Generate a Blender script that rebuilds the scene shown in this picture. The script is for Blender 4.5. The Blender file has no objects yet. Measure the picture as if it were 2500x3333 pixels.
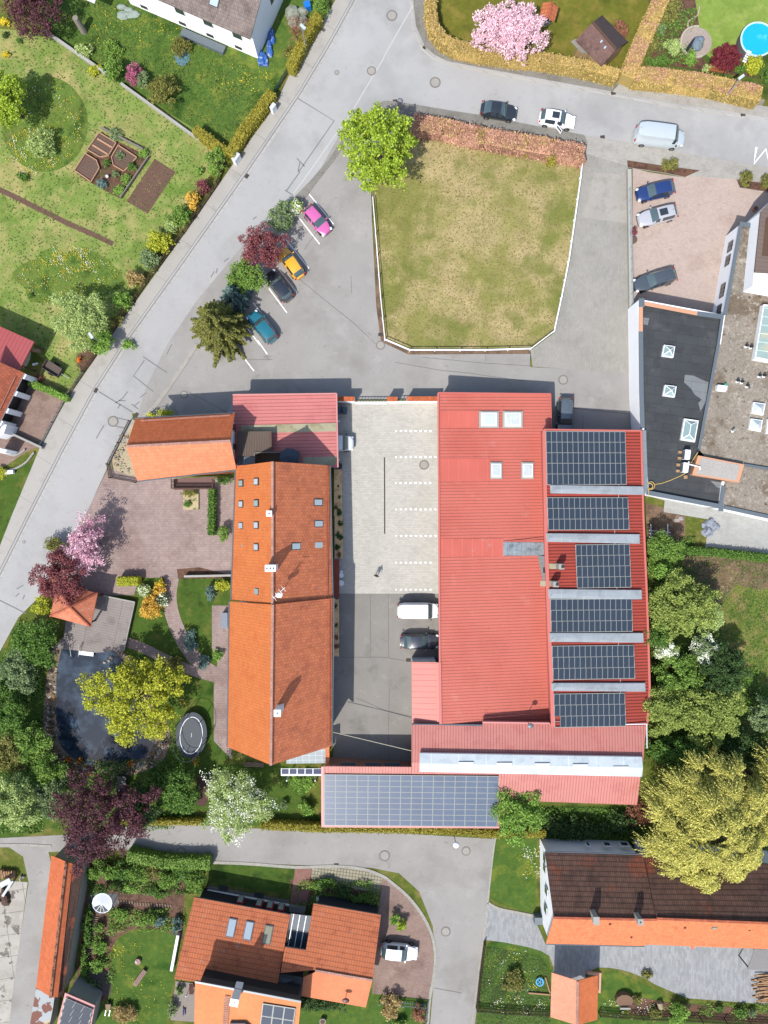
import bpy, math, random
import numpy as np
from mathutils import Vector, Matrix
R = random.Random(11)
NR = np.random.default_rng(11)
S, HC, CX, CY = 27.0, 85.0, 1250.0, 1666.5     # photo pixels per metre on the ground, drone height, point under the drone
sc = bpy.context.scene
# ---------------------------------------------------------------- camera, sky, sun
cam = bpy.data.cameras.new('camera'); camo = bpy.data.objects.new('camera', cam)
sc.collection.objects.link(camo); sc.camera = camo
camo.location = (0, 0, HC); camo.rotation_euler = (0, 0, 0)
cam.sensor_fit = 'VERTICAL'; cam.sensor_height = 36; cam.sensor_width = 27
cam.lens = S*HC/3333*36; cam.clip_end = 3000; cam.clip_start = 1
SUN_EL, SUN_AZ = math.radians(53.5), math.radians(31)
w = bpy.data.worlds.new('World'); sc.world = w; w.use_nodes = True
nt = w.node_tree; bg = nt.nodes['Background']
sky = nt.nodes.new('ShaderNodeTexSky'); sky.sky_type = 'NISHITA'; sky.sun_disc = False
sky.sun_elevation = SUN_EL; sky.sun_rotation = math.pi+SUN_AZ; sky.air_density = 1.0; sky.dust_density = 1.6; sky.ozone_density = 0.7
nt.links.new(sky.outputs[0], bg.inputs[0]); bg.inputs[1].default_value = 0.15
sl = bpy.data.lights.new('sun', 'SUN'); sl.energy = 3.75; sl.angle = math.radians(0.6); sl.color = (1, .965, .91)
so = bpy.data.objects.new('sun', sl); sc.collection.objects.link(so)
so.rotation_euler = (math.pi/2-SUN_EL, 0, -SUN_AZ); so.location = (0, 0, 60)
sc.view_settings.view_transform = 'Standard'; sc.view_settings.look = 'None'
sc.view_settings.exposure = 0.85; sc.view_settings.gamma = 1
# ---------------------------------------------------------------- helpers
KZ = 0.391802
TO = {'A': 0, 'B': 560, 'C': 1120, 'D': 1680, 'E': 2240, 'F': 2773}; TXX = [0, 600, 1250, 1850]
def src(t, x, y):
    if t == 'O': return x*1.50693, y*1.50693
    if t == 'S': return x, y
    return TXX[int(t[1])]+x*KZ, TO[t[0]]+y*KZ
def P(t, x, y, h=0.0):
    X, Y = src(t, x, y); k = (1-h/HC)/S
    return Vector(((X-CX)*k, (CY-Y)*k, h))
def PP(t, pts, h=0.0): return [P(t, x, y, h) for x, y in pts]
def PM(pts, h=0.0): return [P(t, x, y, h) for t, x, y in pts]
def hit(pl, t, x, y):           # the point of a roof plane seen at that place
    g = P(t, x, y, 0); o = Vector((0, 0, HC)); d = g-o
    return o+d*((pl[0]-o).dot(pl[1])/d.dot(pl[1]))
def plane(a, b, c):
    n = (b-a).cross(c-a).normalized()
    if n.z < 0: n = -n
    return (a.copy(), n)
ORI = {}
def link(o): sc.collection.objects.link(o); return o
def tag(o, label=None, cat=None, group=None, kind=None):
    if label: o['label'] = label
    if cat: o['category'] = cat
    if group: o['group'] = group
    if kind: o['kind'] = kind
    return o
def thing(name, loc, label, cat, group=None):
    o = link(bpy.data.objects.new(name, None)); o.location = loc; o.empty_display_size = .2
    ORI[o.name] = Vector(loc)
    return tag(o, label, cat, group)
class MB:
    def __init__(s): s.v = []; s.f = []; s.m = []
    def poly(s, pts, m=0):
        n = len(s.v); s.v += [tuple(p) for p in pts]; s.f.append(tuple(range(n, n+len(pts)))); s.m.append(m)
    def slab(s, pts, t, m=0, ms=None):       # top polygon with thickness t downwards
        pts = [Vector(p) for p in pts]
        a = sum((pts[i].x*pts[(i+1) % len(pts)].y-pts[(i+1) % len(pts)].x*pts[i].y) for i in range(len(pts)))
        if a < 0: pts = pts[::-1]
        n = len(s.v); k = len(pts); ms = m if ms is None else ms
        s.v += [tuple(p) for p in pts]+[(p.x, p.y, p.z-t) for p in pts]
        s.f.append(tuple(range(n, n+k))); s.m.append(m)
        s.f.append(tuple(range(n+2*k-1, n+k-1, -1))); s.m.append(ms)
        for i in range(k):
            j = (i+1) % k; s.f.append((n+i, n+k+i, n+k+j, n+j)); s.m.append(ms)
    def prism(s, pts, z0, z1, m=0, ms=None): s.slab([(p[0], p[1], z1) for p in pts], z1-z0, m, ms)
    def box(s, c, size, rz=0, m=0, M=None):
        hx, hy, hz = size[0]/2, size[1]/2, size[2]/2
        Rm = M if M is not None else Matrix.Rotation(rz, 3, 'Z'); c = Vector(c); n = len(s.v)
        for x, y, z in ((-1,-1,-1),(1,-1,-1),(1,1,-1),(-1,1,-1),(-1,-1,1),(1,-1,1),(1,1,1),(-1,1,1)):
            s.v.append(tuple(c+Rm @ Vector((x*hx, y*hy, z*hz))))
        for f in ((0,3,2,1),(4,5,6,7),(0,1,5,4),(1,2,6,5),(2,3,7,6),(3,0,4,7)):
            s.f.append(tuple(n+i for i in f)); s.m.append(m)
    def bar(s, a, b, w, h, m=0):             # box beam from a to b, top on the line
        a = Vector(a); b = Vector(b); d = b-a
        x = d.normalized(); y = Vector((-x.y, x.x, 0))
        y = y.normalized() if y.length > 1e-6 else Vector((0, 1, 0)); z = x.cross(y)
        s.box((a+b)/2-z*(h/2 if h > .3 else 0), (d.length, w, h), m=m, M=Matrix((x, y, z)).transposed())
    def tube(s, a, b, r0, r1=None, n=8, m=0, cap=True):
        a = Vector(a); b = Vector(b); r1 = r0 if r1 is None else r1
        x = (b-a).normalized(); y = x.orthogonal().normalized(); z = x.cross(y); k = len(s.v)
        for p, r in ((a, r0), (b, r1)):
            for i in range(n):
                t = 2*math.pi*i/n; s.v.append(tuple(p+y*(r*math.cos(t))+z*(r*math.sin(t))))
        for i in range(n):
            j = (i+1) % n; s.f.append((k+i, k+j, k+n+j, k+n+i)); s.m.append(m)
        if cap:
            s.f.append(tuple(range(k+n-1, k-1, -1))); s.m.append(m); s.f.append(tuple(range(k+n, k+2*n))); s.m.append(m)
    def disc(s, c, r, h, n=20, m=0, ms=None, ry=None):
        ry = r if ry is None else ry
        s.prism([(c[0]+r*math.cos(2*math.pi*i/n), c[1]+ry*math.sin(2*math.pi*i/n)) for i in range(n)], c[2]-h, c[2], m, ms)
    def ball(s, c, rx, ry, rz, n=10, k=6, m=0):
        b = len(s.v)
        for i in range(k+1):
            ph = math.pi*i/k
            for j in range(n):
                t = 2*math.pi*j/n
                s.v.append((c[0]+rx*math.sin(ph)*math.cos(t), c[1]+ry*math.sin(ph)*math.sin(t), c[2]+rz*math.cos(ph)))
        for i in range(k):
            for j in range(n):
                s.f.append((b+i*n+j, b+(i+1)*n+j, b+(i+1)*n+(j+1) % n, b+i*n+(j+1) % n)); s.m.append(m)
    def build(s, name, mats, parent=None, smooth=False, label=None):
        o = Vector((0, 0, 0))
        if parent is not None: o = ORI[parent.name]
        me = bpy.data.meshes.new(name)
        me.from_pydata([(v[0]-o.x, v[1]-o.y, v[2]-o.z) for v in s.v], [], s.f)
        mats = mats if isinstance(mats, (list, tuple)) else [mats]
        for x in mats: me.materials.append(x)
        if len(mats) > 1: me.polygons.foreach_set('material_index', s.m)
        if smooth: me.polygons.foreach_set('use_smooth', [True]*len(s.f))
        me.update()
        ob = link(bpy.data.objects.new(name, me)); ORI[ob.name] = o
        if parent is not None: ob.parent = parent
        if label: ob['label'] = label
        return ob
    def solo(s, name, mats, label, cat, group=None, smooth=False, loc=None):   # a thing that is one mesh, origin at its base
        if loc is None:
            n = len(s.v); loc = Vector((sum(v[0] for v in s.v)/n, sum(v[1] for v in s.v)/n, min(v[2] for v in s.v)))
        loc = Vector(loc); ORI['_t'] = loc
        class _P: name = '_t'
        me = bpy.data.meshes.new(name)
        me.from_pydata([tuple(Vector(v)-loc) for v in s.v], [], s.f)
        mats = mats if isinstance(mats, (list, tuple)) else [mats]
        for x in mats: me.materials.append(x)
        if len(mats) > 1: me.polygons.foreach_set('material_index', s.m)
        if smooth: me.polygons.foreach_set('use_smooth', [True]*len(s.f))
        me.update(); ob = link(bpy.data.objects.new(name, me)); ob.location = loc; ORI[ob.name] = loc
        return tag(ob, label, cat, group)
def quadmesh(name, V, mat, parent=None, loc=None):     # V: (n*4,3) array, one quad per leaf
    o = ORI[parent.name] if parent is not None else (Vector(loc) if loc is not None else Vector((0, 0, 0)))
    V = np.asarray(V, dtype=np.float32)-np.array(o, dtype=np.float32); n = len(V)//4
    me = bpy.data.meshes.new(name); me.vertices.add(n*4); me.vertices.foreach_set('co', V.ravel())
    me.loops.add(n*4); me.loops.foreach_set('vertex_index', np.arange(n*4, dtype=np.int32))
    me.polygons.add(n); me.polygons.foreach_set('loop_start', np.arange(0, n*4, 4, dtype=np.int32))
    me.materials.append(mat); me.update(calc_edges=True)
    ob = link(bpy.data.objects.new(name, me)); ORI[ob.name] = o
    if parent is not None: ob.parent = parent
    else: ob.location = o
    return ob
# ---------------------------------------------------------------- materials
KA = 0.40
def lin(c, k=1.0):
    f = lambda u: (u/255/12.92) if u <= 10 else ((u/255+.055)/1.055)**2.4
    return (f(c[0])*k, f(c[1])*k, f(c[2])*k, 1)
class NT:
    def __init__(s, name):
        s.mat = bpy.data.materials.new(name); s.mat.use_nodes = True; s.t = s.mat.node_tree
        s.b = s.t.nodes['Principled BSDF']; s.pos = s.t.nodes.new('ShaderNodeNewGeometry').outputs['Position']
    def N(s, ty, **kw):
        n = s.t.nodes.new(ty)
        for k, v in kw.items(): setattr(n, k, v)
        return n
    def L(s, a, b):
        if isinstance(a, (int, float)): b.default_value = a
        else: s.t.links.new(a, b)
    def math(s, op, a, b=0.0, c=None):
        n = s.N('ShaderNodeMath', operation=op); s.L(a, n.inputs[0]); s.L(b, n.inputs[1])
        if c is not None: s.L(c, n.inputs[2])
        return n.outputs[0]
    def noise(s, scale, detail=3, vec=None, rough=.55):
        n = s.N('ShaderNodeTexNoise'); n.inputs['Scale'].default_value = scale; n.inputs['Detail'].default_value = detail
        n.inputs['Roughness'].default_value = rough; s.L(vec if vec is not None else s.pos, n.inputs['Vector']); return n.outputs[0]
    def off(s, v):
        n = s.N('ShaderNodeVectorMath', operation='ADD'); s.L(s.pos, n.inputs[0]); n.inputs[1].default_value = v; return n.outputs[0]
    def ramp(s, x, a, b):
        n = s.N('ShaderNodeMapRange'); s.L(x, n.inputs[0]); n.inputs[1].default_value = a; n.inputs[2].default_value = b
        n.clamp = True; return n.outputs[0]
    def dot(s, d):
        n = s.N('ShaderNodeVectorMath', operation='DOT_PRODUCT'); s.L(s.pos, n.inputs[0]); n.inputs[1].default_value = d; return n.outputs[1]
    def mix(s, f, a, b, mode='MIX'):
        n = s.N('ShaderNodeMix', data_type='RGBA', blend_type=mode); s.L(f, n.inputs[0])
        for v, i in ((a, 6), (b, 7)):
            if isinstance(v, tuple): n.inputs[i].default_value = v
            else: s.t.links.new(v, n.inputs[i])
        return n.outputs[2]
    def scale(s, c, f):
        n = s.N('ShaderNodeVectorMath', operation='SCALE')
        if isinstance(c, tuple): n.inputs[0].default_value = c[:3]
        else: s.t.links.new(c, n.inputs[0])
        s.L(f, n.inputs[3]); return n.outputs[0]
def tiles(n, ang, su, sv, offset, gap, gapv=None):
    """rows along direction ang; returns (random per tile, gap mask)"""
    a = math.radians(ang); u = n.math('MULTIPLY', n.dot((math.cos(a), math.sin(a), 0)), 1/su)
    v = n.math('MULTIPLY', n.dot((-math.sin(a), math.cos(a), 0)), 1/sv)
    fv = n.math('FLOOR', v); u = n.math('ADD', u, n.math('MULTIPLY', fv, offset)); fu = n.math('FLOOR', u)
    cb = n.N('ShaderNodeCombineXYZ'); n.L(fu, cb.inputs[0]); n.L(fv, cb.inputs[1])
    wn = n.N('ShaderNodeTexWhiteNoise', noise_dimensions='2D'); n.L(cb.outputs[0], wn.inputs['Vector'])
    g1 = n.math('LESS_THAN', n.math('FRACT', u), gap/su); g2 = n.math('LESS_THAN', n.math('FRACT', v), (gapv or gap)/sv)
    return wn.outputs['Value'], n.math('MAXIMUM', g1, g2)
def surf(name, c, k=KA, fine=.10, fs=7.0, big=.08, bs=.35, rough=.85, p=(), tile=None, stripe=None, bump=.25, metal=0.0, spec=.3, coat=0):
    """c: colour as lit in daylight; p: patches (colour, scale, lo, hi, offset, amount)"""
    n = NT(name); col = lin(c, k)
    for i, q in enumerate(p):
        c2, s2, lo, hi = q[:4]; am = q[4] if len(q) > 4 else 1.0
        m = n.ramp(n.noise(s2, 5, n.off((17.3*(i+1), -9.1*(i+1), 3.0*i)), .62), lo, hi)
        col = n.mix(n.math('MULTIPLY', m, am), col, lin(c2, k))
    f = n.math('ADD', n.math('MULTIPLY', n.math('SUBTRACT', n.noise(fs, 4, None, .7), .5), fine*4), 1.0)
    f = n.math('ADD', f, n.math('MULTIPLY', n.math('SUBTRACT', n.noise(bs, 3), .5), big*4))
    hb = None
    if tile:
        ang, su, sv, of, gap, gd, tv = tile[:7]
        rv, gm = tiles(n, ang, su, sv, of, gap, tile[7] if len(tile) > 7 else None)
        f = n.math('MULTIPLY', f, n.math('ADD', n.math('MULTIPLY', n.math('SUBTRACT', rv, .5), tv), 1.0))
        f = n.math('MULTIPLY', f, n.math('SUBTRACT', 1.0, n.math('MULTIPLY', gm, gd))); hb = gm
    if stripe:
        for st in (stripe if isinstance(stripe, list) else [stripe]):
            ang, sp, wd, dk = st[:4]; a = math.radians(ang); ph = st[4] if len(st) > 4 else 0
            u = n.math('FRACT', n.math('MULTIPLY', n.math('ADD', n.dot((math.cos(a), math.sin(a), 0)), 500.0+ph), 1/sp))
            m = n.math('LESS_THAN', u, wd/sp)
            f = n.math('MULTIPLY', f, n.math('SUBTRACT', 1.0, n.math('MULTIPLY', m, dk))); hb = m
    col = n.scale(col, f)
    n.L(col, n.b.inputs['Base Color']); n.b.inputs['Roughness'].default_value = rough
    n.b.inputs['Metallic'].default_value = metal; n.b.inputs['Specular IOR Level'].default_value = spec
    n.b.inputs['Coat Weight'].default_value = coat
    if bump:
        bn = n.N('ShaderNodeBump'); bn.inputs['Strength'].default_value = bump; bn.inputs['Distance'].default_value = .03
        h = n.noise(fs*2, 3)
        if hb is not None: h = n.math('SUBTRACT', n.math('MULTIPLY', h, .4), hb)
        n.L(h, bn.inputs['Height']); n.L(bn.outputs[0], n.b.inputs['Normal'])
    return n.mat
def plain(name, c, k=KA, rough=.5, metal=0, spec=.5, coat=0, tr=0):
    n = NT(name); n.b.inputs['Base Color'].default_value = lin(c, k); n.b.inputs['Roughness'].default_value = rough
    f = n.math('ADD', n.math('MULTIPLY', n.noise(5, 3), .12), .94); n.L(n.scale(lin(c, k), f), n.b.inputs['Base Color'])
    n.b.inputs['Metallic'].default_value = metal; n.b.inputs['Specular IOR Level'].default_value = spec; n.b.inputs['Coat Weight'].default_value = coat
    if tr: n.b.inputs['Transmission Weight'].default_value = tr
    return n.mat
def leafmat(name, c, c2=None, k=.62, var=.55, back=.35):
    """c, c2: two leaf colours mixed leaf by leaf and clump by clump"""
    n = NT(name); g = [x for x in n.t.nodes if x.type == 'NEW_GEOMETRY'][0]; c2 = c2 or tuple(int(x*.72) for x in c)
    m = n.math('ADD', n.math('MULTIPLY', g.outputs['Random Per Island'], .55), n.math('MULTIPLY', n.ramp(n.noise(1.3, 3), .3, .7), .5))
    col = n.mix(m, lin(c2, k), lin(c, k))
    col = n.scale(col, n.math('ADD', n.math('MULTIPLY', g.outputs['Random Per Island'], var), 1-var/2))
    n.L(col, n.b.inputs['Base Color']); n.b.inputs['Roughness'].default_value = .6; n.b.inputs['Specular IOR Level'].default_value = .25
    tl = n.N('ShaderNodeBsdfTranslucent'); n.L(col, tl.inputs[0]); ms = n.N('ShaderNodeMixShader'); ms.inputs[0].default_value = back
    out = [x for x in n.t.nodes if x.type == 'OUTPUT_MATERIAL'][0]
    n.L(n.b.outputs[0], ms.inputs[1]); n.L(tl.outputs[0], ms.inputs[2]); n.L(ms.outputs[0], out.inputs[0])
    return n.mat
def grass(name, c, dry, dark, k=KA*1.12, ds=.45, lo=.48, hi=.62, dk=(.3, .55, .66)):
    return surf(name, c, k=k, fine=.16, fs=6.5, big=.14, bs=.5, rough=.95, bump=.4, spec=.1,
                p=((dry, ds, lo, hi, .85), (dry, ds*3.5, .5, .66, .5), (dark, dk[0], dk[1], dk[2], .8), (dark, 2.2, .56, .7, .5)))
# ================================================================ GROUND
M = {}
M['asphalt'] = surf('street_asphalt', (208,207,205), fine=.05, big=.05, bs=.12, p=(((190,189,186), .08, .5, .62, .7), ((216,215,212), .35, .55, .7, .5), ((180,178,174), .22, .56, .7, .5), ((186,184,180), 1.6, .6, .68, .35), ((160,158,154), .9, .66, .72, .35)))
M['yard'] = surf('yard_asphalt', (188,184,178), fine=.07, big=.09, bs=.2, p=(((168,163,156), .16, .5, .66, .7), ((204,200,194), .4, .55, .7, .6), ((150,146,140), 2.6, .62, .72, .5), ((134,128,120), .7, .64, .72, .45)))
M['yard2'] = surf('service_yard_asphalt', (168,163,155), fine=.08, big=.1, bs=.25, p=(((120,117,112), .3, .55, .75, .7), ((186,182,174), .7, .58, .7, .6)))
M['pavement'] = surf('pavement_concrete', (208,203,194), fine=.06, big=.06, bs=.3, p=(((186,180,170), .5, .55, .7, .6),), stripe=(58, 5.2, .07, .25))
M['brickpath'] = surf('grey_clinker', (168,164,155), fine=.08, p=(((140,135,126), .5, .5, .68, .8), ((150,150,110), 1.5, .64, .72, .6)), tile=(8, .2, .1, .5, .02, .25, .2))
M['slabpath'] = surf('concrete_flags', (205,200,190), fine=.06, p=(((182,176,166), .7, .5, .66, .6),), tile=(8, .4, .2, .5, .02, .22, .12))
M['lane'] = surf('lane_pavers', (190,186,176), fine=.07, big=.06, p=(((170,167,156), .3, .5, .66, .6), ((156,158,120), .9, .66, .74, .5), ((202,198,188), .6, .55, .68, .6)), tile=(88, .42, .21, .5, .03, .16, .10))
M['concrete'] = surf('old_concrete', (198,192,182), fine=.07, p=(((172,166,154), .7, .5, .66, .7), ((140,130,115), 2.5, .64, .74, .5)))
M['court'] = surf('beige_pavers', (230,225,213), fine=.07, big=.04, p=(((216,211,199), .35, .5, .66, .6), ((206,202,192), 1.6, .58, .7, .4)), tile=(0, .42, .21, .5, .028, .22, .14))
M['pink'] = surf('red_pavers', (192,168,160), fine=.09, big=.09, bs=.22, p=(((156,128,120), .2, .5, .66, .7), ((210,190,180), .6, .55, .7, .5), ((128,104,96), 1.6, .62, .72, .5)), tile=(0, .34, .3, .5, .035, .26, .18))
M['peach'] = surf('peach_pavers', (224,202,188), fine=.06, big=.04, p=(((204,178,162), .3, .52, .68, .6), ((186,160,145), 1.5, .6, .7, .5)), tile=(-6, .3, .2, .5, .022, .18, .12))
M['greypav'] = surf('grey_pavers', (184,186,186), fine=.05, big=.03, p=(((168,170,170), .6, .5, .66, .5),), tile=(90, .62, .22, .37, .025, .18, .28))
M['palepav'] = surf('pale_grey_pavers', (206,206,200), fine=.05, p=(((192,190,182), .5, .5, .66, .6),), tile=(-8, .4, .22, .5, .03, .16, .12))
M['redpath'] = surf('red_clinker_path', (178,130,116), fine=.08, p=(((150,104,92), .8, .5, .66, .6),), tile=(80, .24, .12, .5, .02, .25, .22))
M['driveway'] = surf('brown_driveway_pavers', (178,150,136), fine=.08, big=.08, p=(((140,112,100), .35, .5, .66, .7), ((192,168,156), .9, .55, .68, .5)), tile=(-12, .24, .12, .5, .02, .22, .2))
M['grid'] = surf('grass_grid_pavers', (196,188,160), fine=.06, p=(((160,158,120), .8, .5, .68, .6),), tile=(-8, .38, .38, 0, .1, .5, .12))
M['dirt'] = surf('bare_soil', (150,122,98), fine=.16, fs=5, big=.12, bump=.8, p=(((112,90,70), .7, .45, .62, .9), ((196,170,140), 1.3, .58, .68, .8), ((112,118,66), 1.1, .62, .72, .7)))
M['mulch'] = surf('bark_mulch', (128,92,72), fine=.3, fs=6, big=.12, bump=1.0, p=(((82,58,46), 1.6, .48, .6, .8), ((150,112,84), 3.2, .58, .68, .7), ((92,104,48), .9, .62, .7, .7)))
M['soil'] = surf('dug_soil', (130,98,82), fine=.2, fs=6, big=.05, bump=.8, p=(((112,82,68), 3, .5, .6, .7),))
M['gravel'] = surf('roof_gravel', (176,164,148), fine=.32, fs=5, big=.12, bs=.25, bump=1.0, p=(((124,106,84), .24, .5, .62, .8), ((88,70,54), 1.4, .58, .68, .8), ((208,198,184), 2.5, .55, .65, .8)))
M['rocks'] = surf('pond_stones', (156,138,118), fine=.35, fs=4, big=.15, bump=1.0, p=(((98,82,68), 1.5, .5, .64, .8), ((190,176,156), 3.2, .6, .68, .8), ((150,110,50), 1.2, .64, .72, .7)))
M['sand'] = surf('gravel_bed', (214,196,160), fine=.25, fs=5, bump=.8, p=(((150,160,90), 1.2, .55, .66, .8), ((176,150,110), 2.4, .55, .66, .7)))
G = {}
G['base'] = grass('grass_base', (104,118,48), (150,140,80), (62,84,30))
G['dry'] = grass('grass_dry_garden', (142,164,82), (200,184,124), (108,142,58), ds=.2, lo=.47, hi=.64)
G['meadow'] = grass('grass_meadow', (114,142,62), (126,140,66), (50,84,30))
G['vivid'] = grass('grass_vivid', (98,128,56), (140,150,66), (52,94,34), lo=.52)
G['paddock'] = grass('grass_paddock', (160,156,90), (206,184,136), (126,136,62), ds=.13, lo=.42, hi=.56, dk=(.16,.5,.62))
G['olive'] = grass('grass_olive', (122,124,48), (152,138,66), (94,104,38))
G['pool'] = grass('grass_pool', (146,172,78), (168,186,96), (122,152,66))
G['garden'] = grass('grass_garden', (84,112,44), (116,124,58), (50,76,30), lo=.54)
G['bottom'] = grass('grass_bottom', (88,118,50), (124,138,56), (52,92,32), lo=.54)
G['east'] = grass('grass_east', (120,138,60), (176,150,104), (84,112,44), ds=.22, lo=.5)
def struct(name, pts, z, mat, thick=None, side=None, kind='structure', label=None):
    b = MB(); pts = [(p[0], p[1], z) for p in pts]
    if thick: b.slab(pts, thick, 0, 1 if side else 0)
    else:
        a = sum((pts[i][0]*pts[(i+1) % len(pts)][1]-pts[(i+1) % len(pts)][0]*pts[i][1]) for i in range(len(pts)))
        b.poly(pts if a > 0 else pts[::-1])
    o = b.build(name, [mat]+([side] if side else [])); o['kind'] = kind
    if label: o['label'] = label
    return o
struct('ground', [(-400,-400),(400,-400),(400,400),(-400,400)], 0, G['base'])
struct('lawn', PP('O', [(-30,60),(0,62),(60,68),(110,75),(170,125),(260,180),(350,235),(430,285),(490,318),(455,375),(330,560),(180,800),(140,858),(80,830),(95,775),(0,705),(-30,690)]), .004, G['dry'])
struct('lawn', PP('O', [(110,75),(70,0),(60,-30),(720,-30),(700,10),(600,190),(497,322),(430,285),(260,180)]), .006, G['vivid'])
struct('lawn', [P('O', 97+93*math.cos(t*.2094), 268+104*math.sin(t*.2094)) for t in range(30)], .010, G['meadow'])
struct('lawn', [P('O', 150+(115+12*math.sin(t*1.3))*math.cos(t*.2094), 600+(62+9*math.sin(t*1.9))*math.sin(t*.2094)) for t in range(30)], .010, G['meadow'])
struct('lawn', PP('O', [(-30,1020),(0,1025),(40,1010),(100,985),(40,1140),(0,1180),(-30,1190)]), .006, G['garden'])
struct('lawn', PP('O', [(922,-30),(1480,-30),(1400,110),(1345,150),(1100,110),(960,75),(920,30)]), .006, G['olive'])
struct('lawn', PP('O', [(1480,-30),(1680,-30),(1680,210),(1400,140),(1420,90)]), .006, G['garden'])
struct('lawn', PP('O', [(1500,20),(1510,50),(1483,70),(1487,85),(1540,130),(1600,140),(1610,70),(1680,50),(1680,-30),(1505,-30)]), .010, G['pool'])
struct('paddock', PP('O', [(802,330),(885,262),(1265,345),(1256,380),(1230,560),(1198,716),(1148,752),(885,756),(830,732),(818,600),(803,410)]), .030, G['paddock'])
struct('lawn', PP('O', [(285,1240),(500,1250),(495,1650),(640,1655),(700,1790),(360,1775),(300,1790),(100,1790),(-30,1840),(-30,1400),(130,1400)]), .006, G['garden'])
struct('lawn', PP('O', [(1480,1195),(1690,1200),(1690,1640),(1480,1640),(1400,1500)]), .008, G['east'])
struct('lawn', PP('O', [(1068,1800),(1160,1800),(1155,1975),(1080,1952),(1050,1935),(1058,1900)]), .012, G['bottom'])
struct('lawn', PP('O', [(1390,1740),(1165,1740),(1160,1815),(1400,1830)]), .012, G['garden'])
struct('lawn', PP('O', [(1048,2040),(1090,2032),(1150,2042),(1180,2062),(1192,2090),(1290,2105),(1330,2095),(1400,2130),(1450,2160),(1700,2190),(1700,2260),(1025,2260),(1038,2150)]), .012, G['bottom'])
struct('lawn', PP('O', [(240,2055),(258,2025),(290,2008),(345,2008),(378,2020),(385,2060),(352,2240),(195,2240),(205,2200),(240,2140)]), .012, G['bottom'])
struct('lawn', PP('O', [(455,1868),(640,1868),(620,1930),(440,1905)]), .012, G['garden'])
struct('lawn', PP('O', [(640,2140),(830,2100),(925,2140),(925,2260),(630,2260)]), .012, G['bottom'])
# bare and planted earth
struct('soil', PP('O', [(1395,1085),(1480,1110),(1480,1190),(1400,1190)]), .012, M['dirt'])
struct('soil', PP('O', [(1480,1196),(1690,1210),(1690,1262),(1640,1275),(1590,1262),(1560,1300),(1548,1350),(1480,1330)]), .014, M['dirt'])
struct('planting_bed', PP('O', [(170,1865),(400,1865),(395,2030),(345,2006),(290,2006),(256,2023),(238,2055),(236,2160),(160,2170),(180,1990)]), .010, M['mulch'])
struct('planting_bed', PP('O', [(1400,0),(1500,-10),(1510,55),(1483,72),(1487,90),(1530,140),(1600,150),(1640,170),(1400,135),(1430,60)]), .014, M['mulch'])
struct('planting_bed', PP('O', [(1348,2145),(1400,2158),(1450,2165),(1700,2185),(1700,2215),(1360,2190)]), .016, M['mulch'])
struct('planting_bed', PP('O', [(625,1900),(680,1895),(825,1930),(820,1970),(640,1955)]), .014, M['mulch'])
struct('planting_bed', PM([('C0',1130,630),('C0',1085,640),('C0',1040,735),('C0',960,880),('C0',905,1000),('C0',930,1100),('C0',1160,1145),('C0',1160,900)]), .012, M['sand'])
# streets and yards
road = PM([('S',1145,-60),('S',1130,0),('S',1045,153),('S',950,309),('S',780,562),('S',577,850),('S',385,1120),('S',290,1267),('S',182,1466),('S',70,1680),('S',-25,1868),('S',-85,1990),
  ('S',-60,2230),('S',60,2010),('S',140,1930),('S',278,1680),('S',352,1516),('S',435,1370),('S',430,1345),('S',1100,1345),('S',1100,1190),('S',1225,1130),('S',1230,1100),('S',1205,620),('S',1205,500),('S',1330,392),('S',1930,475),('S',2530,552),
  ('S',2530,387),('S',2191,337),('S',1995,300),('S',1850,274),('S',1602,229),('S',1454,200),('S',1383,153),('S',1354,86),('S',1340,-60)])
struct('road', road, .016, M['asphalt'])
struct('yard', PM([('S',545,1120),('S',640,980),('S',790,800),('S',930,690),('S',1015,600),('S',1110,430),('S',1205,500),('S',1210,700),('S',1225,1000),('S',1246,1105),('S',1330,1145),('S',1726,1140),
  ('S',1726,1195),('S',2060,1210),('S',2060,1405),('S',1780,1410),('S',1430,1300),('S',1100,1300),('S',760,1300),('S',700,1420),('S',440,1370),('S',480,1250)]), .024, M['yard'])
struct('yard', PP('O', [(720,1281),(960,1281),(960,1660),(720,1660)]), .024, M['yard2'])
struct('courtyard', PP('O', [(722,866),(960,866),(960,1282),(722,1282)]), .032, M['court'])
struct('lane', PP('O', [(1262,312),(1366,350),(1366,650),(1368,806),(1150,792),(1146,757),(1198,718),(1232,560),(1258,374)]), .036, M['lane'])
struct('concrete_apron', PP('O', [(1284,372),(1358,380),(1356,482),(1256,470)]), .040, M['concrete'])
struct('courtyard', PP('O', [(235,1008),(185,1112),(120,1200),(130,1290),(290,1285),(300,1248),(510,1246),(510,1033),(380,1033),(290,1031),(245,1015)]), .024, M['pink'])
struct('car_park', PP('O', [(1360,362),(1400,372),(1480,384),(1480,378),(1590,388),(1600,404),(1700,425),(1700,700),(1540,690),(1360,652)]), .036, M['peach'])
struct('courtyard', PM([('F2',860,420),('F2',950,465),('F2',1240,530),('F2',1340,760),('F2',1500,700),('F3',1800,740),('F3',1800,1290),('F3',1620,1262),('F3',1180,1228),('F3',1000,1215),('F3',870,1165),('F3',720,1100),('F3',640,1050),('F3',520,1000),('F3',430,975),('F3',330,960),('F3',240,958),('F3',150,1010),('F3',140,1120),('F2',1400,1100),('F2',1410,960),('F2',1370,860),('F2',1300,820),('F2',1200,790),('F2',1000,750),('F2',840,730)]), .030, M['greypav'])
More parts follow.
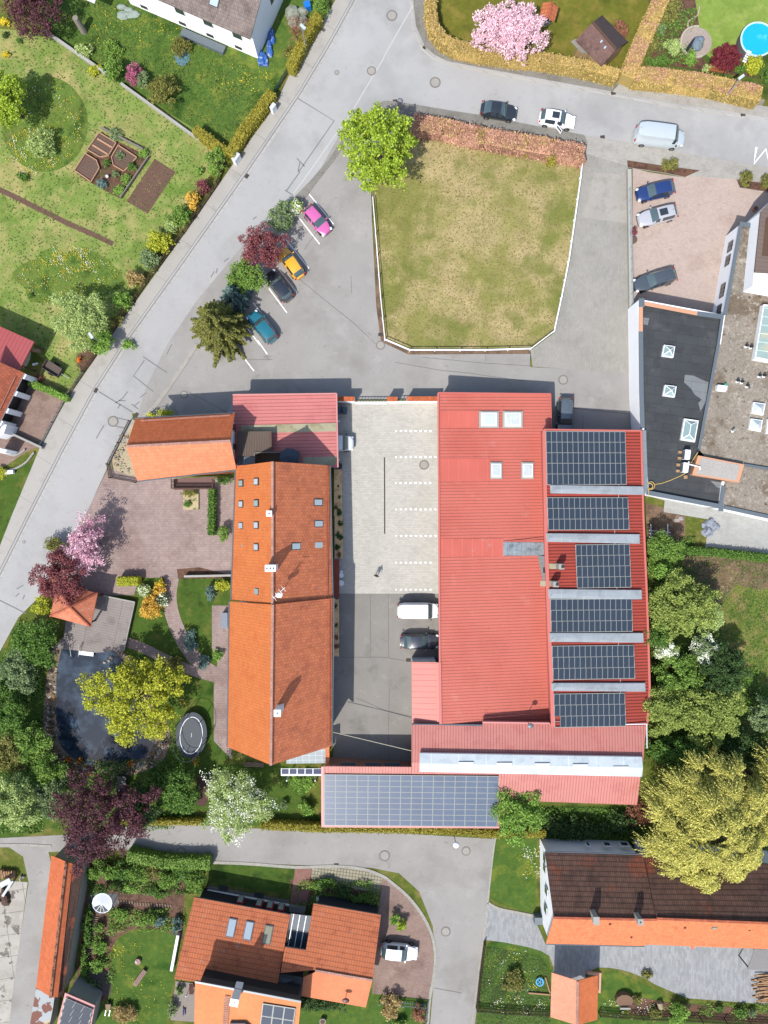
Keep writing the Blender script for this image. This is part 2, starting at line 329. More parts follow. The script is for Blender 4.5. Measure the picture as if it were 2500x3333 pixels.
struct('path', PM([('C3',640,1240),('C3',660,1260),('C3',800,1300),('C3',790,1395),('D3',1180,30),('D3',1130,272),('D3',1800,335),('D3',1800,-20),('C3',1300,1340)]), .030, M['palepav'])
def ribbon(pts, w):
    L_, R_ = [], []
    for i, p in enumerate(pts):
        a = pts[max(i-1, 0)]; b = pts[min(i+1, len(pts)-1)]; d = Vector((b[0]-a[0], b[1]-a[1])).normalized(); ww = w[i] if isinstance(w, list) else w
        L_.append((p[0]-d.y*ww/2, p[1]+d.x*ww/2)); R_.append((p[0]+d.y*ww/2, p[1]-d.x*ww/2))
    return L_+R_[::-1]
def smoothline(pts, n=5):
    out = []; k = len(pts)
    for i in range(k-1):
        p0, p1, p2, p3 = pts[max(i-1, 0)], pts[i], pts[i+1], pts[min(i+2, k-1)]
        for j in range(n):
            t = j/n; out.append(tuple(.5*((2*p1[c])+(-p0[c]+p2[c])*t+(2*p0[c]-5*p1[c]+4*p2[c]-p3[c])*t*t+(-p0[c]+3*p1[c]-3*p2[c]+p3[c])*t**3) for c in (0, 1)))
    out.append(tuple(pts[-1][:2])); return out
def sline(t, pts, n=5): return smoothline([tuple(P(t, x, y)[:2]) for x, y in pts], n)
struct('path', ribbon(sline('O', [(372,1245),(366,1290),(376,1340),(402,1395),(440,1440),(500,1475)]), 1.7), .014, M['pink'])
struct('path', ribbon(sline('O', [(270,1385),(310,1400),(360,1425),(420,1450),(490,1470)]), 1.2), .018, M['pink'])
struct('path', PP('O', [(458,1308),(500,1308),(500,1640),(462,1600),(462,1480),(470,1430),(458,1400)]), .022, M['pink'])
struct('road', PP('O', [(348,1772),(500,1789),(700,1790),(1068,1812),(1055,1960),(1046,2040),(1020,2260),(925,2260),(936,2130),(940,2060),(935,2000),(905,1925),(862,1886),(800,1874),(640,1868),(420,1860),(330,1852),(270,1835),(105,1840),(112,1870),(62,2260),(15,2260),(30,2120),(62,1905),(50,1850),(20,1830),(-40,1830),(-40,1812),(200,1800)]), .020, M['yard'])
M['slabs'] = surf('cracked_concrete_slabs', (214,208,196), fine=.06, p=(((108,98,86), .55, .57, .6, .8), ((190,182,168), .8, .5, .6, .5)), tile=(8, 2.6, 2.6, 0, .07, .5, .06))
struct('concrete_yard', PP('O', [(-30,1900),(60,1905),(33,2110),(20,2260),(-30,2260)]), .018, M['slabs'])
struct('driveway', PM([('F1',1650,200),('F2',0,215),('F2',60,245),('F2',200,370),('F2',300,500),('F2',370,650),('F2',410,800),('F2',410,980),('F2',385,1120),('F2',365,1225),('F1',1560,1175),('F1',1600,600)]), .026, M['driveway'])
struct('path', PP('F1', [(925,125),(1060,125),(1015,450),(875,440)]), .028, M['redpath'])
struct('path', PP('F1', [(1062,130),(1240,125),(1400,135),(1520,160),(1650,200),(1620,345),(1400,300),(1200,265),(1050,215)]), .028, M['grid'])
struct('driveway', PP('C0', [(215,330),(540,460),(335,845),(210,900),(40,1020),(-80,1060),(-80,700)]), .024, M['driveway'])
# pavements with kerbs
KERB = surf('kerb_stone', (214,210,202), fine=.06, stripe=(60, 1.0, .05, .4))
def walk(pts, mat, name='pavement', z=.11): struct(name, pts, z, mat, thick=.12, side=KERB)
kl = [('S',1162,-60),('S',1145,0),('S',1063,148),('S',969,304),('S',797,557),('S',594,845),('S',401,1115),('S',307,1262),('S',199,1462),('S',88,1678),('S',-6,1866),('S',-60,1980)]
walk(PM(kl+[('S',-60,1900),('S',0,1780),('S',39,1680),('S',133,1453),('S',219,1300),('S',345,1120),('S',482,928),('S',650,695),('S',745,556),('S',898,341),('S',949,231),('S',1050,74),('S',1093,0),('S',1120,-60)]), M['pavement'])
walk(PM([('S',1348,-60),('S',1348,0),('S',1354,86),('S',1383,153),('S',1414,180),('S',1454,200),('S',1602,229),('S',1850,274),('S',1990,299),('S',2018,270),('S',1900,254),('S',1681,213),('S',1524,190),('S',1438,155),('S',1405,122),('S',1387,88),('S',1383,0),('S',1383,-60)]), M['brickpath'])
walk(PM([('S',1992,300),('S',2191,337),('S',2560,392),('S',2560,358),('S',2395,333),('S',2191,294),('S',2019,270)]), M['slabpath'])
walk(PM([('S',1215,345),('S',1250,330),('S',1290,332),('S',1446,358),('S',1575,378),('S',1685,400),('S',1900,441),('S',1912,466),('S',1900,474),('S',1759,453),('S',1563,421),('S',1400,386),('S',1320,378),('S',1250,360)]), M['brickpath'])
walk(PM([('S',1904,442),('S',2042,464),('S',2226,499),('S',2560,556),('S',2560,615),('S',2400,585),('S',2230,572),('S',2040,540),('S',1905,500)]), M['slabpath'], z=.06)
# brick strip between street and parking bays
walk(PM([('S',1125,440),('S',1070,520),('S',1010,590),('S',960,640),('S',950,660),('S',985,660),('S',1022,607),('S',1090,520),('S',1130,460)]), M['brickpath'])
walk(PM([('S',636,1120),('S',600,1175),('S',500,1320),('S',455,1362),('S',463,1370),('S',515,1322),('S',612,1180),('S',648,1122)]), M['concrete'], name='kerb')
# narrow verge beside the paddock fence
struct('verge', PM([('S',1212,620),('S',1218,620),('S',1224,800),('S',1242,1000),('S',1252,1100),('S',1330,1138),('S',1725,1138),('S',1728,1152),('S',1330,1154),('S',1240,1112),('S',1225,1000)]), .034, M['dirt'])
# gutter line in the street, repair lines, markings
struct('verge', PM([('A3',420,600),('A3',700,650),('A3',1000,690),('A3',1300,745),('A3',1640,830),('A3',1600,890),('A3',1390,860),('A3',1000,775),('A3',430,690)]), .02, surf('dry_verge', (170,156,140), fine=.25, fs=5, bump=.8, p=(((130,130,70), 1.2, .55, .64, .8), ((196,186,172), 2, .55, .66, .6))))
struct('verge', PM([('A2',335,-60),('A2',345,230),('A2',480,405),('A2',700,490),('A2',1100,555),('A2',1659,655),('A3',430,692),('A3',430,640),('A2',1659,600),('A2',1100,500),('A2',700,440),('A2',500,360),('A2',400,220),('A2',380,-60)]), .02, surf('brown_verge', (176,136,88), fine=.2, fs=5, bump=.8, p=(((140,100,66), 1.2, .5, .64, .7),)))
LINE = surf('road_paint', (246,246,244), k=.62, fine=.05, p=(((205,205,203), 4, .58, .66, .7),))
DARKJ = surf('tar_joint_shadow_edge', (128,126,124), fine=.1); TAR = surf('tar_patch', (150,150,150), fine=.1)
def strokes(name, lines, mat, z, w, kind='structure'):
    b = MB()
    for ln in lines:
        q = ribbon([tuple(P(*p)[:2]) for p in ln], w); n = len(ln)
        for i in range(n-1): b.poly([(q[i][0], q[i][1], z), (q[i+1][0], q[i+1][1], z), (q[2*n-2-i][0], q[2*n-2-i][1], z), (q[2*n-1-i][0], q[2*n-1-i][1], z)][::-1])
    o = b.build(name, mat); o['kind'] = kind; return o
strokes('gutter_joint', [[('S',x+7,y+4) for _, x, y in kl]], TAR, .030, .10)
strokes('gutter_channel', [[('S',x+12,y+7) for _, x, y in kl]], KERB, .028, .26)
strokes('gutter_channel', [[('S',1338,-60),('S',1338,0),('S',1344,90),('S',1374,160),('S',1408,190),('S',1452,210),('S',1602,239),('S',1850,284),('S',1995,310),('S',2191,347),('S',2560,402)]], KERB, .028, .26)
strokes('edge_line', [[('S',1345,18),('A2',120,260),('A2',0,470),('A1',1659,480),('A1',1380,950),('A1',1200,1200),('A1',1040,1429),('B1',900,190)]], plain('worn_edge_line', (226,224,220)), .031, .17)
strokes('tar_line', [[('A1',945,820),('A1',1245,1005),('A1',950,1429)],[('A1',935,1315),('A1',1000,1385)],[('A1',960,1350),('A1',945,1429)],[('B1',850,155),('B1',960,0)],[('B1',835,150),('B1',905,195)],
  [('B1',570,395),('B1',600,370)],[('B1',370,715),('B1',330,745)],[('B1',250,825),('B1',220,875)],[('B1',275,800),('B1',265,840)],
  [('C0',1190,105),('C0',1390,240)],[('C0',1200,135),('C0',1110,265),('C0',1275,395)],[('C0',820,395),('C0',1100,565)],[('C0',1060,395),('C0',1020,450),('C0',960,490)],[('C0',1045,470),('C0',990,470)],[('C0',1000,500),('C0',980,535)],
  [('C0',865,675),('C0',825,740),('C0',800,785)],[('C0',970,612),('C0',1090,640)],[('C0',950,680),('C0',1040,700)],[('C0',1430,0),('C0',1385,85)],[('C0',1215,405),('C0',1165,445)],[('C0',1095,500),('C0',1150,540)],[('C0',1160,480),('C0',1120,510)],
  [('C0',290,1060),('C0',380,1100)],[('D0',0,700),('D0',60,730),('D0',220,810)],[('D0',195,572),('D0',140,605)],[('D0',160,640),('D0',130,670)],[('D0',205,655),('D0',190,690)]], TAR, .033, .12)
strokes('asphalt_crack_shadow_edge', [[('B1',945,880),('B1',1150,1050),('B1',1400,1250),('B1',1590,1429)],[('B1',1385,860),('B1',1390,1010)],[('B1',1100,500),('B1',1000,640)],[('C1',520,130),('C1',730,128)],
  [('C2',320,110),('C2',850,160),('C2',1210,180)],[('C2',90,150),('C2',480,220),('C2',700,240),('C2',860,265),('C2',1160,305)],[('C2',845,90),('C2',845,150)],[('C2',1215,90),('C2',1212,180)],
  [('E2',45,0),('E2',40,200),('E2',35,400),('E2',45,640)],[('E1',1430,80),('E1',1659,180),('E2',230,250)],[('D2',35,645),('D2',38,1175)],[('D2',0,1172),('D2',230,1210)],[('D1',1545,645),('D1',1545,1170)],[('D1',1290,1172),('D1',1659,1172)],
  [('C3',0,530),('C3',500,578)],[('C3',120,590),('C3',120,720)],[('F2',420,1130),('F2',640,1170)],[('C1',40,400),('C1',380,580)]], DARKJ, .037, .05)  # first stroke here paints the edge of the solar sheds' cast shadow
strokes('bay_line', [[('B1',1038,185),('B1',1240,435)],[('B1',935,358),('B1',1125,600)],[('B1',843,560),('B1',1035,800)],[('B1',768,785),('B1',935,1000)],[('B1',703,968),('B1',853,1170)],[('B1',572,1085),('B1',760,1330)],[('B1',505,1272),('B1',630,1440)],[('C1',448,52),('C1',580,225)],[('C1',610,-30),('C1',690,85)]], LINE, .033, .13)
strokes('road_lettering', [[('A3',1562,1225),('A3',1540,1362),('A3',1640,1240),('A3',1672,1380),('A3',1760,1262)]], LINE, .033, .26)
b = MB()
for t, y, x0 in (('C2',722,100),('C2',938,100),('C2',1155,98),('C2',1373,100),('D2',163,102),('D2',386,100),('D2',610,100)):
    for i in range(9):
        if i == 8 and y in (1155, 386, 610, 722): continue
        p = P(t, x0+i*40.8, y); b.box((p.x, p.y, .0405), (.27 if i else .16, .20, .006))
o = b.build('bay_marking', LINE); o['kind'] = 'structure'
# drains and manholes
MH = surf('cast_iron', (196,190,180), fine=.1); MHR = surf('manhole_ring', (150,146,140), fine=.1); IRON = surf('dark_iron', (104,92,84), fine=.15, stripe=(0, .12, .05, .6))
for t, x, y, r, lb in (('A1',1555,590,.42,'pale round manhole cover near the street edge line'),('A2',65,130,.5,'round manhole cover near the top of the street'),('A2',425,686,.5,'round manhole cover in the side street bend'),
   ('C0',940,642,.5,'pale manhole cover inside a dark tarred ring'),('C1',1630,10,.42,'manhole cover beside the lower left paddock corner'),('C2',1488,297,.45,'manhole cover north of the parked grey suv'),
   ('C2',333,1003,.45,'pale manhole cover in the paved courtyard bays'),('C0',1530,420,.35,'small pale manhole cover at the shadow edge'),('E0',1507,1360,.45,'manhole cover in the lower lane near the purple tree'),
   ('E3',-850,1352,.42,'concrete manhole cover in the small lawn'),('F2',513,660,.45,'manhole cover in the middle of the lower road'),('F2',5,30,.5,'faint manhole cover in the lower lane bend'),('B1',600,480,.4,'manhole cover half under the purple plum tree'),
   ('A1',1267,604,.22,'small round valve cover in the main street'),('D0',200,214,.15,'tiny round valve cover in the lower street')):
    p = P(t, x, y); b = MB(); b.disc((p.x, p.y, .047), r, .02, 20, 0); b.disc((p.x, p.y, .041), r*1.32, .02, 24, 1)
    b.solo('manhole_cover', [MH, MHR], lb, 'manhole cover', 'manhole covers in the streets and yards')
for t, x, y, a, lb in (('B1',520,35,55,'rusty drain grate at the kerb above the parking bays'),('C0',798,385,60,'dark drain grate at the kerb near the branching tar lines'),('A2',340,390,55,'drain grate at the curved kerb'),('A3',373,775,8,'brown drain grate at the north kerb above the van'),
   ('A3',283,1140,8,'drain grate at the south kerb left of the van'),('A2',92,842,5,'drain grate at the kerb left above the big green tree'),('F1',1263,108,0,'drain grate beside the grass grid pavers'),('D2',203,1195,0,'small square drain box south of the black coupe'),('C0',1135,590,60,'drain grate beside the orange roofed house'),('A3',1450,952,8,'drain grate at the north kerb near the right edge'),('B1',1630,1350,0,'drain grate by the paddock verge')):
    p = P(t, x, y); b = MB(); b.box((p.x, p.y, .04), (.55, .4, .03), math.radians(a)); b.solo('drain_grate', IRON, lb, 'drain grate', 'drain grates')
p0 = P('O', 830.5, 988); p1 = P('O', 831, 1153); b = MB(); b.bar((p0.x, p0.y, .046), (p1.x, p1.y, .046), .14, .02)
b.solo('channel_drain', IRON, 'long dark channel drain down the middle of the beige courtyard', 'drain')
# ================================================================ BUILDINGS
WHITE = surf('white_render', (244,245,247), k=.72, fine=.03, fs=3, big=.03, bump=.05)
GREYW = surf('grey_render', (206,210,214), k=.62, fine=.03, big=.03, bump=.05)
TILE_O = surf('orange_roof_tiles', (242,140,76), k=.41, fine=.09, fs=6, big=.05, p=(((232,122,64), .8, .5, .68, .6), ((214,128,90), 1.9, .66, .74, .4)), tile=(0, .2, .33, .5, .04, .12, .12, .06), bump=.6)
TILE_OV = surf('orange_roof_tiles_weathered', (248,146,100), k=.47, fine=.09, fs=5, big=.05, p=(((220,126,92), .6, .5, .66, .7), ((228,186,166), 1.4, .62, .74, .45), ((190,110,84), 2.4, .6, .7, .4)), tile=(0, .3, .33, .5, .05, .22, .24, .06), bump=.6)
TILE_S = surf('salmon_roof_tiles', (255,156,112), k=.44, fine=.05, fs=5, big=.03, tile=(2.5, .3, .33, .5, .05, .14, .2, .05), bump=.5)
TILE_SD = surf('rust_roof_tiles', (250,136,84), k=.46, fine=.07, fs=5, big=.03, tile=(2.5, .3, .33, .5, .05, .18, .2, .05), bump=.5)
TILE_T = surf('terracotta_pantiles', (238,138,92), k=.42, fine=.07, fs=5, big=.05, p=(((214,172,150), 1.3, .62, .68, .6), ((198,104,70), .8, .55, .66, .6)), tile=(-10.5, .3, .50, 0, .04, .34, .08, .075), bump=.8)
TILE_B = surf('dark_brown_tiles', (136,100,84), k=.42, fine=.18, fs=6, big=.08, p=(((196,98,56), .28, .56, .64, .55), ((86,64,54), .6, .5, .66, .6)), tile=(-1.5, .22, .43, 0, .045, .5, .30, .11), bump=1)
TILE_L = surf('light_orange_tiles', (248,150,98), k=.42, fine=.09, fs=6, big=.04, p=(((226,128,84), 1.2, .52, .66, .6), ((236,176,150), 2.4, .6, .7, .5)), tile=(-1.5, .24, .3, .5, .04, .18, .2, .05), bump=.6)
TILE_G = surf('grey_brown_pantiles', (158,142,134), k=.40, fine=.12, fs=6, p=(((190,184,178), 2.8, .64, .70, .7), ((112,98,90), .7, .5, .66, .6)), tile=(-23, .22, .34, 0, .05, .16, .3, .07), bump=.8)
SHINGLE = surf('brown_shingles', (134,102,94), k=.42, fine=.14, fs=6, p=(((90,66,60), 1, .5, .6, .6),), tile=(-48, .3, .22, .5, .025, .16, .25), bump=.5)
def metal(name, c, ang, sp, dk=.28, wd=.045, k=.42, fine=.05, p=(), rough=.5): return surf(name, c, k=k, fine=fine, fs=6, big=.04, rough=rough, p=p, stripe=(ang, sp, wd, dk), bump=.5)
RM_E = metal('red_standing_seam', (238,130,112), 91, .36, dk=.48, wd=.06, p=(((224,112,94), .12, .5, .66, .6), ((244,158,142), .5, .6, .72, .4), ((206,100,86), 1.1, .62, .74, .35), ((238,176,164), 2.6, .68, .75, .35)))
RM_C = metal('pink_red_seam', (238,144,138), 91.2, .40, dk=.5, wd=.06, p=(((204,104,102), .4, .5, .68, .4),))
RM_V = metal('faded_red_seam', (234,152,140), -1.5, .33, dk=.48, wd=.055, p=(((214,120,112), .5, .5, .66, .5),))
RM_L = metal('left_red_seam', (196,96,96), -28, .45, dk=.45)
RED_CORR = surf('red_corrugated', (202,84,68), k=.40, fine=.06, stripe=[(90.6, .36, .14, .42), (90.6, .36, .05, .35)], p=(((160,50,40), 1.2, .6, .72, .4),), bump=1)
RED_TRIM = plain('red_trim', (234,126,112), k=.42); PINK_TRIM = plain('pale_red_trim', (236,158,152), k=.44)
GREY_TRIM = plain('zinc_trim', (132,144,152), rough=.45, metal=.2); DARK = plain('dark_recess', (40,42,46), k=.5); ZINC = surf('zinc_sheet', (176,188,194), fine=.12, rough=.4, p=(((120,136,148), 1.1, .48, .62, .8), ((216,222,224), 2, .6, .7, .6)), stripe=(0, .55, .04, .4))
POLY = surf('milky_polycarbonate', (214,224,228), k=.52, fine=.06, rough=.35, p=(((184,198,206), .8, .5, .66, .6), ((236,240,240), 1.6, .6, .7, .5)), stripe=(0, 3.1, .06, -.3), bump=.1)
POLY_S = surf('grey_polycarbonate', (186,194,200), k=.42, fine=.08, rough=.6, spec=.2, p=(((156,164,168), .7, .5, .66, .6), ((210,216,218), 1.6, .6, .7, .5)), stripe=(0, 2.6, .05, -.2), bump=.1)
POLY_Y = surf('yellowed_polycarbonate', (206,198,164), fine=.1, rough=.4, p=(((168,158,112), .7, .5, .64, .8),), stripe=(91, .14, .02, .15))
BROWNCORR = surf('brown_corrugated', (134,116,104), fine=.07, stripe=(0, .19, .07, .4), bump=.9)
WOOD = surf('brown_timber', (116,88,72), fine=.15, stripe=(90, .14, .02, .5)); WOODL = surf('light_timber', (206,164,124), fine=.1)
FRAME = plain('dark_window_frame', (74,76,78), rough=.4); WFRAME = plain('white_frame', (236,240,240), k=.7)
GLASS = plain('sky_glass', (192,208,218), k=.5, rough=.08, spec=.9, coat=.5); GLASSD = plain('dark_glass', (56,66,74), k=.6, rough=.06, spec=.9, coat=.5); GLASSG = plain('greenish_glass', (150,174,172), k=.55, rough=.1, spec=.8)
RIDGE = surf('ridge_tiles', (214,164,148), fine=.15, tile=(0, .4, .4, 0, .05, .2, .3)); RIDGE_R = surf('rust_ridge_tiles', (206,112,80), fine=.12, tile=(0, .4, .4, 0, .05, .2, .4))
PEACH = plain('peach_coping', (236,176,138), k=.46); CONC = surf('concrete', (200,198,190), fine=.08); BITUMEN = surf('bitumen_roof', (78,82,84), k=.42, fine=.12, fs=5, big=.12, bs=.3, rough=.8, p=(((112,114,114), .35, .56, .7, .5), ((66,66,72), .6, .5, .66, .6)), tile=(-8, 2.6, 1.05, .4, .05, .35, .12))
BITL = surf('dry_bitumen_patch', (150,154,156), fine=.08, tile=(-8, 2.6, 1.05, .4, .05, .3, .08)); BROWNSH = plain('brown_shutter', (96,62, 52), k=.5)
def shrink(pts, d):
    n = len(pts); out = []; c = sum((Vector((p[0], p[1])) for p in pts), Vector((0, 0)))/n
    for p in pts:
        v = Vector((p[0], p[1]))-c; out.append(Vector((c.x+math.copysign(max(abs(v.x)-d, 0), v.x), c.y+math.copysign(max(abs(v.y)-d, 0), v.y))))
    return out
def gable4(par, ra, rb, hr, la, lb, qa, qb, he, mL, mR, wall=None, inset=.45, ridge=None, thick=.16, heR=None, zb=0, gut=None):
    """ridge ra-rb, left eave la-lb, right eave qa-qb; returns the two roof planes"""
    heR = he if heR is None else heR
    RA, RB = P(*ra, hr), P(*rb, hr); LA, LB = P(*la, he), P(*lb, he); QA, QB = P(*qa, heR), P(*qb, heR)
    if wall:
        def at(a, r, b, s): return r.lerp(a, s)
        s = 1-inset/max((LA-RA).to_2d().length, 1); d = (RB-RA).to_2d().normalized().to_3d()*inset
        b = MB(); pts = []
        for r, l, q, sg in ((RA, LA, QA, 1), (RB, LB, QB, -1)):
            pts.append([r.lerp(l, s)+d*sg, r+d*sg, r.lerp(q, s)+d*sg])
        dn = Vector((0, 0, -thick-.01)); g = lambda p: Vector((p.x, p.y, zb))
        for e in pts:
            b.poly([g(e[0]), g(e[2]), e[2]+dn, e[1]+dn, e[0]+dn])
        b.poly([g(pts[0][0]), g(pts[1][0]), pts[1][0]+dn, pts[0][0]+dn]); b.poly([g(pts[0][2]), g(pts[1][2]), pts[1][2]+dn, pts[0][2]+dn])
        b.build('wall', wall, par)
    b = MB(); b.slab([RA, RB, LB, LA], thick, 0, 0); b.slab([RA, RB, QB, QA], thick, 1, 1)
    b.build('roof', [mL, mR], par)
    if ridge:
        b = MB(); b.bar(RA+Vector((0, 0, .07)), RB+Vector((0, 0, .07)), .26, .12); b.build('ridge', ridge, par)
    if gut:
        for a, c in ((LA, LB), (QA, QB)):
            o = (a-RA); o.z = 0; o = o.normalized()*.09
            b = MB(); b.tube(a+o-Vector((0, 0, .08)), c+o-Vector((0, 0, .08)), .075, n=6); b.build('gutter', gut, par)
    return plane(RA, RB, LA), plane(RA, RB, QA)
def onplane(par, name, pl, ax, c, size, lift, mat, sub=None, label=None):
    """a box lying on a roof plane; ax: horizontal direction of its width"""
    n = pl[1]; x = Vector(ax).normalized(); x = (x-n*x.dot(n)).normalized(); y = n.cross(x)
    b = MB(); b.box(c+n*(lift+size[2]/2), size, M=Matrix((x, y, n)).transposed()); return b.build(name, mat, sub or par, label=label)
def skylight(par, pl, ax, t, x, y, w, l, glass, frame=None, hgt=.14, rim=.09):
    c = hit(pl, t, x, y); f = onplane(par, 'skylight', pl, ax, c, (w, l, hgt), -.02, frame or FRAME); f.name = 'skylight'
    onplane(par, 'pane', pl, ax, c, (w-2*rim, l-2*rim, .03), hgt-.02, glass, sub=f); return f
def chimney(par, t, x, y, top, base, w, l, mat, pots=1, rz=0, capm=None):
    c = P(t, x, y, top); b = MB(); b.box((c.x, c.y, (top+base)/2), (w, l, top-base), rz)
    o = b.build('chimney', mat, par); ca = MB(); ca.box((c.x, c.y, top+.04), (w+.1, l+.1, .08), rz); ca.build('cap', capm or mat, o)
    p = MB()
    for i in range(pots):
        d = (i-(pots-1)/2)*.34; p.disc((c.x+d*math.cos(rz), c.y+d*math.sin(rz), top+.12), .09, .05, 10)
    p.build('flue', DARK, o); return o
def ctr(*pts): v = sum((Vector(p) for p in pts), Vector())/len(pts); return Vector((v.x, v.y, 0))
def flat(par, name, pts, t, mat, side=None, label=None):
    b = MB(); b.slab(pts, t, 0, 1 if side else 0); return b.build(name, [mat]+([side] if side else []), par, label=label)
# ---- long orange roofed barn
BN = thing('barn', ctr(P('C1', 733, 975, 11), P('E1', 720, 640, 11)), 'long barn with bright orange tiled gable roof and rows of small skylights', 'barn')
nL, nR = gable4(BN, ('C1',733,975), ('D1',733,733), 11.1, ('C1',1205,1008), ('D1',1228,682), ('C1',430,1015), ('D1',392,700), 5.4, TILE_OV, TILE_O, WHITE, ridge=RIDGE, gut=GREY_TRIM)
sL, sR = gable4(BN, ('D1',735,735), ('E1',720,640), 11.5, ('D1',1236,682), ('E1',1222,482), ('D1',378,710), ('E1',360,490), 5.65, TILE_OV, TILE_O, WHITE, ridge=RIDGE, gut=GREY_TRIM)
for t, x, y in (('C1',475,1157),('C1',602,1143),('C1',475,1330),('C1',602,1322),('D1',475,78),('D1',602,75),('D1',475,255),('D1',602,257),('D1',468,434),('D1',475,612),('D1',605,625)):
    skylight(BN, nR, (0,1,0), t, x, y, .78, .95, GLASS if (x+y) % 2 else GLASSG)
for t, x, y in (('C1',1108,1315),('D1',1113,63),('D1',1112,240),('D1',925,250),('D1',1112,418)):
    skylight(BN, nL, (0,1,0), t, x, y, .8, 1.25, GLASS)
chimney(BN, 'C1', 705, 1408, 11.6, 9.5, .5, .5, WHITE); chimney(BN, 'D1', 715, 433, 12.5, 9.5, 1.0, .6, WHITE, 3); chimney(BN, 'E1', 773, 207, 12.9, 9.5, .62, .62, WHITE)
p = P('D1', 790, 640, 12.6); b = MB(); b.tube((p.x, p.y, 9.5), (p.x, p.y, 12.9), .04); 
b.bar((p.x-.6, p.y-.5, 12.7), (p.x+.6, p.y+.6, 12.7), .05, .05)
for k in (-.5, -.2, .15, .45): b.bar((p.x+k-.22, p.y+k+.25, 12.72), (p.x+k+.22, p.y+k-.25, 12.72), .04, .03)
an = b.build('antenna', plain('aluminium', (220,222,224), k=.6, metal=.4), BN)
b = MB(); b.ball((p.x-.1, p.y-.25, 12.1), .38, .30, .16); b.build('satellite_dish', WFRAME, an)
for pl, t, x, y0, y1, t1 in ((nL,'C1',1178,1020,680,'D1'),(sL,'D1',1195,690,470,'E1')):   # snow guards
    a, c = hit(pl, t, x, y0), hit(pl, t1, x, y1); b = MB(); u = pl[1]*.14
    b.tube(a+u, c+u, .03, n=5); b.tube(a+u*1.9, c+u*1.9, .03, n=5); b.build('snow_guard', RIDGE_R, BN)
b = MB(); b.slab(PM([('D1',1236,357),('D1',1288,357),('D1',1288,674),('D1',1236,674)], 2.9), .12)
for y in (365, 520, 668): b.box(P('D1',1286,y,0)+Vector((-.05, 0, 1.4)), (.1, .1, 2.8))
b.build('canopy', surf('rust_canopy', (176,88,66), fine=.1, stripe=(90, .3, .04, .3)), BN)
# timber window openings on the courtyard wall
wx = P('C1', 1205, 1008, 5.4).x+ -.43
for i in range(9):
    b = MB(); b.box((wx+.02, 4.6-i*3.55, 1.7), (.06, 1.2, 1.3)); f = b.build('window', FRAME, BN); g = MB(); g.box((wx+.035, 4.6-i*3.55, 1.7), (.06, 1.0, 1.1)); g.build('pane', GLASSD, f)
# conservatory at the south gable and small PV strip
CV = thing('conservatory', ctr(P('E1', 1000, 570, 2.5)), 'glass roofed conservatory under the south gable of the orange barn', 'conservatory')
pts = PM([('E1',845,640),('E1',845,560),('E1',1170,500),('E1',1172,636)], 3.0)
for q in pts[:1]+pts[3:]: q.z = 2.5
flat(CV, 'glass_roof', pts, .05, surf('pale_glass_roof', (196,206,206), k=.36, fine=.05, rough=.2, spec=.6, stripe=[(0, .75, .05, -.5), (90, .6, .05, -.5)], bump=0))
b = MB(); b.prism([(q.x, q.y) for q in shrink(pts, .08)], 0, 2.4); b.build('wall', GREYW, CV)
b = MB(); b.slab(PM([('E1',1172,490),('E1',1205,482),('E1',1205,640),('E1',1172,640)], 2.9), .2); b.build('tiled_verge', TILE_OV, CV)
PS = thing('solar_shelf', ctr(P('E1', 970, 695, 2)), 'narrow row of dark blue solar modules on a white shelf behind the barn', 'solar shelf')
b = MB(); b.slab(PM([('E1',803,668),('E1',1142,668),('E1',1142,728),('E1',803,728)], 2.2), .06); b.box(P('E1',870,715)+Vector((0,0,1.05)), (.12,.12,2.1)); b.box(P('E1',1100,715)+Vector((0,0,1.05)), (.12,.12,2.1)); b.build('shelf', WFRAME, PS)
PVM = surf('solar_cells', (40,54,92), k=.5, fine=.08, rough=.15, spec=.7, stripe=[(0, .16, .012, -.6), (90, .16, .012, -.6)], bump=0)
for i in range(5):
    x0 = 808+i*66; b = MB(); b.slab(PM([('E1',x0,674),('E1',x0+(58 if i < 4 else 64),674),('E1',x0+(58 if i < 4 else 64),714),('E1',x0,714)], 2.25), .04); b.build('solar_panel', PVM, PS)
# ---- house wing
HW = thing('house', ctr(P('C1',383,805,8.7), P('C0',1050,850,8.7)), 'house wing with salmon and rust tiled gable roof beside the street', 'house')
hL, hR = gable4(HW, ('C1',383,805), ('C0',1050,850), 8.7, ('C1',432,1040), ('C0',1140,1135), ('C1',420,574), ('C0',1125,620), 5.5, TILE_S, TILE_SD, WHITE, ridge=RIDGE, gut=GREY_TRIM, inset=.5)
for pl, x0, x1, y0, y1 in ((hR,0,385,620,602),(hL,0,415,1075,1055)):
    a, c = hit(pl, 'C0', 1170, y0+28 if pl is hR else y0+26), hit(pl, 'C1', x1, y1); b = MB(); u = pl[1]*.14
    b.tube(a+u, c+u, .03, n=5); b.tube(a+u*1.8, c+u*1.8, .03, n=5); b.build('snow_guard', RIDGE_R if pl is hL else RIDGE, HW)
g = P('C1', 383, 805, 8.7); ex = g.x-.5; gy = g.y
for dy, z in ((1.2, 6.6), (-1.1, 6.6), (2.0, 4.3), (-.2, 4.3), (-2.1, 4.3)):
    b = MB(); b.box((ex+.03, gy+dy, z), (.08, .62, 1.15)); f = b.build('window', BROWNSH, HW); c = MB(); c.box((ex+.05, gy+dy, z), (.08, .42, .95)); c.build('pane', GLASSD, f)
bal = MB(); q = PM([('C0',1440,1120),('C1',255,1100),('C1',250,1200),('C0',1445,1212)], 3.0); bal.slab(q, .18); fl = bal.build('balcony', surf('balcony_boards', (150,116,108), fine=.1, stripe=(90, .15, .02, .4)), HW)
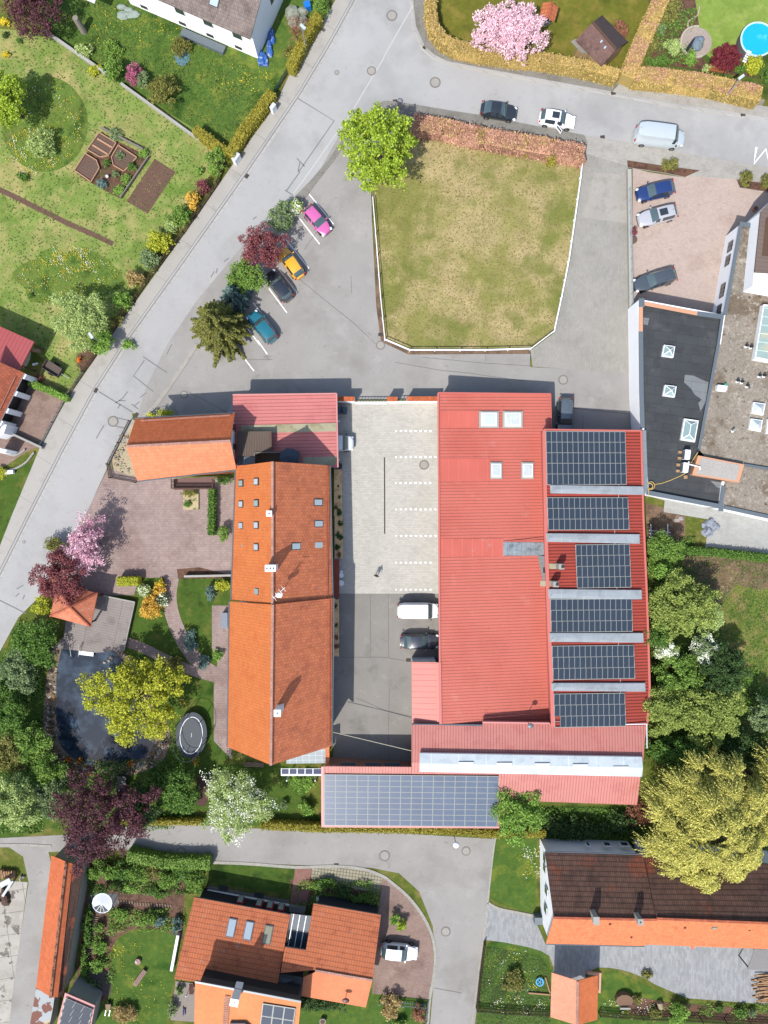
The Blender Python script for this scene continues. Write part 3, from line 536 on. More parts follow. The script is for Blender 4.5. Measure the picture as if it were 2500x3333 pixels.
b = MB(); y0 = q[2].y; xa, xb = q[3].x, q[2].x
for yy in (y0,): b.bar((xa, yy, 4.0), (xb, yy, 4.0), .12, .08); b.bar((xa, yy, 3.4), (xb, yy, 3.4), .05, .9)
b.bar((xa, y0, 4.0), (xa, q[0].y, 4.0), .1, .08); b.bar((xb, y0, 4.0), (xb, q[0].y, 4.0), .1, .08)
n = 28
for i in range(n+1): b.box((xa+(xb-xa)*i/n, y0, 3.5), (.06, .1, 1.0))
for i in range(7):
    for X in (xa, xb): b.box((X, y0+(q[0].y-y0)*i/7, 3.5), (.08, .06, 1.0))
b.build('railing', WOOD, fl)
# ---- garage with red metal roof
GB = thing('garage', ctr(P('C1',403,422,3.7), P('C1',1270,1020,3.7)), 'garage with pink red metal roof and yellowed skylight strips between barn and yard', 'garage')
gz = 3.75; gpts = PM([('C1',403,422),('C1',1265,412),('C1',1276,1024),('C1',403,1040)], gz)
flat(GB, 'roof', gpts, .25, RM_C, PINK_TRIM)
b = MB(); b.bar(gpts[0]+Vector((0,0,.05)), gpts[1]+Vector((0,0,.05)), .16, .1); b.bar(gpts[1]+Vector((0,0,.053)), gpts[2]+Vector((0,0,.053)), .16, .1); b.build('verge_trim', PINK_TRIM, GB)
b = MB(); s = shrink(gpts, .3); b.prism([(v.x, v.y) for v in s], 0, gz-.26); b.build('wall', GREYW, GB)
flat(GB, 'skylight_strip', PM([('C1',470,676),('C1',1262,655),('C1',1262,724),('C1',470,742)], gz+.04), .03, POLY_Y)
flat(GB, 'skylight_strip', PM([('C1',985,940),('C1',1268,934),('C1',1268,1004),('C1',985,1004)], gz+.04), .03, POLY_Y)
for y in (640, 962): b = MB(); b.box(P('C1',1280,y,3.2), (.35, .12, .12)); b.build('wall_lamp', WFRAME, GB)
rz = 4.8
rf = flat(GB, 'terrace_roof', PM([('C1',440,727),('C1',718,724),('C1',722,888),('C1',660,888),('C1',575,930),('C1',445,930)], rz), .1, BROWNCORR, WOOD)
b = MB()
for x, y in ((450,735),(712,732),(715,880)): b.box(P('C1',x,y,4.2), (.12, .12, 1.0))
b.bar(P('C1',722,722,rz+.05), P('C1',724,890,rz+.05), .14, .2); b.build('post', WOOD, rf)
flat(GB, 'glass_canopy', PM([('C1',440,932),('C1',578,932),('C1',578,992),('C1',440,1010)], 4.3), .05, surf('canopy_glass', (112,122,130), fine=.04, rough=.15, spec=.6, stripe=[(0, .55, .05, -.6)], bump=0), FRAME)
te = flat(GB, 'terrace', PM([('C1',580,895),('C1',950,892),('C1',950,1010),('C1',580,1010)], 3.95), .12, surf('terrace_boards', (104,82,64), fine=.12, stripe=(0, .14, .02, .5)))
b = MB(); za = 4.9; A_, B_, C_, D_ = P('C1',582,1000,za), P('C1',582,900,za), P('C1',948,896,za), P('C1',948,1000,za)
for u, v in ((A_,B_),(B_,C_),(C_,D_)):
    b.bar(u, v, .14, .08); n = int((v-u).length/.28)
    for i in range(n+1): b.box(u.lerp(v, i/n)-Vector((0, 0, .5)), (.07, .07, .95))
b.build('railing', surf('grey_railing', (150,142,132)), te)
# ---- courtyard gate wall
def lowwall(name, a, bb, h, th, wall, cop, label, cat, cops=.06, group=None):
    A, B = Vector(a), Vector(bb); A.z = B.z = 0; t = thing(name, (A+B)/2, label, cat, group)
    b = MB(); b.bar(A+Vector((0,0,h)), B+Vector((0,0,h)), th, h); b.build('wall_body', wall, t)
    b = MB(); b.bar(A+Vector((0,0,h+.09)), B+Vector((0,0,h+.09)), th+cops*2, .1); b.build('coping', cop, t); return t
OCOP = surf('orange_coping', (222,118,70), tile=(0, .25, .3, 0, .03, .1, .4))
lowwall('gate_wall', P('C1',1268,455,2.1), P('C1',1415,455,2.1), 2.0, .42, WHITE, OCOP, 'white gate wall with orange coping beside the garage roof', 'wall')
lowwall('gate_wall', P('C2',25,456,2.1), P('C2',112,456,2.1), 2.0, .42, WHITE, OCOP, 'short white gate pier with orange coping in mid courtyard entrance', 'wall')
lowwall('gate_wall', P('C2',190,454,2.1), P('C2',449,454,2.1), 2.0, .42, WHITE, OCOP, 'white gate wall with orange coping attached to the red hall', 'wall')
def gate(t1, x1, t2, x2, y, label, h=1.5):
    A, B = P(t1, x1, y, h), P(t2, x2, y, h); b = MB(); b.bar(A, B, .08, .08); b.bar(A-Vector((0,0,.6)), B-Vector((0,0,.6)), .06, .08); b.bar(A-Vector((0,0,1.25)), B-Vector((0,0,1.25)), .06, .08)
    n = int((B-A).length/.35)
    for i in range(n+1): b.box(A.lerp(B, i/n)-Vector((0,0,h/2)), (.05, .05, h-.1))
    b.solo('gate', WFRAME, label, 'gate')
gate('C1', 1418, 'C2', 22, 484, 'long white sliding gate closing the paved courtyard'); gate('C2', 114, 'C2', 188, 476, 'small white pedestrian gate in the courtyard wall')
# ---- red hall with sheds
HL = thing('hall', ctr(P('C2',450,407,4), P('E2',1380,290,4)), 'large workshop hall with broad red standing seam roof beside the courtyard', 'hall')
def hh(t, x): X = (src(t, x, 0)[0]-1428)/363; return 4.35-1.0*X
HW1 = [('C2',450,407),('C2',1383,416),('C2',1390,720),('C2',1345,735),('D2',1345,0),('D2',1352,400),('D2',1372,1429),('E2',1385,40),('E2',1388,290),('E2',470,295),('D2',463,1215)]
HP = plane(P('C2',450,407,4.35), P('E2',470,295,4.35), P('E2',1385,290,2.9))
hp = [hit(HP, *q) for q in HW1]
flat(HL, 'roof', hp, .25, RM_E, RED_TRIM)
b = MB(); s = shrink(hp, .3); b.slab([Vector((v.x, v.y, HP[0].z-((v.x-HP[0].x)*HP[1].x+(v.y-HP[0].y)*HP[1].y)/HP[1].z-.27)) for v in s], 4.3); b.build('wall', surf('hall_wall', (200,196,188), k=.5, fine=.04), HL)
up = Vector((0, 0, .07))
b = MB(); b.bar(hp[0]+up, hit(HP,'D2',463,1215)+up, .2, .12); b.bar(hit(HP,'D2',463,1215)+up, hit(HP,'E2',470,295)+up, .3, .12); b.bar(hp[0]+up*1.1, hp[1]+up*1.1, .18, .12); b.bar(hp[1]+up, hp[2]+up, .1, .12); b.build('verge_trim', RED_TRIM, HL)
RPL = surf('plain_red_sheet', (236,122,106), k=.42, fine=.05, stripe=(0, 1.13, .04, -.22)); RPLG = surf('rubbed_red_sheet', (234,122,106), k=.42, fine=.05, p=(((214,190,186), .5, .55, .75, .7),), stripe=(0, 1.17, .05, -.35))
def patch(t, pts, m, lift=.03, name='roof_sheet'): return flat(HL, name, [hit(HP, t, x, y)+Vector((0,0,lift)) for x, y in pts], .03, m)
patch('C2', [(466,553),(785,553),(785,690),(466,692)], RPL); patch('C2', [(466,950),(880,950),(884,1140),(466,1144)], RPL)
patch('D2', [(468,186),(992,186),(992,334),(470,338)], RPLG); patch('D2', [(990,216),(1332,218),(1332,328),(990,328)], ZINC, .05)
cr = [hit(HP,'D2',1276,330), hit(HP,'D2',1350,330), hit(HP,'D2',1352,560), hit(HP,'D2',1324,560)]
for i, z in enumerate((.05,.35,.35,.05)): cr[i] = cr[i]+Vector((0,0,z))
flat(HL, 'flashing', cr, .04, surf('grey_slates', (150,152,152), fine=.1, stripe=(90, .5, .04, .3)))
cr = [hit(HP,'D2',1000,214), hit(HP,'D2',1335,192), hit(HP,'D2',1335,214)]
cr[1] += Vector((0,0,.5)); b = MB(); b.slab([cr[0]+Vector((0,0,.06)), cr[1], hit(HP,'D2',1335,184)+Vector((0,0,.4)), hit(HP,'D2',1000,206)+Vector((0,0,.06))], .05); b.build('cricket', RED_TRIM, HL)
def rlight(x0, y0, x1, y1):
    a, c, d, e = [hit(HP, 'C2', *q) for q in ((x0,y0),(x1,y0),(x1,y1),(x0,y1))]
    up = Vector((0, 0, 1)); b = MB(); b.slab([a+up*.16, c+up*.16, d+up*.16, e+up*.16], .2); f = b.build('skylight', CONC, HL)
    m = (a+c+d+e)/4; k = lambda p, s, z: m+(p-m)*s+up*z
    b = MB(); b.slab([k(q, .80, .34) for q in (a,c,d,e)], .2); b.build('curb', WFRAME, f)
    b = MB(); b.slab([k(q, .62, .40) for q in (a,c,d,e)], .1); b.build('pane', POLY, f)
rlight(787,558,953,697); rlight(984,558,1152,699); rlight(881,980,980,1121); rlight(1139,980,1241,1121)
# annex
an = [P('D2',229,1212,3.5), P('D2',445,1214,3.9), P('E2',447,290,3.9), P('E2',232,287,3.5)]
flat(HL, 'annex_roof', an, .2, metal('annex_seam', (248,152,138), 91, .66, dk=.35), RED_TRIM); b = MB(); b.prism([(v.x, v.y) for v in shrink(an, .15)], 0, 3.2); b.build('annex_wall', GREYW, HL)
b = MB(); b.bar(an[1]+Vector((.1,0,.06)), an[2]+Vector((.1,0,.06)), .4, .1); b.build('flashing', PINK_TRIM, HL)
# ---- sheds with solar arrays: one long mono-pitch roof stepping down to the east
SH = thing('solar_shed', ctr(P('C3',0,1400,4.6), P('D3',0,1000,4.6)), 'row of corrugated dark red roof bays carrying dark solar panels', 'shed building')
SP = plane(P('C2',1330,712,5.3), P('E2',1395,310,5.3), P('C3',603,722,4.1))
sp = [hit(SP, *q) for q in (('C2',1328,712),('C3',603,722),('D3',620,0),('D3',648,640),('D3',662,1060),('D3',672,1429),('E3',650,306),('E2',1400,320),('E2',1392,40),('D2',1370,960),('D2',1345,200))]
flat(SH, 'roof', sp, .3, RED_CORR, RED_TRIM); b = MB(); b.prism([(v.x, v.y) for v in shrink(sp, .25)], 0, 4.0)
b.build('wall', plain('shed_wall', (226,132,120), k=.42), SH); b = MB(); w0 = shrink(sp, .12); b.slab([Vector((w0[0].x, w0[0].y, 5.0)), Vector((w0[0].x+.2, w0[0].y, 5.0)), Vector((w0[7].x+.2, w0[7].y, 5.0)), Vector((w0[7].x, w0[7].y, 5.0))], 2.4); b.build('upstand', plain('shed_upstand', (226,132,120), k=.42), SH)
b = MB(); u = Vector((0, 0, .09)); w2 = .26
for i, j, ww in ((0,1,.2),(1,2,.24),(2,3,.24),(3,4,.24),(4,5,.24),(5,6,.24),(0,10,.4),(10,9,.4),(9,8,.4),(8,7,.4)): b.bar(sp[i]+u*(1+.02*i), sp[j]+u*(1+.02*i), ww, .1)
b.build('verge_trim', RED_TRIM, SH)
PVFRAME = plain('pv_frame', (190,192,184), k=.42); PVCELL = surf('pv_cell', (66,78,92), k=.40, fine=.05, rough=.22, spec=.6, bump=0); PVCELL_SKY = surf('pv_cell_sky_reflection', (108,124,146), k=.42, fine=.08, rough=.2, spec=.7, big=.12, bs=.25, bump=0)  # last cell's lighter blue paints in the bright sky those panels mirror
def pv_array(par, pl, c00, c10, c01, nc, nr, cell=PVCELL, skip=(), lift=.16, limit=10**6, gap=.05):
    a, bx, by = hit(pl, *c00), hit(pl, *c10), hit(pl, *c01); n = pl[1]; a, bx, by = a+n*lift, bx+n*lift, by+n*lift
    ux, uy = (bx-a)/nc, (by-a)/nr; x, y = ux.normalized(), uy.normalized(); o = Vector(ORI[par.name])
    b = MB(); c = a+(bx-a)/2+(by-a)/2-n*.06
    for j in range(nr+1):
        if j in (0, nr): s = a+uy*j; b.bar(s-n*.01, s+ux*nc-n*.01, .07, .05)
    for j in range(nr): 
        s = a+uy*(j+.5)-n*.04; b.bar(s, s+ux*nc, .05, .05)
    for i in (0, nc): s = a+ux*i-n*.013; b.bar(s, s+uy*nr, .06, .05)
    rail = b.build('mounting_rail', PVFRAME, par)
    lw, lh = ux.length-.012, uy.length-.012; m = MB(); R3 = Matrix((x, n.cross(x)*(1 if n.cross(x).dot(y) > 0 else -1), n)).transposed()
    m.box((0,0,0), (lw, lh, .04), m=0, M=R3); m.box(n*.012, (lw-gap, lh-gap, .03), m=1, M=R3)
    me = bpy.data.meshes.new('solar_panel'); me.from_pydata(m.v, [], m.f); me.materials.append(PVFRAME); me.materials.append(cell); me.polygons.foreach_set('material_index', m.m); me.update()
    k = 0; rest = []
    for j in range(nr):
        for i in range(nc):
            if (i, j) in skip: continue
            c = a+ux*(i+.5)+uy*(j+.5)
            if k < limit:
                ob = link(bpy.data.objects.new('solar_panel', me)); ob.parent = par; ob.location = c-o
            else: rest.append(c)
            k += 1
    if rest:
        q = MB()
        for c in rest: q.box(c, (lw, lh, .04), m=0, M=R3); q.box(c+n*.012, (lw-gap, lh-gap, .03), m=1, M=R3)
        r = q.build('solar_panel', [PVFRAME, cell], par); r['kind'] = 'stuff'
def bay(lab, *a, **k):
    t = thing('solar_array', ctr(hit(SP, *a[0])), lab, 'solar array', 'solar arrays on the shed bays'); pv_array(t, SP, *a, **k)
bay('largest dark solar array, fifteen panels wide and five deep, on the northernmost shed bay', ('C2',1340,727),('C3',466,730),('C2',1351,1168),15,5)
bay('three row dark solar array on the second shed bay below the largest array', ('C2',1350,1276),('C3',488,1276),('D2',1362,114),15,3)
bay('narrower four row dark solar array beside the two roof vents', ('D2',1587,238),('D3',501,234),('D2',1602,596),10,4)
bay('three row dark solar array below the array with the roof vents', ('D2',1378,690),('D3',520,686),('D2',1386,962),15,3)
bay('three row dark solar array second from the south end of the sheds', ('D2',1391,1078),('D3',537,1070),('D2',1402,1356),15,3)
bay('southernmost dark solar array with its lower left corner panel missing', ('E2',1406,46),('E3',462,38),('E2',1416,322),13,3, skip=((0,2),))
for x0, y0, x1, y1, t0, t1, tb, yb0, yb1, lb in ((1378,1172,615,1183,'C2','C3','C3',1240,1252,0),(1345,142,583,150,'D2','D3','D',212,228,0),(1362,604,600,612,'D2','D3','D',682,688,0),(1372,968,614,968,'D2','D3','D',1040,1046,0),(1388,1382,630,1382,'D2','D3','D',1445,1452,0)):
    q = [hit(SP, t0, x0, y0), hit(SP, t1, x1, y1), hit(SP, t1, x1+3, yb1), hit(SP, t0, x0+3, yb0)]; up = Vector((0,0,.32)); q = [v+up for v in q]
    f = flat(SH, 'rooflight', q, .3, POLY_S, GREYW)
    b = MB(); r = (q[0]+q[3])/2+Vector((.4,0,.05)), (q[1]+q[2])/2+Vector((-.4,0,.05)); b.poly([q[0]+Vector((0,0,.01)), r[0], r[1], q[1]+Vector((0,0,.01))][::-1]); b.poly([q[3]+Vector((0,0,.01)), q[2]+Vector((0,0,.01)), r[1], r[0]][::-1]); b.build('glazing', POLY_S, f)
    b = MB(); e = q[2].lerp(q[1], .5)+Vector((-2.9,0,.13)); b.bar(e+Vector((0,1.5,0)), e-Vector((0,1.5,0)), .06, .05); b.build('cable_duct', PVFRAME, f)
for x, y in ((1455,412),(1410,556)):
    c = hit(SP, 'D2', x, y); b = MB(); b.box(c+Vector((-.1,0,.75)), (.6,.6,1.5)); v = b.build('roof_vent', CONC, SH); b = MB(); b.disc((c.x, c.y, c.z+1.7), .16, .25, 12); b.build('flue', DARK, v)
    b = MB(); b.box(c+Vector((-.9,-.05,.1)), (1.3,.6,.06)); b.build('flashing', POLY_Y, v)
# ---- south workshop
WS = thing('workshop', ctr(P('E2',1000,600,5)), 'south workshop with faded red seam roof and a long white ridge rooflight', 'workshop')
RZ, NZ, SZ = 5.0, 4.3, 3.9
up = lambda q: q
na = [P('E2',229,300,NZ), P('E2',818,318,NZ), P('E2',820,280,NZ+.35), P('E2',1378,288,NZ+.35), P('E2',1402,325,NZ+.3), P('E3',0,318,NZ+.3), P('E3',650,308,NZ), P('E3',618,650,RZ), P('E2',1000,625,RZ), P('E2',229,618,RZ)]
NP = plane(P('E2',229,300,NZ), P('E3',650,318,NZ), P('E2',229,618,RZ))
na = [hit(NP, *q) for q in (('E2',229,302),('E2',818,316),('E2',820,280),('E2',1378,288),('E2',1402,324),('E3',0,318),('E3',648,308),('E3',618,650),('E2',229,618))]
flat(WS, 'roof', na, .22, RM_V, PINK_TRIM)
SPL = plane(P('E2',229,618,RZ), P('E3',618,650,RZ), P('E2',1100,935,SZ))
sa = [hit(SPL, *q) for q in (('E2',229,618),('E3',618,650),('E3',600,740),('E3',572,970),('E2',960,930),('E2',955,718),('E2',229,712))]
flat(WS, 'roof', sa, .22, RM_V, PINK_TRIM)
wb = [na[0], P('E3',648,308,NZ), P('E3',572,965,SZ), P('E2',975,925,SZ), P('E2',975,690,RZ), P('E2',229,690,RZ)]
b = MB(); b.prism([(v.x, v.y) for v in shrink([wb[0], wb[1], P('E3',600,720,RZ), wb[5]], .25)], 0, 3.9); b.build('wall', plain('north_wall', (196,186,178)), WS); b = MB(); b.prism([(v.x, v.y) for v in shrink([wb[4], P('E3',600,720,RZ), wb[2], wb[3]], .25)], 0, 3.5); b.build('wall', surf('workshop_wall', (196,186,178), k=.5), WS)
b = MB(); b.bar(P('E2',820,284,NZ+.45), P('E2',1376,292,NZ+.45), .16, .5); b.build('parapet', PINK_TRIM, WS)
b = MB(); b.tube(P('E2',240,300,NZ-.1), P('E2',815,306,NZ-.1), .12); b.build('gutter', GREY_TRIM, WS)
LZ = 5.35; la, lb_, lc, ld = P('E2',298,540,LZ), P('E3',612,572,LZ), P('E3',612,736,LZ-.1), P('E2',296,694,LZ-.1)
rl = flat(WS, 'rooflight', [la, lb_, lc, ld], .35, POLY, WFRAME)
ra_, rb_ = (la+ld)/2+Vector((0,0,.3)), (lb_+lc)/2+Vector((0,0,.3)); b = MB(); b.poly([la+Vector((0,0,.01)), ra_, rb_, lb_+Vector((0,0,.01))][::-1]); b.poly([ld+Vector((0,0,.01)), lc+Vector((0,0,.01)), rb_, ra_][::-1]); b.build('glazing', POLY, rl)
for t, x, y in (('E2',682,632),('E2',1000,638),('E2',1315,642),('E2',1632,650),('E3',437,668)):
    c = P(t, x, y, LZ+.3); b = MB(); b.box(c+Vector((0,0,-.02)), (1.7,.5,.1)); b.build('roof_vent', surf('white_vent', (236,238,236), k=.5, fine=.04), rl)
b = MB(); c = P('E2',1190,275,NZ+.3); b.tube(c, c+Vector((0,0,1.3)), .04); b.ball(c+Vector((.1,-.1,1.4)), .32, .32, .12); b.build('satellite_dish', GREY_TRIM, WS)
b = MB(); b.tube(P('E3',470,300,NZ+.2), P('E3',652,297,NZ+.2), .06); b.tube(P('E3',652,297,NZ+.2), P('E3',654,500,NZ+.6), .05); b.build('downpipe', WFRAME, WS)
# ---- pv building
PB = thing('solar_building', ctr(P('E2',300,900,3.5)), 'low building whose lean-to roof is covered by sixteen columns of solar panels coloured with a pale sky reflection', 'shed building')
PP1 = plane(P('E1',1142,652,3.95), P('E2',228,656,3.95), P('E1',1143,1148,3.0))
pb = [hit(PP1, *q) for q in (('E1',1141,650),('E2',228,655),('E2',228,712),('E2',955,722),('E2',958,1158),('E1',1143,1149))]
flat(PB, 'roof', pb, .25, RM_V, PINK_TRIM); b = MB(); b.prism([(v.x, v.y) for v in shrink([pb[0], pb[3], pb[4], pb[5]], .3)], 0, 2.8)
b.build('wall', surf('pv_building_wall', (170,120,100), k=.45), PB)
b = MB(); b.bar(pb[0]+Vector((.1,0,.05)), pb[5]+Vector((.1,0,.05)), .3, .1); b.bar(pb[5]+Vector((0,.1,.06)), pb[4]+Vector((0,.1,.06)), .3, .1); b.build('verge_trim', PINK_TRIM, PB)
pv_array(PB, PP1, ('E1',1166,713),('E2',952,726),('E1',1165,1131),16,9, cell=PVCELL_SKY, limit=100, gap=.06)
for x0 in (1300,1510,1670): b = MB(); b.box(P('E1',x0+60,640,2.6)+Vector((0,.05,0)), (1.8,.5,.12)); b.build('awning', GREY_TRIM, PB)
b = MB(); b.tube(P('E1',1235,365,3.9), P('E2',228,520,3.9), .035, n=6); b.solo('wire', plain('pale_cable', (214,206,180), k=.5), 'pale cable stretched across the dark yard from barn to hall', 'cable')
# ---- black flat roof building
FB = thing('office_building', ctr(P('C3',830,600,3.2)), 'flat roofed white building with black bitumen roof and pyramid skylights', 'building')
FZ = 3.2
f1 = PM([('B3',592,1068),('B3',630,1080),('B3',1290,1200),('C3',1255,0),('C3',1090,870),('C3',1080,925),('C3',1030,1090),('C3',1284,1142),('C3',1256,1335),('C3',664,1218),('C3',660,1240),('C3',640,720),('C3',606,400),('C3',590,0)], FZ)
flat(FB, 'roof', f1, .2, BITUMEN)
# outer wall as a thin ring under the parapet
ring = PM([('B3',590,1065),('B3',1292,1195),('C3',1258,0),('C3',1092,875),('C3',1288,1142),('C3',1262,1345),('C3',660,1232),('C3',600,400)], FZ+.3)
b = MB(); 
for i in range(len(ring)):
    if i in (2, 3): continue
    a, c = ring[i], ring[(i+1) % len(ring)]; b.bar(a, c, .24, FZ+.28)
b.build('wall', WHITE, FB)
def cop(par, pts, m, w=.42, z=FZ+.38, name='coping'):
    b = MB()
    for i in range(len(pts)-1): b.bar(P(*pts[i], z), P(*pts[i+1], z), w, .08)
    b.build(name, m, par)
cop(FB, [('B3',602,1112),('B3',602,1325)], PEACH, .45); cop(FB, [('B3',602,1325),('C3',607,400),('C3',616,700)], GREY_TRIM, .5); cop(FB, [('C3',622,716),('C3',640,1235)], surf('zinc_coping', (156,170,178), fine=.08, stripe=(90, 1.4, .04, .3)), .62)
cop(FB, [('B3',630,1092),('B3',1070,1176)], PEACH, .42); cop(FB, [('B3',1070,1176),('B3',1290,1205)], GREY_TRIM, .5, FZ+.384); cop(FB, [('B3',1280,1200),('C3',1246,0),('C3',1085,870)], GREY_TRIM, .34, FZ+.386)
cop(FB, [('B3',585,1085),('B3',632,1085)], GREY_TRIM, 1.0, FZ+.39); cop(FB, [('C3',650,1232),('C3',1262,1348)], GREY_TRIM, .5, FZ+.384); cop(FB, [('C3',1266,1350),('C3',1290,1178)], GREY_TRIM, .42, FZ+.38); cop(FB, [('C3',1248,1352),('C3',1288,1352)], GREY_TRIM, 1.0, FZ+.39)
def pts3(t, pts, z): return [P(t, x, y, z) for x, y in pts]
flat(FB, 'bitumen_patch', pts3('C3', [(968,255),(1040,262),(1120,300),(1165,318),(1140,480),(1098,560),(1080,490),(1108,460),(1050,420),(1020,370),(962,318)], FZ+.006), .004, BITL)
flat(FB, 'bitumen_patch', pts3('C3', [(1180,1135),(1270,1150),(1262,1200),(1230,1185)], FZ+.006), .004, BITL); flat(FB, 'bitumen_patch', pts3('B3', [(622,1208),(672,1215),(660,1272),(624,1265)], FZ+.006), .004, BITL)
def pyr(par, pts, z, gl, bars=True, apexs=None):
    q = pts3('C3', pts, z+.35); b = MB(); b.slab(q, .35); f = b.build('skylight', WFRAME, par); m = sum(q, Vector())/4
    k = [m+(v-m)*.86+Vector((0,0,.03)) for v in q]; ap = [m+Vector((0,0,.45))]*2 if apexs is None else [P('C3',*apexs[0],z+.8), P('C3',*apexs[1],z+.8)]
    b = MB(); b.poly([k[0],k[1],ap[0]]); b.poly([k[1],k[2],ap[1],ap[0]] if apexs else [k[1],k[2],ap[0]]); b.poly([k[2],k[3],ap[1]]); b.poly([k[3],k[0],ap[0],ap[1]] if apexs else [k[3],k[0],ap[0]]); b.build('pane', gl, f)
    if bars:
        b = MB()
        for i in range(4): b.bar(k[i]+Vector((0,0,.03)), ap[0 if i < 2 else 1]+Vector((0,0,.04)), .07, .05)
        if apexs: b.bar(ap[0]+Vector((0,0,.04)), ap[1]+Vector((0,0,.04)), .07, .05)
        b.build('glazing_bar', WFRAME, f)
pyr(FB, [(796,5),(888,18),(872,112),(778,98)], FZ, GLASSG); pyr(FB, [(804,338),(900,350),(884,442),(786,428)], FZ, GLASSG)
pyr(FB, [(965,618),(1083,635),(1052,815),(934,795)], FZ, GLASSG, True, ((1018,670),(1005,750)))
# ---- gravel roof building behind it
GR = thing('office_building', ctr(P('C3',1500,400,3.2)), 'white building with pale gravel flat roof at the right edge', 'building')
gp = PM([('B3',1432,440),('B3',1600,462),('B3',1800,480),('C3',1800,1460),('C3',1290,1350),('C3',1284,1142),('C3',1092,875),('C3',1256,0),('B3',1298,1195)], 3.35)
flat(GR, 'roof', gp, .2, M['gravel']); b = MB()
for i in (0, 8): b.bar(gp[i]+Vector((0,0,.05)), gp[0 if i == 8 else 1]+Vector((0,0,.05)), .24, 3.36)
b.build('wall', WHITE, GR); b = MB(); b.bar(P('C3',1300,1356,3.4), P('C3',1800,1470,3.4), .24, 3.36); b.build('wall', WHITE, GR)
cop(GR, [('B3',1432,445),('B3',1300,1190)], GREY_TRIM, .4, 3.5); cop(GR, [('B3',1425,428),('B3',1592,462)], GREY_TRIM, .5, 3.506); cop(GR, [('C3',1295,1355),('C3',1800,1465)], GREY_TRIM, .42, 3.5)
A, B = P('B3',1432,445,3.4), P('B3',1300,1190,3.4); d = (B-A); n = Vector((-d.y, d.x, 0)).normalized(); n = n if n.x < 0 else -n
for s, wd, cnt in ((.16,.0,2),(.32,.0,2),(.64,.0,3),(.88,.0,3)):
    for i in range(cnt):
        c = A.lerp(B, s+i*.042)+n*.16; c.z = 1.9; b = MB(); b.box(c, (.06, .75, 1.1), math.atan2(d.y, d.x)-math.pi/2); f = b.build('window', FRAME, GR); b = MB(); b.box(c+n*.02, (.06, .6, .95), math.atan2(d.y, d.x)-math.pi/2); b.build('pane', GLASSD, f)
pyr(GR, [(1540,482),(1638,495),(1620,592),(1524,572)], 3.35, POLY, False); pyr(GR, [(1518,618),(1615,632),(1600,728),(1502,708)], 3.35, POLY, False)
pyr(GR, [(1660,620),(1760,640),(1740,760),(1645,740)], 3.35, POLY, False)
q = pts3('C3', [(1622,-330),(1800,-320),(1800,170),(1548,122)], 4.1); f = flat(GR, 'roof_lantern', q, .8, WFRAME)
m = sum(q, Vector())/4; flat(GR, 'pane', [m+(v-m)*.93+Vector((0,0,.05)) for v in q], .05, surf('lantern_glass', (170,192,186), k=.5, rough=.12, spec=.7, fine=.03, p=(((214,206,170), .5, .5, .6, .6),), stripe=(82, .98, .07, -.8), bump=0)).parent = GR
q = pts3('C3', [(1078,925),(1462,1000),(1418,1150),(1028,1085)], 4.0); f = flat(GR, 'raised_plinth', q, .8, PEACH); m = sum(q, Vector())/4
flat(GR, 'gravel_tray', [m+(v-m)*.84+Vector((0,0,.012)) for v in q], .02, surf('pale_gravel', (206,200,192), fine=.25, fs=6)) 
cop(GR, [('C3',1460,1003),('C3',1800,1060)], GREY_TRIM, .3, 3.6)
for x, y, lb in ((1475,22,'left vent pipe of the pair near the glass lantern'),(1513,32,'right vent pipe of the pair near the glass lantern'),(1402,313,'left black vent pipe beside the white box on the gravel roof'),(1438,322,'black vent pipe right of its twin on the gravel roof'),(1482,354,'small vent with teal cap on the gravel roof'),(1583,270,'left vent pipe of the pair right of the gravel roof middle'),(1622,270,'right vent pipe of the pair right of the gravel roof middle'),(1364,724,'lone small white vent lying on the pale gravel')):
    c = P('C3', x, y, 3.5); t = thing('vent_pipe', (c.x, c.y, 3.35), lb, 'vent pipe', 'vent pipes on the gravel roof')
    b = MB(); b.box((c.x, c.y, 3.45), (.26,.26,.2), .2); b.build('vent_base', WFRAME, t); b = MB(); b.tube((c.x+.02, c.y+.1, 3.4), (c.x+.02, c.y+.1, 3.95), .13, n=10); b.build('pipe', DARK if '724' not in str(y) else CONC, t)
c = P('C3',1272,365,3.7); b = MB(); b.box((c.x, c.y, 3.65), (1.1,.55,.6), -.12); b.box((c.x, c.y-.33, 3.6), (.9,.12,.3), -.12); b.solo('roof_fan', WFRAME, 'white fan box on the brown gravel beside a green cap', 'fan box')
c = P('C3',1308,338,3.7); b = MB(); b.ball((c.x, c.y, 3.55), .2, .25, .3); b.solo('green_cap', plain('teal_plastic', (40,170,130), k=.7), 'teal green plastic cap beside the white fan box', 'cap')
for i, (x, y) in enumerate(((990,918),(975,1025))):
    c = P('C3', x, y, 4.1); t = thing('air_conditioner', (c.x, c.y, FZ), ['upper grey air conditioner on blocks on the black roof','lower grey air conditioner on blocks beside the peach plinth'][i], 'air conditioner', 'air conditioners on the flat roof')
    b = MB(); b.box((c.x, c.y, FZ+.55), (.6,1.1,.85), -.12); b.build('casing', WFRAME, t); b = MB(); b.box((c.x-.33, c.y-.02, FZ+.55), (.08,.95,.7), -.12); b.build('grille', GREY_TRIM, t)
    for dx, dy in ((-.55,.35),(-.6,-.35)): b = MB(); b.box((c.x+dx, c.y+dy, FZ+.1), (.4,.3,.2), -.12); b.build('block', WOODL, t)
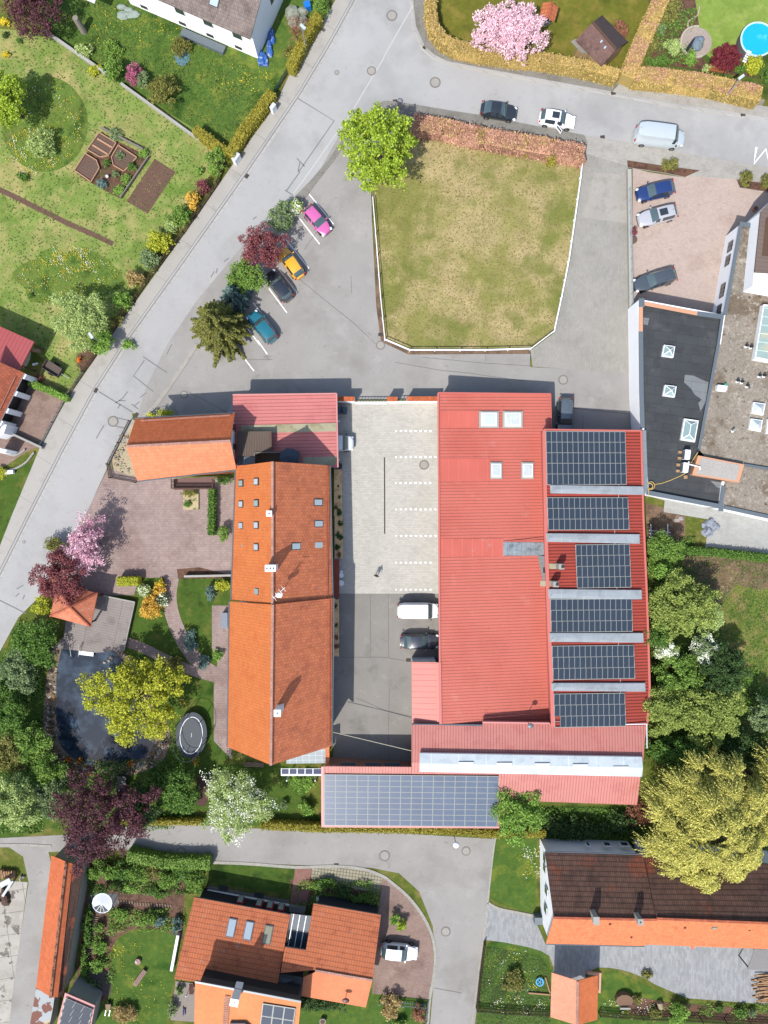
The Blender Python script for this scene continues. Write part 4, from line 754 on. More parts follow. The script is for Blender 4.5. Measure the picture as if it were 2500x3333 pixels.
b = MB(); b.bar(P('C3',1000,975,4.2), P('C3',1000,1000,4.2), .1, .1); b.bar(P('C3',1000,998,4.2), P('C3',1095,1022,4.2), .12, .1); b.bar(P('C3',1095,1022,4.2), P('C3',1090,1045,4.1), .12, .1); b.solo('duct', WFRAME, 'white pipe duct running from the air conditioners to the peach plinth', 'duct')
b = MB(); c = P('C3',974,1105,FZ+.15); b.box((c.x,c.y,FZ+.11), (.38,.38,.2), .1); b.solo('paving_block', WOODL, 'single pale block lying on the black roof below the air conditioners', 'block')
YH = plain('yellow_hose', (232,196,110), k=.5); b = MB()
hp_ = [('C3',980,1068),('C3',930,1095),('C3',850,1130),('C3',780,1155),('C3',720,1165)]
for i in range(4): b.tube(P(*hp_[i],FZ+.06), P(*hp_[i+1],FZ+.06), .045, n=5)
for k, (x, y, r) in enumerate(((690,1175,.46),(684,1178,.3),(678,1182,.38))):
    c = P('C3', x, y, FZ+.5)
    for i in range(14):
        a0, a1 = i*math.tau/14, (i+1)*math.tau/14; b.tube(c+Vector((r*math.cos(a0), r*math.sin(a0), -.2+.04*k)), c+Vector((r*math.cos(a1), r*math.sin(a1), -.2+.04*k)), .04, n=5)
b.tube(P('C3',668,1200,FZ+.45), P('C3',666,1250,FZ+.45), .04, n=5); b.tube(P('C3',1020,985,FZ+.1), P('C3',1075,900,FZ+.5), .045, n=5)
b.solo('hose', YH, 'coiled yellow hose crossing the corner of the black flat roof', 'hose')
# ---- upper building at right edge
UB = thing('house', ctr(P('S',2520,820,5)), 'taller white house cut by the right edge with brown roof and orange bay', 'house')
b = MB(); b.prism([tuple(P('S',x,y,5.6)[:2]) for x, y in ((2476,690),(2620,560),(2620,960),(2452,930))], 0, 5.5); b.build('wall', WHITE, UB)
flat(UB, 'roof', [P('S',2476,690,5.7), P('S',2600,560,5.7), P('S',2660,900,7.2), P('S',2456,886,5.7)], .15, surf('brown_metal_roof', (142,122,112), fine=.08, stripe=(80,.5,.05,.3)), WOOD)
flat(UB, 'bay_roof', [P('S',2457,882,4.6), P('S',2560,884,4.9), P('S',2560,908,4.4), P('S',2457,908,4.1)], .12, TILE_OV)
flat(UB, 'flat_bay', [P('S',2446,915,3.8), P('S',2560,930,3.8), P('S',2560,950,3.8), P('S',2440,935,3.8)], .8, WHITE)
for y, z in ((790,3.8),(850,3.8)):
    c = P('S', 2472, y, 3.8); b = MB(); b.box((c.x-.25, c.y, 4.2), (.12,1.2,1.3), .05); f = b.build('window', BROWNSH, UB); b = MB(); b.box((c.x-.3, c.y, 4.2), (.1,1.0,1.1), .05); b.build('pane', GLASSG, f)
# ---- white house at the top
WH = thing('house', ctr(P('S',700,0,3)), 'white rendered house with grey brown tiled roof at the top edge', 'house')
E0, W0 = P('A1',548,325,4.7), P('A0',1310,-5,4.7); d = (W0-E0); d.z = 0; L_ = d.length; d.normalize(); nn = Vector((d.y, -d.x, 0)); nn = nn if nn.y > 0 else -nn
def wp(u, v, z): q = E0+d*u+nn*v; return Vector((q.x, q.y, z))
b = MB(); b.slab([wp(0,0,4.7), wp(L_+6,0,4.7), wp(L_+6,5.6,7.0), wp(0,5.6,7.0)], .15); b.slab([wp(0,5.6,7.0), wp(L_+6,5.6,7.0), wp(L_+6,11.2,4.7), wp(0,11.2,4.7)], .15); b.build('roof', TILE_G, WH)
b = MB(); u0, v0 = .25, .75
for pz in ([wp(u0,v0,0), wp(L_+5.5,v0,0), wp(L_+5.5,v0,4.8), wp(u0,v0,4.8)], [wp(u0,v0,0), wp(u0,10.5,0), wp(u0,10.5,4.8), wp(u0,5.6,6.82), wp(u0,v0,4.8)], [wp(u0,10.5,0), wp(L_+5.5,10.5,0), wp(L_+5.5,10.5,4.8), wp(u0,10.5,4.8)]): b.poly(pz)
b.build('wall', WHITE, WH)
ang = math.atan2(d.y, d.x)
for u in (2.3, 6.0, 9.6, 14.6, 18.4):
    c = wp(u, v0-.02, 3.1); b = MB(); b.box(c, (1.35,.1,1.35), ang); f = b.build('window', WFRAME, WH); b = MB(); b.box(c-nn*.03, (1.15,.1,1.15), ang); b.build('pane', GLASSD, f)
    c = wp(u+.4, v0-.02, .6); b = MB(); b.box(c, (.9,.08,.45), ang); f = b.build('window', FRAME, WH)
for v in (6.4,): c = wp(u0-.02, v, 3.2); b = MB(); b.box(c, (.08,1.2,1.3), ang); b.build('window', FRAME, WH)
b = MB(); b.box(wp(7, -.1, .25), (5.6,.9,.5), ang); b.build('light_well', GREY_TRIM, WH)
b = MB(); b.tube(wp(.1, .1, 4.55), wp(L_+5, .1, 4.55), .08, n=6); b.build('gutter', GREY_TRIM, WH)
c = wp(15.6, 0, 3.6); b = MB(); b.ball(c, .42, .16, .42); b.build('satellite_dish', WFRAME, WH)
skp = plane(wp(0,0,4.7), wp(5,0,4.7), wp(0,5.6,7.0)); skylight(WH, skp, d, 'A1', 255, 2, 1.1, 1.3, GLASS)
b = MB(); 
for u in (19.8, 20.5): b.bar(wp(u, -1.6, 3.2), wp(u+.2, .5, 3.6), .12, .12)
b.slab([wp(19.3,-2.2,2.6), wp(21.2,-2.2,2.6), wp(21.2,.4,3.0), wp(19.3,.4,3.0)], .08); b.build('porch', GREYW, WH)
# ---- shed top right, well, gazebo, left houses, bottom buildings
GS = thing('garden_shed', ctr(P('A3',270,340,3)), 'wooden garden shed with brown shingle roof in the corner plot', 'garden shed')
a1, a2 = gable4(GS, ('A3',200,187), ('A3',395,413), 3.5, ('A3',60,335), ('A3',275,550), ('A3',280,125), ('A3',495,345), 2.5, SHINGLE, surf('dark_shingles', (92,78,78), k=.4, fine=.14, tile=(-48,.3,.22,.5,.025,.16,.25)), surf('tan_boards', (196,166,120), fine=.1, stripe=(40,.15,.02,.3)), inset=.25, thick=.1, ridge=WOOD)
skylight(GS, a1, (1,-1,0), 'A3', 275, 345, .25, .35, GLASS, GREY_TRIM, .08, .04); skylight(GS, a1, (1,-1,0), 'A3', 305, 395, .25, .35, GLASS, GREY_TRIM, .08, .04)
flat(GS, 'porch_roof', PM([('A3',22,345),('A3',60,320),('A3',180,440),('A3',110,440)], 2.2), .08, surf('grey_planks', (176,166,154), fine=.15, stripe=(-48,.16,.03,.4)))
WL = thing('wishing_well', ctr(P('A2',1360,130,1.8)), 'round garden well under a small orange tiled roof', 'garden well')
gable4(WL, ('A2',1395,18), ('A2',1362,150), 2.5, ('A2',1320,22), ('A2',1288,148), ('A2',1450,62), ('A2',1415,182), 1.9, TILE_T, TILE_T, None, thick=.07, ridge=RIDGE_R)
c = P('A2',1345,180,.7); b = MB(); b.disc((c.x+.1, c.y+.5, .8), .62, .8, 14); b.build('well_ring', CONC, WL); b = MB(); b.disc((c.x+.1, c.y+.5, .82), .45, .02, 14); b.build('well_opening', DARK, WL)
b = MB(); b.box((c.x-.5, c.y+.6, 1.0), (.1,.1,2.0)); b.box((c.x+.7, c.y+.4, 1.0), (.1,.1,2.0)); b.build('post', WOOD, WL)
PG = thing('pavilion', ctr(P('D0',583,755,3)), 'square pavilion with hipped terracotta roof on the pond deck', 'pavilion')
ap = P('D0',583,755,4.6); co = [P('D0',478,560,2.9), P('D0',812,640,2.9), P('D0',752,920,2.9), P('D0',415,830,2.9)]; b = MB()
for i in range(4): b.slab([ap, co[i], co[(i+1) % 4]], .1)
b.build('roof', surf('hip_tiles', (240,148,112), k=.42, fine=.08, p=(((214,200,190), 1.5, .62, .7, .6), ((206,112,76), .6, .5, .62, .5)), tile=(-15,.3,.3,.5,.045,.16,.25)), PG)
b = MB(); [b.bar(ap+Vector((0,0,.06)), c+Vector((0,0,.06)), .2, .1) for c in co]; b.build('hip_ridge', RIDGE_R, PG)
for c in shrink(co, .4): b = MB(); b.box((c.x, c.y, 1.6), (.18,.18,2.4)); b.build('post', WOOD, PG)
DK = thing('deck', ctr(P('D0',750,900,.5)), 'grey timber deck jutting over the garden pond', 'deck')
flat(DK, 'boards', PM([('D0',520,560),('D0',815,655),('D0',1122,715),('D0',1032,1120),('D0',780,1135),('D0',440,1092),('D0',530,1000),('D0',545,880)], .5), .4, surf('grey_deck_boards', (176,166,160), fine=.14, stripe=[(78,.30,.04,.3),(-12,3.6,.05,.5)], p=(((128,116,108), .5, .5, .66, .6),)))
b = MB(); A, B, C = P('D0',860,662,.6), P('D0',1120,715,.6), P('D0',1030,1118,.6); b.bar(A, B, .16, .12); b.bar(B, C, .08, .1); b.build('edge_board', CONC, DK)
ST = thing('bench', ctr(P('D0',650,1120)), 'metal framed bench and white step at the pond edge of the deck', 'bench'); b = MB()
for x, y, x2, y2 in ((580,1085,590,1165),(658,1070,652,1165),(580,1085,620,1040),(658,1100,690,1050)): b.bar(P('D0',x,y,1.0), P('D0',x2,y2,.7), .05, .05)
b.build('rail', FRAME, ST); flat(ST, 'step', PM([('D0',662,1100),('D0',778,1112),('D0',775,1165),('D0',655,1150)], .45), .08, WFRAME)
LG = thing('carport', ctr(P('C0',50,60,3)), 'carport with faded red metal roof at the left edge', 'carport')
q = PM([('S',-90,1022),('S',111,1112),('S',62,1206),('S',-90,1150)], 3.2); flat(LG, 'roof', q, .2, RM_L, RED_TRIM)
b = MB()
for x, y in ((100,1118),(70,1190),(-20,1070)): b.box(P('S',x,y,3.2)*Vector((1,1,0)).to_3d() if False else Vector((P('S',x,y,3.2).x, P('S',x,y,3.2).y, 1.5)), (.15,.15,3.0))
b.build('post', WOOD, LG)
LH = thing('house', ctr(P('C0',20,400,4)), 'house at the left edge with rust tiled roof above a pale paved forecourt', 'house')
TL = surf('brick_red_tiles', (208,116,84), k=.42, fine=.1, tile=(-58,.26,.34,.5,.04,.2,.3,.05), bump=.7)
q = [P('C0',203,240,3.4), P('C0',-5,655,3.4), P('C0',-60,760,3.4), P('C0',-330,640,6.0), P('C0',-140,90,6.0)]; flat(LH, 'roof', q, .18, TL, WFRAME)
b = MB(); e = [P('C0',185,262,3.4), P('C0',-15,660,3.4)]; dd = (e[1]-e[0]).normalized()
for s in (.0,.36,.72,.98):
    c = e[0].lerp(e[1], s); b.box((c.x+.05, c.y, 1.6), (.6,.4,3.1), math.atan2(dd.y, dd.x))
b.build('wall', WHITE, LH); b = MB(); c0, c1 = e[0]+Vector((-.7,0,0)), e[1]+Vector((-.7,0,0)); b.bar(Vector((c0.x,c0.y,3.1)), Vector((c1.x,c1.y,3.1)), .1, 3.1); b.build('recess', DARK, LH)
b = MB(); b.bar(hit(plane(q[0],q[1],q[3]),'C0',132,280)+Vector((0,0,.2)), hit(plane(q[0],q[1],q[3]),'C0',0,560)+Vector((0,0,.2)), .05, .08); b.build('snow_guard', RIDGE, LH)
b = MB(); c = P('C0',15,750,2.0); b.prism([tuple(P('C0',x,y,3)[:2]) for x, y in ((-60,670),(40,665),(15,740),(-60,770))], 0, 2.6); b.prism([tuple(P('C0',x,y,2.6)[:2]) for x, y in ((-60,850),(60,880),(40,905),(-60,895))], 0, 2.6); b.build('porch', WHITE, LH)
# bottom left garage row
LR = thing('garage', ctr(P('F0',500,600,3)), 'long narrow garage with orange tiles on one slope and mossy dark tiles on the other', 'garage')
TILE_N = surf('new_orange_tiles', (236,128,78), k=.42, fine=.08, p=(((220,112,70), .8, .5, .66, .5),), tile=(83,.3,.26,.5,.035,.16,.2,.04), bump=.5)
TILE_M = surf('mossy_dark_tiles', (104,76,64), k=.42, fine=.2, fs=6, p=(((196,106,76), .5, .55, .62, .9), ((176,166,150), 2.2, .66, .71, .7)), tile=(83,.24,.2,.5,.03,.3,.3,.04), bump=.8)
gable4(LR, ('F0',552,82), ('F0',422,1208), 4.2, ('F0',690,130), ('F0',522,1204), ('F0',428,28), ('F0',300,1128), 3.0, TILE_M, TILE_N, surf('beige_wall', (206,196,180)), ridge=surf('mottled_ridge', (190,130,100), p=(((70,54,46), 2.4, .5, .56, .9),), tile=(83,.3,.35,0,.06,.3,.5)), inset=.25, thick=.1)
a1 = plane(P('F0',552,82,4.2), P('F0',422,1208,4.2), P('F0',690,130,3.0)); v = Vector((0,0,.03))
flat(LR, 'new_tile_strip', [hit(a1,'F0',560,84)+v, hit(a1,'F0',605,96)+v, hit(a1,'F0',482,1206)+v, hit(a1,'F0',432,1208)+v], .03, TILE_N)
RS = thing('shed', ctr(P('F0',360,1300,2)), 'patched shed with rusty and pale corrugated sheets at the bottom left', 'shed')
flat(RS, 'roof', PM([('F0',300,1135),('F0',452,1212),('F0',440,1300),('F0',400,1500),('F0',238,1500)], 2.4), .08, surf('patched_sheets', (206,212,214), k=.45, fine=.12, p=(((150,92,74), .45, .5, .52, .95), ((232,216,176), .7, .6, .62, .9)), stripe=(62,.12,.03,.3)))
b = MB(); b.prism([tuple(P('F0',x,y,2.3)[:2]) for x, y in ((308,1150),(440,1215),(395,1500),(248,1500))], 0, 2.3); b.build('wall', CONC, RS)
S2 = thing('solar_shed', ctr(P('F0',640,1350,2.8)), 'small shed with pink fascia and tilted dark solar panels at the bottom edge', 'shed building')
p2 = plane(P('F0',540,1172,3.5), P('F0',790,1276,2.7), P('F0',480,1430,3.5)); q = [hit(p2,'F0',x,y) for x, y in ((540,1170),(790,1276),(735,1560),(440,1560))]
flat(S2, 'roof', q, .15, PINK_TRIM); b = MB(); b.prism([(v.x, v.y) for v in shrink(q, .2)], 0, 2.8); b.build('wall', CONC, S2)
PVC3 = surf('pv_cell_lined', (50,58,72), k=.42, fine=.05, rough=.3, spec=.5, stripe=[(66,.3,.03,-.5)], bump=0)
pv_array(S2, p2, ('F0',548,1205),('F0',768,1300),('F0',478,1500),3,5, cell=PVCELL)
# bottom house
BH = thing('house', ctr(P('F1',500,800,4)), 'large house with stepped terracotta roofs south of the lane', 'house')
AP = plane(P('F1',80,378,2.9), P('F1',880,525,2.9), P('F1',765,1128,5.0)); ar = [hit(AP, 'F1', x, y) for x, y in ((82,376),(880,522),(768,1130),(330,1055),(155,1015),(130,1085),(-82,1055))]
flat(BH, 'roof', ar, .2, TILE_T, GREY_TRIM)
b = MB(); s = shrink([ar[0], ar[1], ar[2], ar[6]], .45); b.prism([(v.x, v.y) for v in s], 0, 2.85)
b.build('wall', surf('dark_cladding', (50,52,56), k=.5), BH)
b = MB(); A, B = P('F1',195,316,0), P('F1',872,440,0); b.bar(A+Vector((0,0,.25)), B+Vector((0,0,.25)), .35, .25); b.build('plinth', WFRAME, BH)
for x, y in ((470,412),(624,440),(714,457),(806,473)):
    c = P('F1', x, y, 1.7); b = MB(); b.box((c.x, c.y+.2, 1.8), (.8,.3,1.3), -.18); f = b.build('window', plain('red_frame', (150,30,40), k=.6), BH); b = MB(); b.box((c.x-.02, c.y+.3, 1.75), (.55,.2,1.35), -.18); b.build('pane', GLASSG, f)
for x, y, gl in ((392,628,GLASS),(534,652,GLASS),(694,685,surf('blind_glass', (190,190,160), rough=.2, fine=.03))): skylight(BH, AP, (1,-.18,0), 'F1', x, y, .98, 1.95, gl, plain('blue_grey_frame', (110,122,136)), .12, .1)
# clerestory strip and upper south roof
flat(BH, 'lower_roof', [P('F1',155,1015,4.6), P('F1',330,1040,4.9), P('F1',768,1125,4.9), P('F1',790,1010,4.3), P('F1',990,1042,4.3), P('F1',965,1260,4.3), P('F1',100,1100,4.6)], .2, surf('dark_standing_seam', (108,104,100), fine=.08, stripe=(-10,.22,.06,.4)), FRAME)
BZ = 7.6; BPn = plane(P('F1',90,1075,BZ), P('F1',970,1240,BZ), P('F1',80,1500,6.2)); br = [hit(BPn,'F1',x,y) for x, y in ((90,1075),(970,1240),(930,1640),(78,1640))]
flat(BH, 'upper_roof', br, .22, surf('plain_orange_tiles', (248,158,100), k=.44, fine=.06, tile=(-10.5,.3,.33,.5,.03,.1,.12)), GREY_TRIM)
b = MB(); s = shrink(br, .4); b.prism([(v.x, v.y) for v in s], 0, 6.1); b.slab([Vector((s[0].x,s[0].y,7.3)), Vector((s[1].x,s[1].y,7.3)), Vector((s[1].x-.05,s[1].y-.4,7.3)), Vector((s[0].x-.05,s[0].y-.4,7.3))], 3.5); b.build('upper_wall', surf('dark_boarding', (96,90,88), k=.45, stripe=(-10,.16,.03,.4)), BH)
b = MB(); b.bar(br[0]+Vector((0,0,.06)), br[1]+Vector((0,0,.06)), .2, .1); b.build('fascia', GREY_TRIM, BH)
for x, y in ((300,1073),(555,1122),(812,1172)):
    c = P('F1', x, y, 6.0); b = MB(); b.box(c+Vector((0,-.1,0)), (1.9,.3,.9), -.18); f = b.build('window', plain('dark_red_frame', (120,26,36), k=.6), BH); b = MB(); b.box(c+Vector((0,.06,.38)), (1.9,.1,.06), -.18); b.build('sill', WFRAME, f)
chimney(BH, 'F1', 415, 1250, 9.3, 6.5, .8, .7, WFRAME, 1, -.18)
pv_array(BH, BPn, ('F1',655,1250),('F1',925,1292),('F1',630,1450),3,2, cell=PVCELL, gap=.12)
c0, c1 = hit(BPn,'F1',360,1195), hit(BPn,'F1',342,1440); b = MB(); n = 16
for i in range(n): b.bar(c0.lerp(c1, i/n)+Vector((-.3,0,.15)), c0.lerp(c1, i/n)+Vector((.3,-.05,.15)), .12, .05)
b.build('roof_ladder', RIDGE, BH)
q = [hit(BPn,'F1',385,1405)+Vector((0,0,.4)), hit(BPn,'F1',510,1405)+Vector((0,0,.4)), hit(BPn,'F1',580,1470)+Vector((0,0,.4)), hit(BPn,'F1',385,1470)+Vector((0,0,.4))]; flat(BH, 'dormer', q, .5, GREY_TRIM)
# east part of that house
CP1 = plane(P('F1',1075,430,2.9), P('F1',1632,525,2.9), P('F1',1560,1062,4.9))
cr = [hit(CP1,'F1',x,y) for x, y in ((1073,428),(1634,524),(1562,1062),(1088,980),(800,1005),(835,788),(1010,815))]; flat(BH, 'roof', cr, .18, TILE_T, GREY_TRIM)
CP2 = plane(cr[3], cr[2], P('F1',1505,1292,3.9)); cs = [hit(CP2,'F1',x,y) for x, y in ((1088,980),(1562,1062),(1508,1292),(973,1197),(990,1042),(1085,1000))]; flat(BH, 'roof', cs, .18, surf('light_salmon_tiles', (250,150,104), k=.44, fine=.07, tile=(-10.5,.3,.33,.5,.03,.1,.1)))
b = MB(); b.bar(cr[3]+Vector((0,0,.08)), cr[2]+Vector((0,0,.08)), .24, .1); b.build('ridge', RIDGE, BH)
b = MB(); b.prism([(v.x, v.y) for v in shrink([cr[0], cr[1], cs[2], cs[3]], .45)], 0, 2.85); b.build('wall', surf('dark_cladding_east', (50,54,60), k=.5), BH)
b = MB(); b.bar(P('F1',1095,392,.45), P('F1',1575,482,.45), .35, .45); b.build('plinth', WFRAME, BH)
b = MB(); c = hit(CP2,'F1',1345,1180); b.tube(c, c+Vector((0,0,.9)), .035); b.ball(c+Vector((0,-.1,.95)), .42, .3, .14); b.build('satellite_dish', plain('rust_dish', (110,50,40)), BH)
GC = thing('glass_canopy', ctr(P('F1',950,650,2.6)), 'glass entrance canopy with white bars between the two house roofs', 'canopy')
flat(GC, 'glass', PM([('F1',880,512),('F1',1058,532),('F1',1008,812),('F1',845,785)], 2.7), .05, plain('canopy_glass_dark', (84,100,112), rough=.12, spec=.8)); b = MB()
for x in (0, .33, .66): b.bar(P('F1',862+x*150,505+x*25,2.78)if False else P('F1',910+x*156-48*0,515+x*24,2.78), P('F1',862+x*156,782+x*20,2.78), .09, .06)
b.build('bar', WFRAME, GC); b = MB(); [b.box(Vector((P('F1',x,y).x, P('F1',x,y).y, 1.3)), (.1,.1,2.6)) for x, y in ((880,515),(1040,535))]; b.build('post', WFRAME, GC)
flat(BH, 'step', PM([('F1',870,440),('F1',1010,455),('F1',1000,515),('F1',868,500)], .15), .14, CONC)
for x, y in ((322,300),(618,358)): flat(BH, 'light_well', PM([('F1',x-36,y-24),('F1',x+38,y-12),('F1',x+38,y+26),('F1',x-34,y+16)], .12), .1, FRAME)
flat(BH, 'gravel_strip', PM([('F1',200,280),('F1',870,400),('F1',870,440),('F1',190,320)], .03), .02, surf('grey_pebbles', (150,138,130), fine=.25))
# farmhouse
FH = thing('farmhouse', ctr(P('F3',0,500,4)), 'long white farmhouse with dark brown tiles north and light orange tiles south', 'farmhouse')
gable4(FH, ('F2',1410,543), ('F3',732,560), 7.9, ('F2',1346,762), ('F3',634,782), ('F2',1338,6), ('F3',622,30), 4.4, TILE_L, TILE_B, WHITE, inset=.35, ridge=RIDGE_R, gut=GREY_TRIM)
gable4(FH, ('F3',735,550), ('F3',1850,596), 8.05, ('F3',640,770), ('F3',1850,814), ('F3',628,12), ('F3',1850,118), 4.3, TILE_L, TILE_B, WHITE, inset=.35, ridge=RIDGE_R)
chimney(FH, 'F3', 232, 570, 8.9, 6.5, .55, .75, CONC, 0, 0); chimney(FH, 'F3', 598, 582, 8.9, 6.5, .5, .6, CONC, 1, 0)
fl1, fr1 = plane(P('F2',1410,543,7.9), P('F3',732,560,7.9), P('F2',1346,762,4.4)), None
for x, y in ((345,596),(522,704),(968,625),(1502,644)): skylight(FH, fl1, (1,0,0), 'F3', x, y, .22, .25, DARK, RIDGE_R, .12, .03)
skylight(FH, fl1, (1,0,0), 'F3', 1212, 626, .55, .45, GLASSG, FRAME, .1, .05)
a, c = P('F2',1338,6,4.4), P('F3',622,30,4.4); yb = a.y-.32
for t, x, w_ in (('E3',160,.4),('E3',318,.8),('E3',462,.9),('E3',640,1.4)):
    X = P(t, x, 1330, 2.4).x; b = MB(); b.box((X, yb+.36-.02*0, 2.5), (w_,.1,.9)); f = b.build('window', WFRAME, FH); b = MB(); b.box((X, yb+.39, 2.5), (w_-.14,.1,.75)); b.build('pane', GLASSD, f)
ws = P('F2',1338,6,4.4).x+.33
for Y, z in ((P('F2',1310,110).y,3.6),(P('F2',1310,190).y,3.6),(P('F2',1300,350).y,4.4),(P('F2',1310,520).y,4.0)):
    b = MB(); b.box((ws, Y*.95, z-.8), (.1,.9,1.3)); f = b.build('window', GREYW, FH); b = MB(); b.box((ws-.03, Y*.95, z-.8), (.1,.7,1.1)); b.build('pane', GLASSD, f)
b = MB(); c = P('F2',1275,555,.6); b.box((c.x, c.y, .6), (.85,.85,1.1)); b.solo('utility_box', GREY_TRIM, 'blue grey box against the white farmhouse gable', 'utility box')
BG = thing('summer_house', ctr(P('F3',60,1200,3)), 'small summer house with salmon tiled gable roof beside grey pavers', 'summer house')
gable4(BG, ('F3',76,1070), ('F3',72,1440), 4.5, ('F3',248,1025), ('F3',240,1395), ('F2',1393,1003), ('F2',1383,1372), 2.9, surf('orange_small_tiles', (250,140,84), k=.42, fine=.06, tile=(0,.26,.3,.5,.035,.12,.18)), surf('pale_salmon_tiles', (255,176,140), k=.44, fine=.05, tile=(0,.26,.3,.5,.035,.1,.14)), None, inset=1.0, ridge=RIDGE, thick=.1)
for X, Y in ((1450,1150),(1430,1350)): b = MB(); p = P('F2',X,Y,2.8); b.box((p.x,p.y,1.4), (.16,.16,2.8)); b.build('post', WOOD, BG)
for X, Y in ((205,1160),(212,1360)): b = MB(); p = P('F3',X,Y,2.8); b.box((p.x,p.y,1.4), (.16,.16,2.8)); b.build('post', WOOD, BG)
flat(BG, 'table', PM([('F3',20,1200),('F3',110,1200),('F3',110,1300),('F3',20,1300)], .75), .72, WOOD)
flat(BG, 'paved_edge', PM([('F3',158,998),('F3',275,1008),('F3',268,1175),('F3',250,1172),('F3',250,1030),('F3',160,1020)], .25), .25, PEACH)
GC2 = thing('lean_to', ctr(P('F3',1580,890,2)), 'grey corrugated lean-to roof at the right end of the paved farm court', 'lean-to')
flat(GC2, 'roof', [P('F3',1548,806,2.9), P('F3',1850,830,2.9), P('F3',1850,1000,2.4), P('F3',1487,976,2.4)], .06, surf('grey_corrugated', (170,166,164), fine=.1, stripe=(-15,.18,.07,.4)))
b = MB(); [b.box(Vector((P('F3',x,y,2.4).x, P('F3',x,y,2.4).y, 1.2)), (.12,.12,2.3)) for x, y in ((1500,965),(1555,820),(1640,980))]; b.build('post', WOOD, GC2)
# ================================================================ PLANTS
BARK = surf('bark', (120,100,84), fine=.2, bump=.6)
LC = dict(lime=((166,184,62),(112,140,36)), green=((128,158,70),(86,116,46)), mid=((104,138,58),(66,96,38)), dark=((78,104,52),(44,66,34)), olive=((140,138,72),(100,102,50)), rolive=((158,170,88),(108,128,56)), plum=((150,88,88),(92,48,54)), beech=((108,66,72),(66,40,48)),
  yellow=((226,200,60),(180,168,50)), gold=((222,180,76),(182,150,66)), pale=((176,190,120),(134,156,88)), sage=((134,152,104),(98,118,76)), willow=((214,206,116),(162,164,82)), pink=((236,208,214),(204,160,176)), cherry=((220,174,190),(160,112,130)), spruce=((142,140,72),(88,96,50)),
  blue=((118,142,134),(78,104,98)), brown=((168,118,92),(120,84,62)), tan=((196,170,116),(150,130,84)), maroon=((128,50,58),(84,30,38)), hedge=((160,150,60),(128,124,46)), golden=((192,164,104),(158,142,80)), white=((244,244,232),(214,220,196)), yellowgreen=((186,186,62),(142,152,42)), beechhedge=((200,158,134),(152,112,90)), fresh=((138,170,76),(92,130,50)), magenta=((188,110,136),(130,66,90)), purple=((150,130,170),(110,100,130)), orange=((236,140,50),(210,110,40)))
for k_, v_ in dict(gdry=((176,166,100),(136,144,72)), gpad=((182,166,106),(146,144,72)), ggreen=((112,142,62),(84,116,46)), gvivid=((104,142,54),(80,116,42)), gdark=((88,112,48),(62,86,36))).items(): LC[k_] = v_
LM = {k: leafmat('leaves_'+k, *v, k=(.56 if k[0] == 'g' and k[1:] in ('dry','pad','green','vivid','dark') else .97), var=(.25 if k[0] == 'g' and k[1:] in ('dry','pad','green','vivid','dark') else .5)) for k, v in LC.items()}
def leafquads(pts, size, up=.8, elong=1.0, dirs=None):
    n = len(pts); nr = NR.normal(size=(n, 3)); nr[:, 2] += up*1.5; nr /= np.linalg.norm(nr, axis=1, keepdims=True)
    t = NR.normal(size=(n, 3)) if dirs is None else dirs+NR.normal(size=(n, 3))*.25
    t -= nr*(t*nr).sum(1, keepdims=True); t /= np.linalg.norm(t, axis=1, keepdims=True)+1e-9
    bt = np.cross(nr, t); s = size*NR.uniform(.6, 1.35, (n, 1))/2; a, c = t*s*elong, bt*s
    return np.stack([pts-a*.9-c*.5, pts+a*.1-c, pts+a, pts-a*.2+c], 1).reshape(-1, 3)
def clumps(c, rx, ry, rz, n, cr=.5, k=None, low=-.35, lump=.18):
    k = k or max(6, int(7*rx*ry/(cr*cr)*.55)); u = NR.uniform(low, 1, k); th = NR.uniform(0, math.tau, k)
    s = np.sqrt(1-u*u); f = NR.uniform(.12, 1, k)**.5
    ph = NR.uniform(0, math.tau, 3); lm = 1+lump*(np.sin(3*th+ph[0])+.7*np.sin(5*th+ph[1])+.5*np.sin(8*th+ph[2]))*.6
    C = np.stack([c[0]+(rx-cr*.6)*s*np.cos(th)*f*lm, c[1]+(ry-cr*.6)*s*np.sin(th)*f*lm, c[2]+(rz-cr*.5)*u*f], 1)
    i = NR.integers(0, k, n); g = NR.normal(size=(n, 3)); g /= np.linalg.norm(g, axis=1, keepdims=True); g[:, 2] = np.abs(g[:, 2])*.9-.25
    return C[i]+g*(cr*NR.uniform(.35, 1.05, (n, 1))*NR.uniform(.75, 1.25, k)[i][:, None])
def limbs(par, base, top, c, rx, ry, rz, r0=.16, n=6):
    b = MB(); b.tube(base, top, r0, r0*.6, 8)
    for i in range(n):
        a = R.uniform(0, math.tau); e = Vector((c[0]+rx*.6*math.cos(a), c[1]+ry*.6*math.sin(a), c[2]+rz*R.uniform(.0, .6)))
        m = Vector(top).lerp(e, .5)+Vector((0, 0, R.uniform(-.1, .3))); s = Vector(base).lerp(Vector(top), R.uniform(.6, 1)); b.tube(s, m, r0*.45, r0*.3, 6); b.tube(m, e, r0*.3, r0*.1, 5)
    b.build('trunk', BARK, par)
def geo(t, x, y, rx, ry, hc): p = P(t, x, y, hc); k = (1-hc/HC)/S*1.50693; return p, rx*k, ry*k
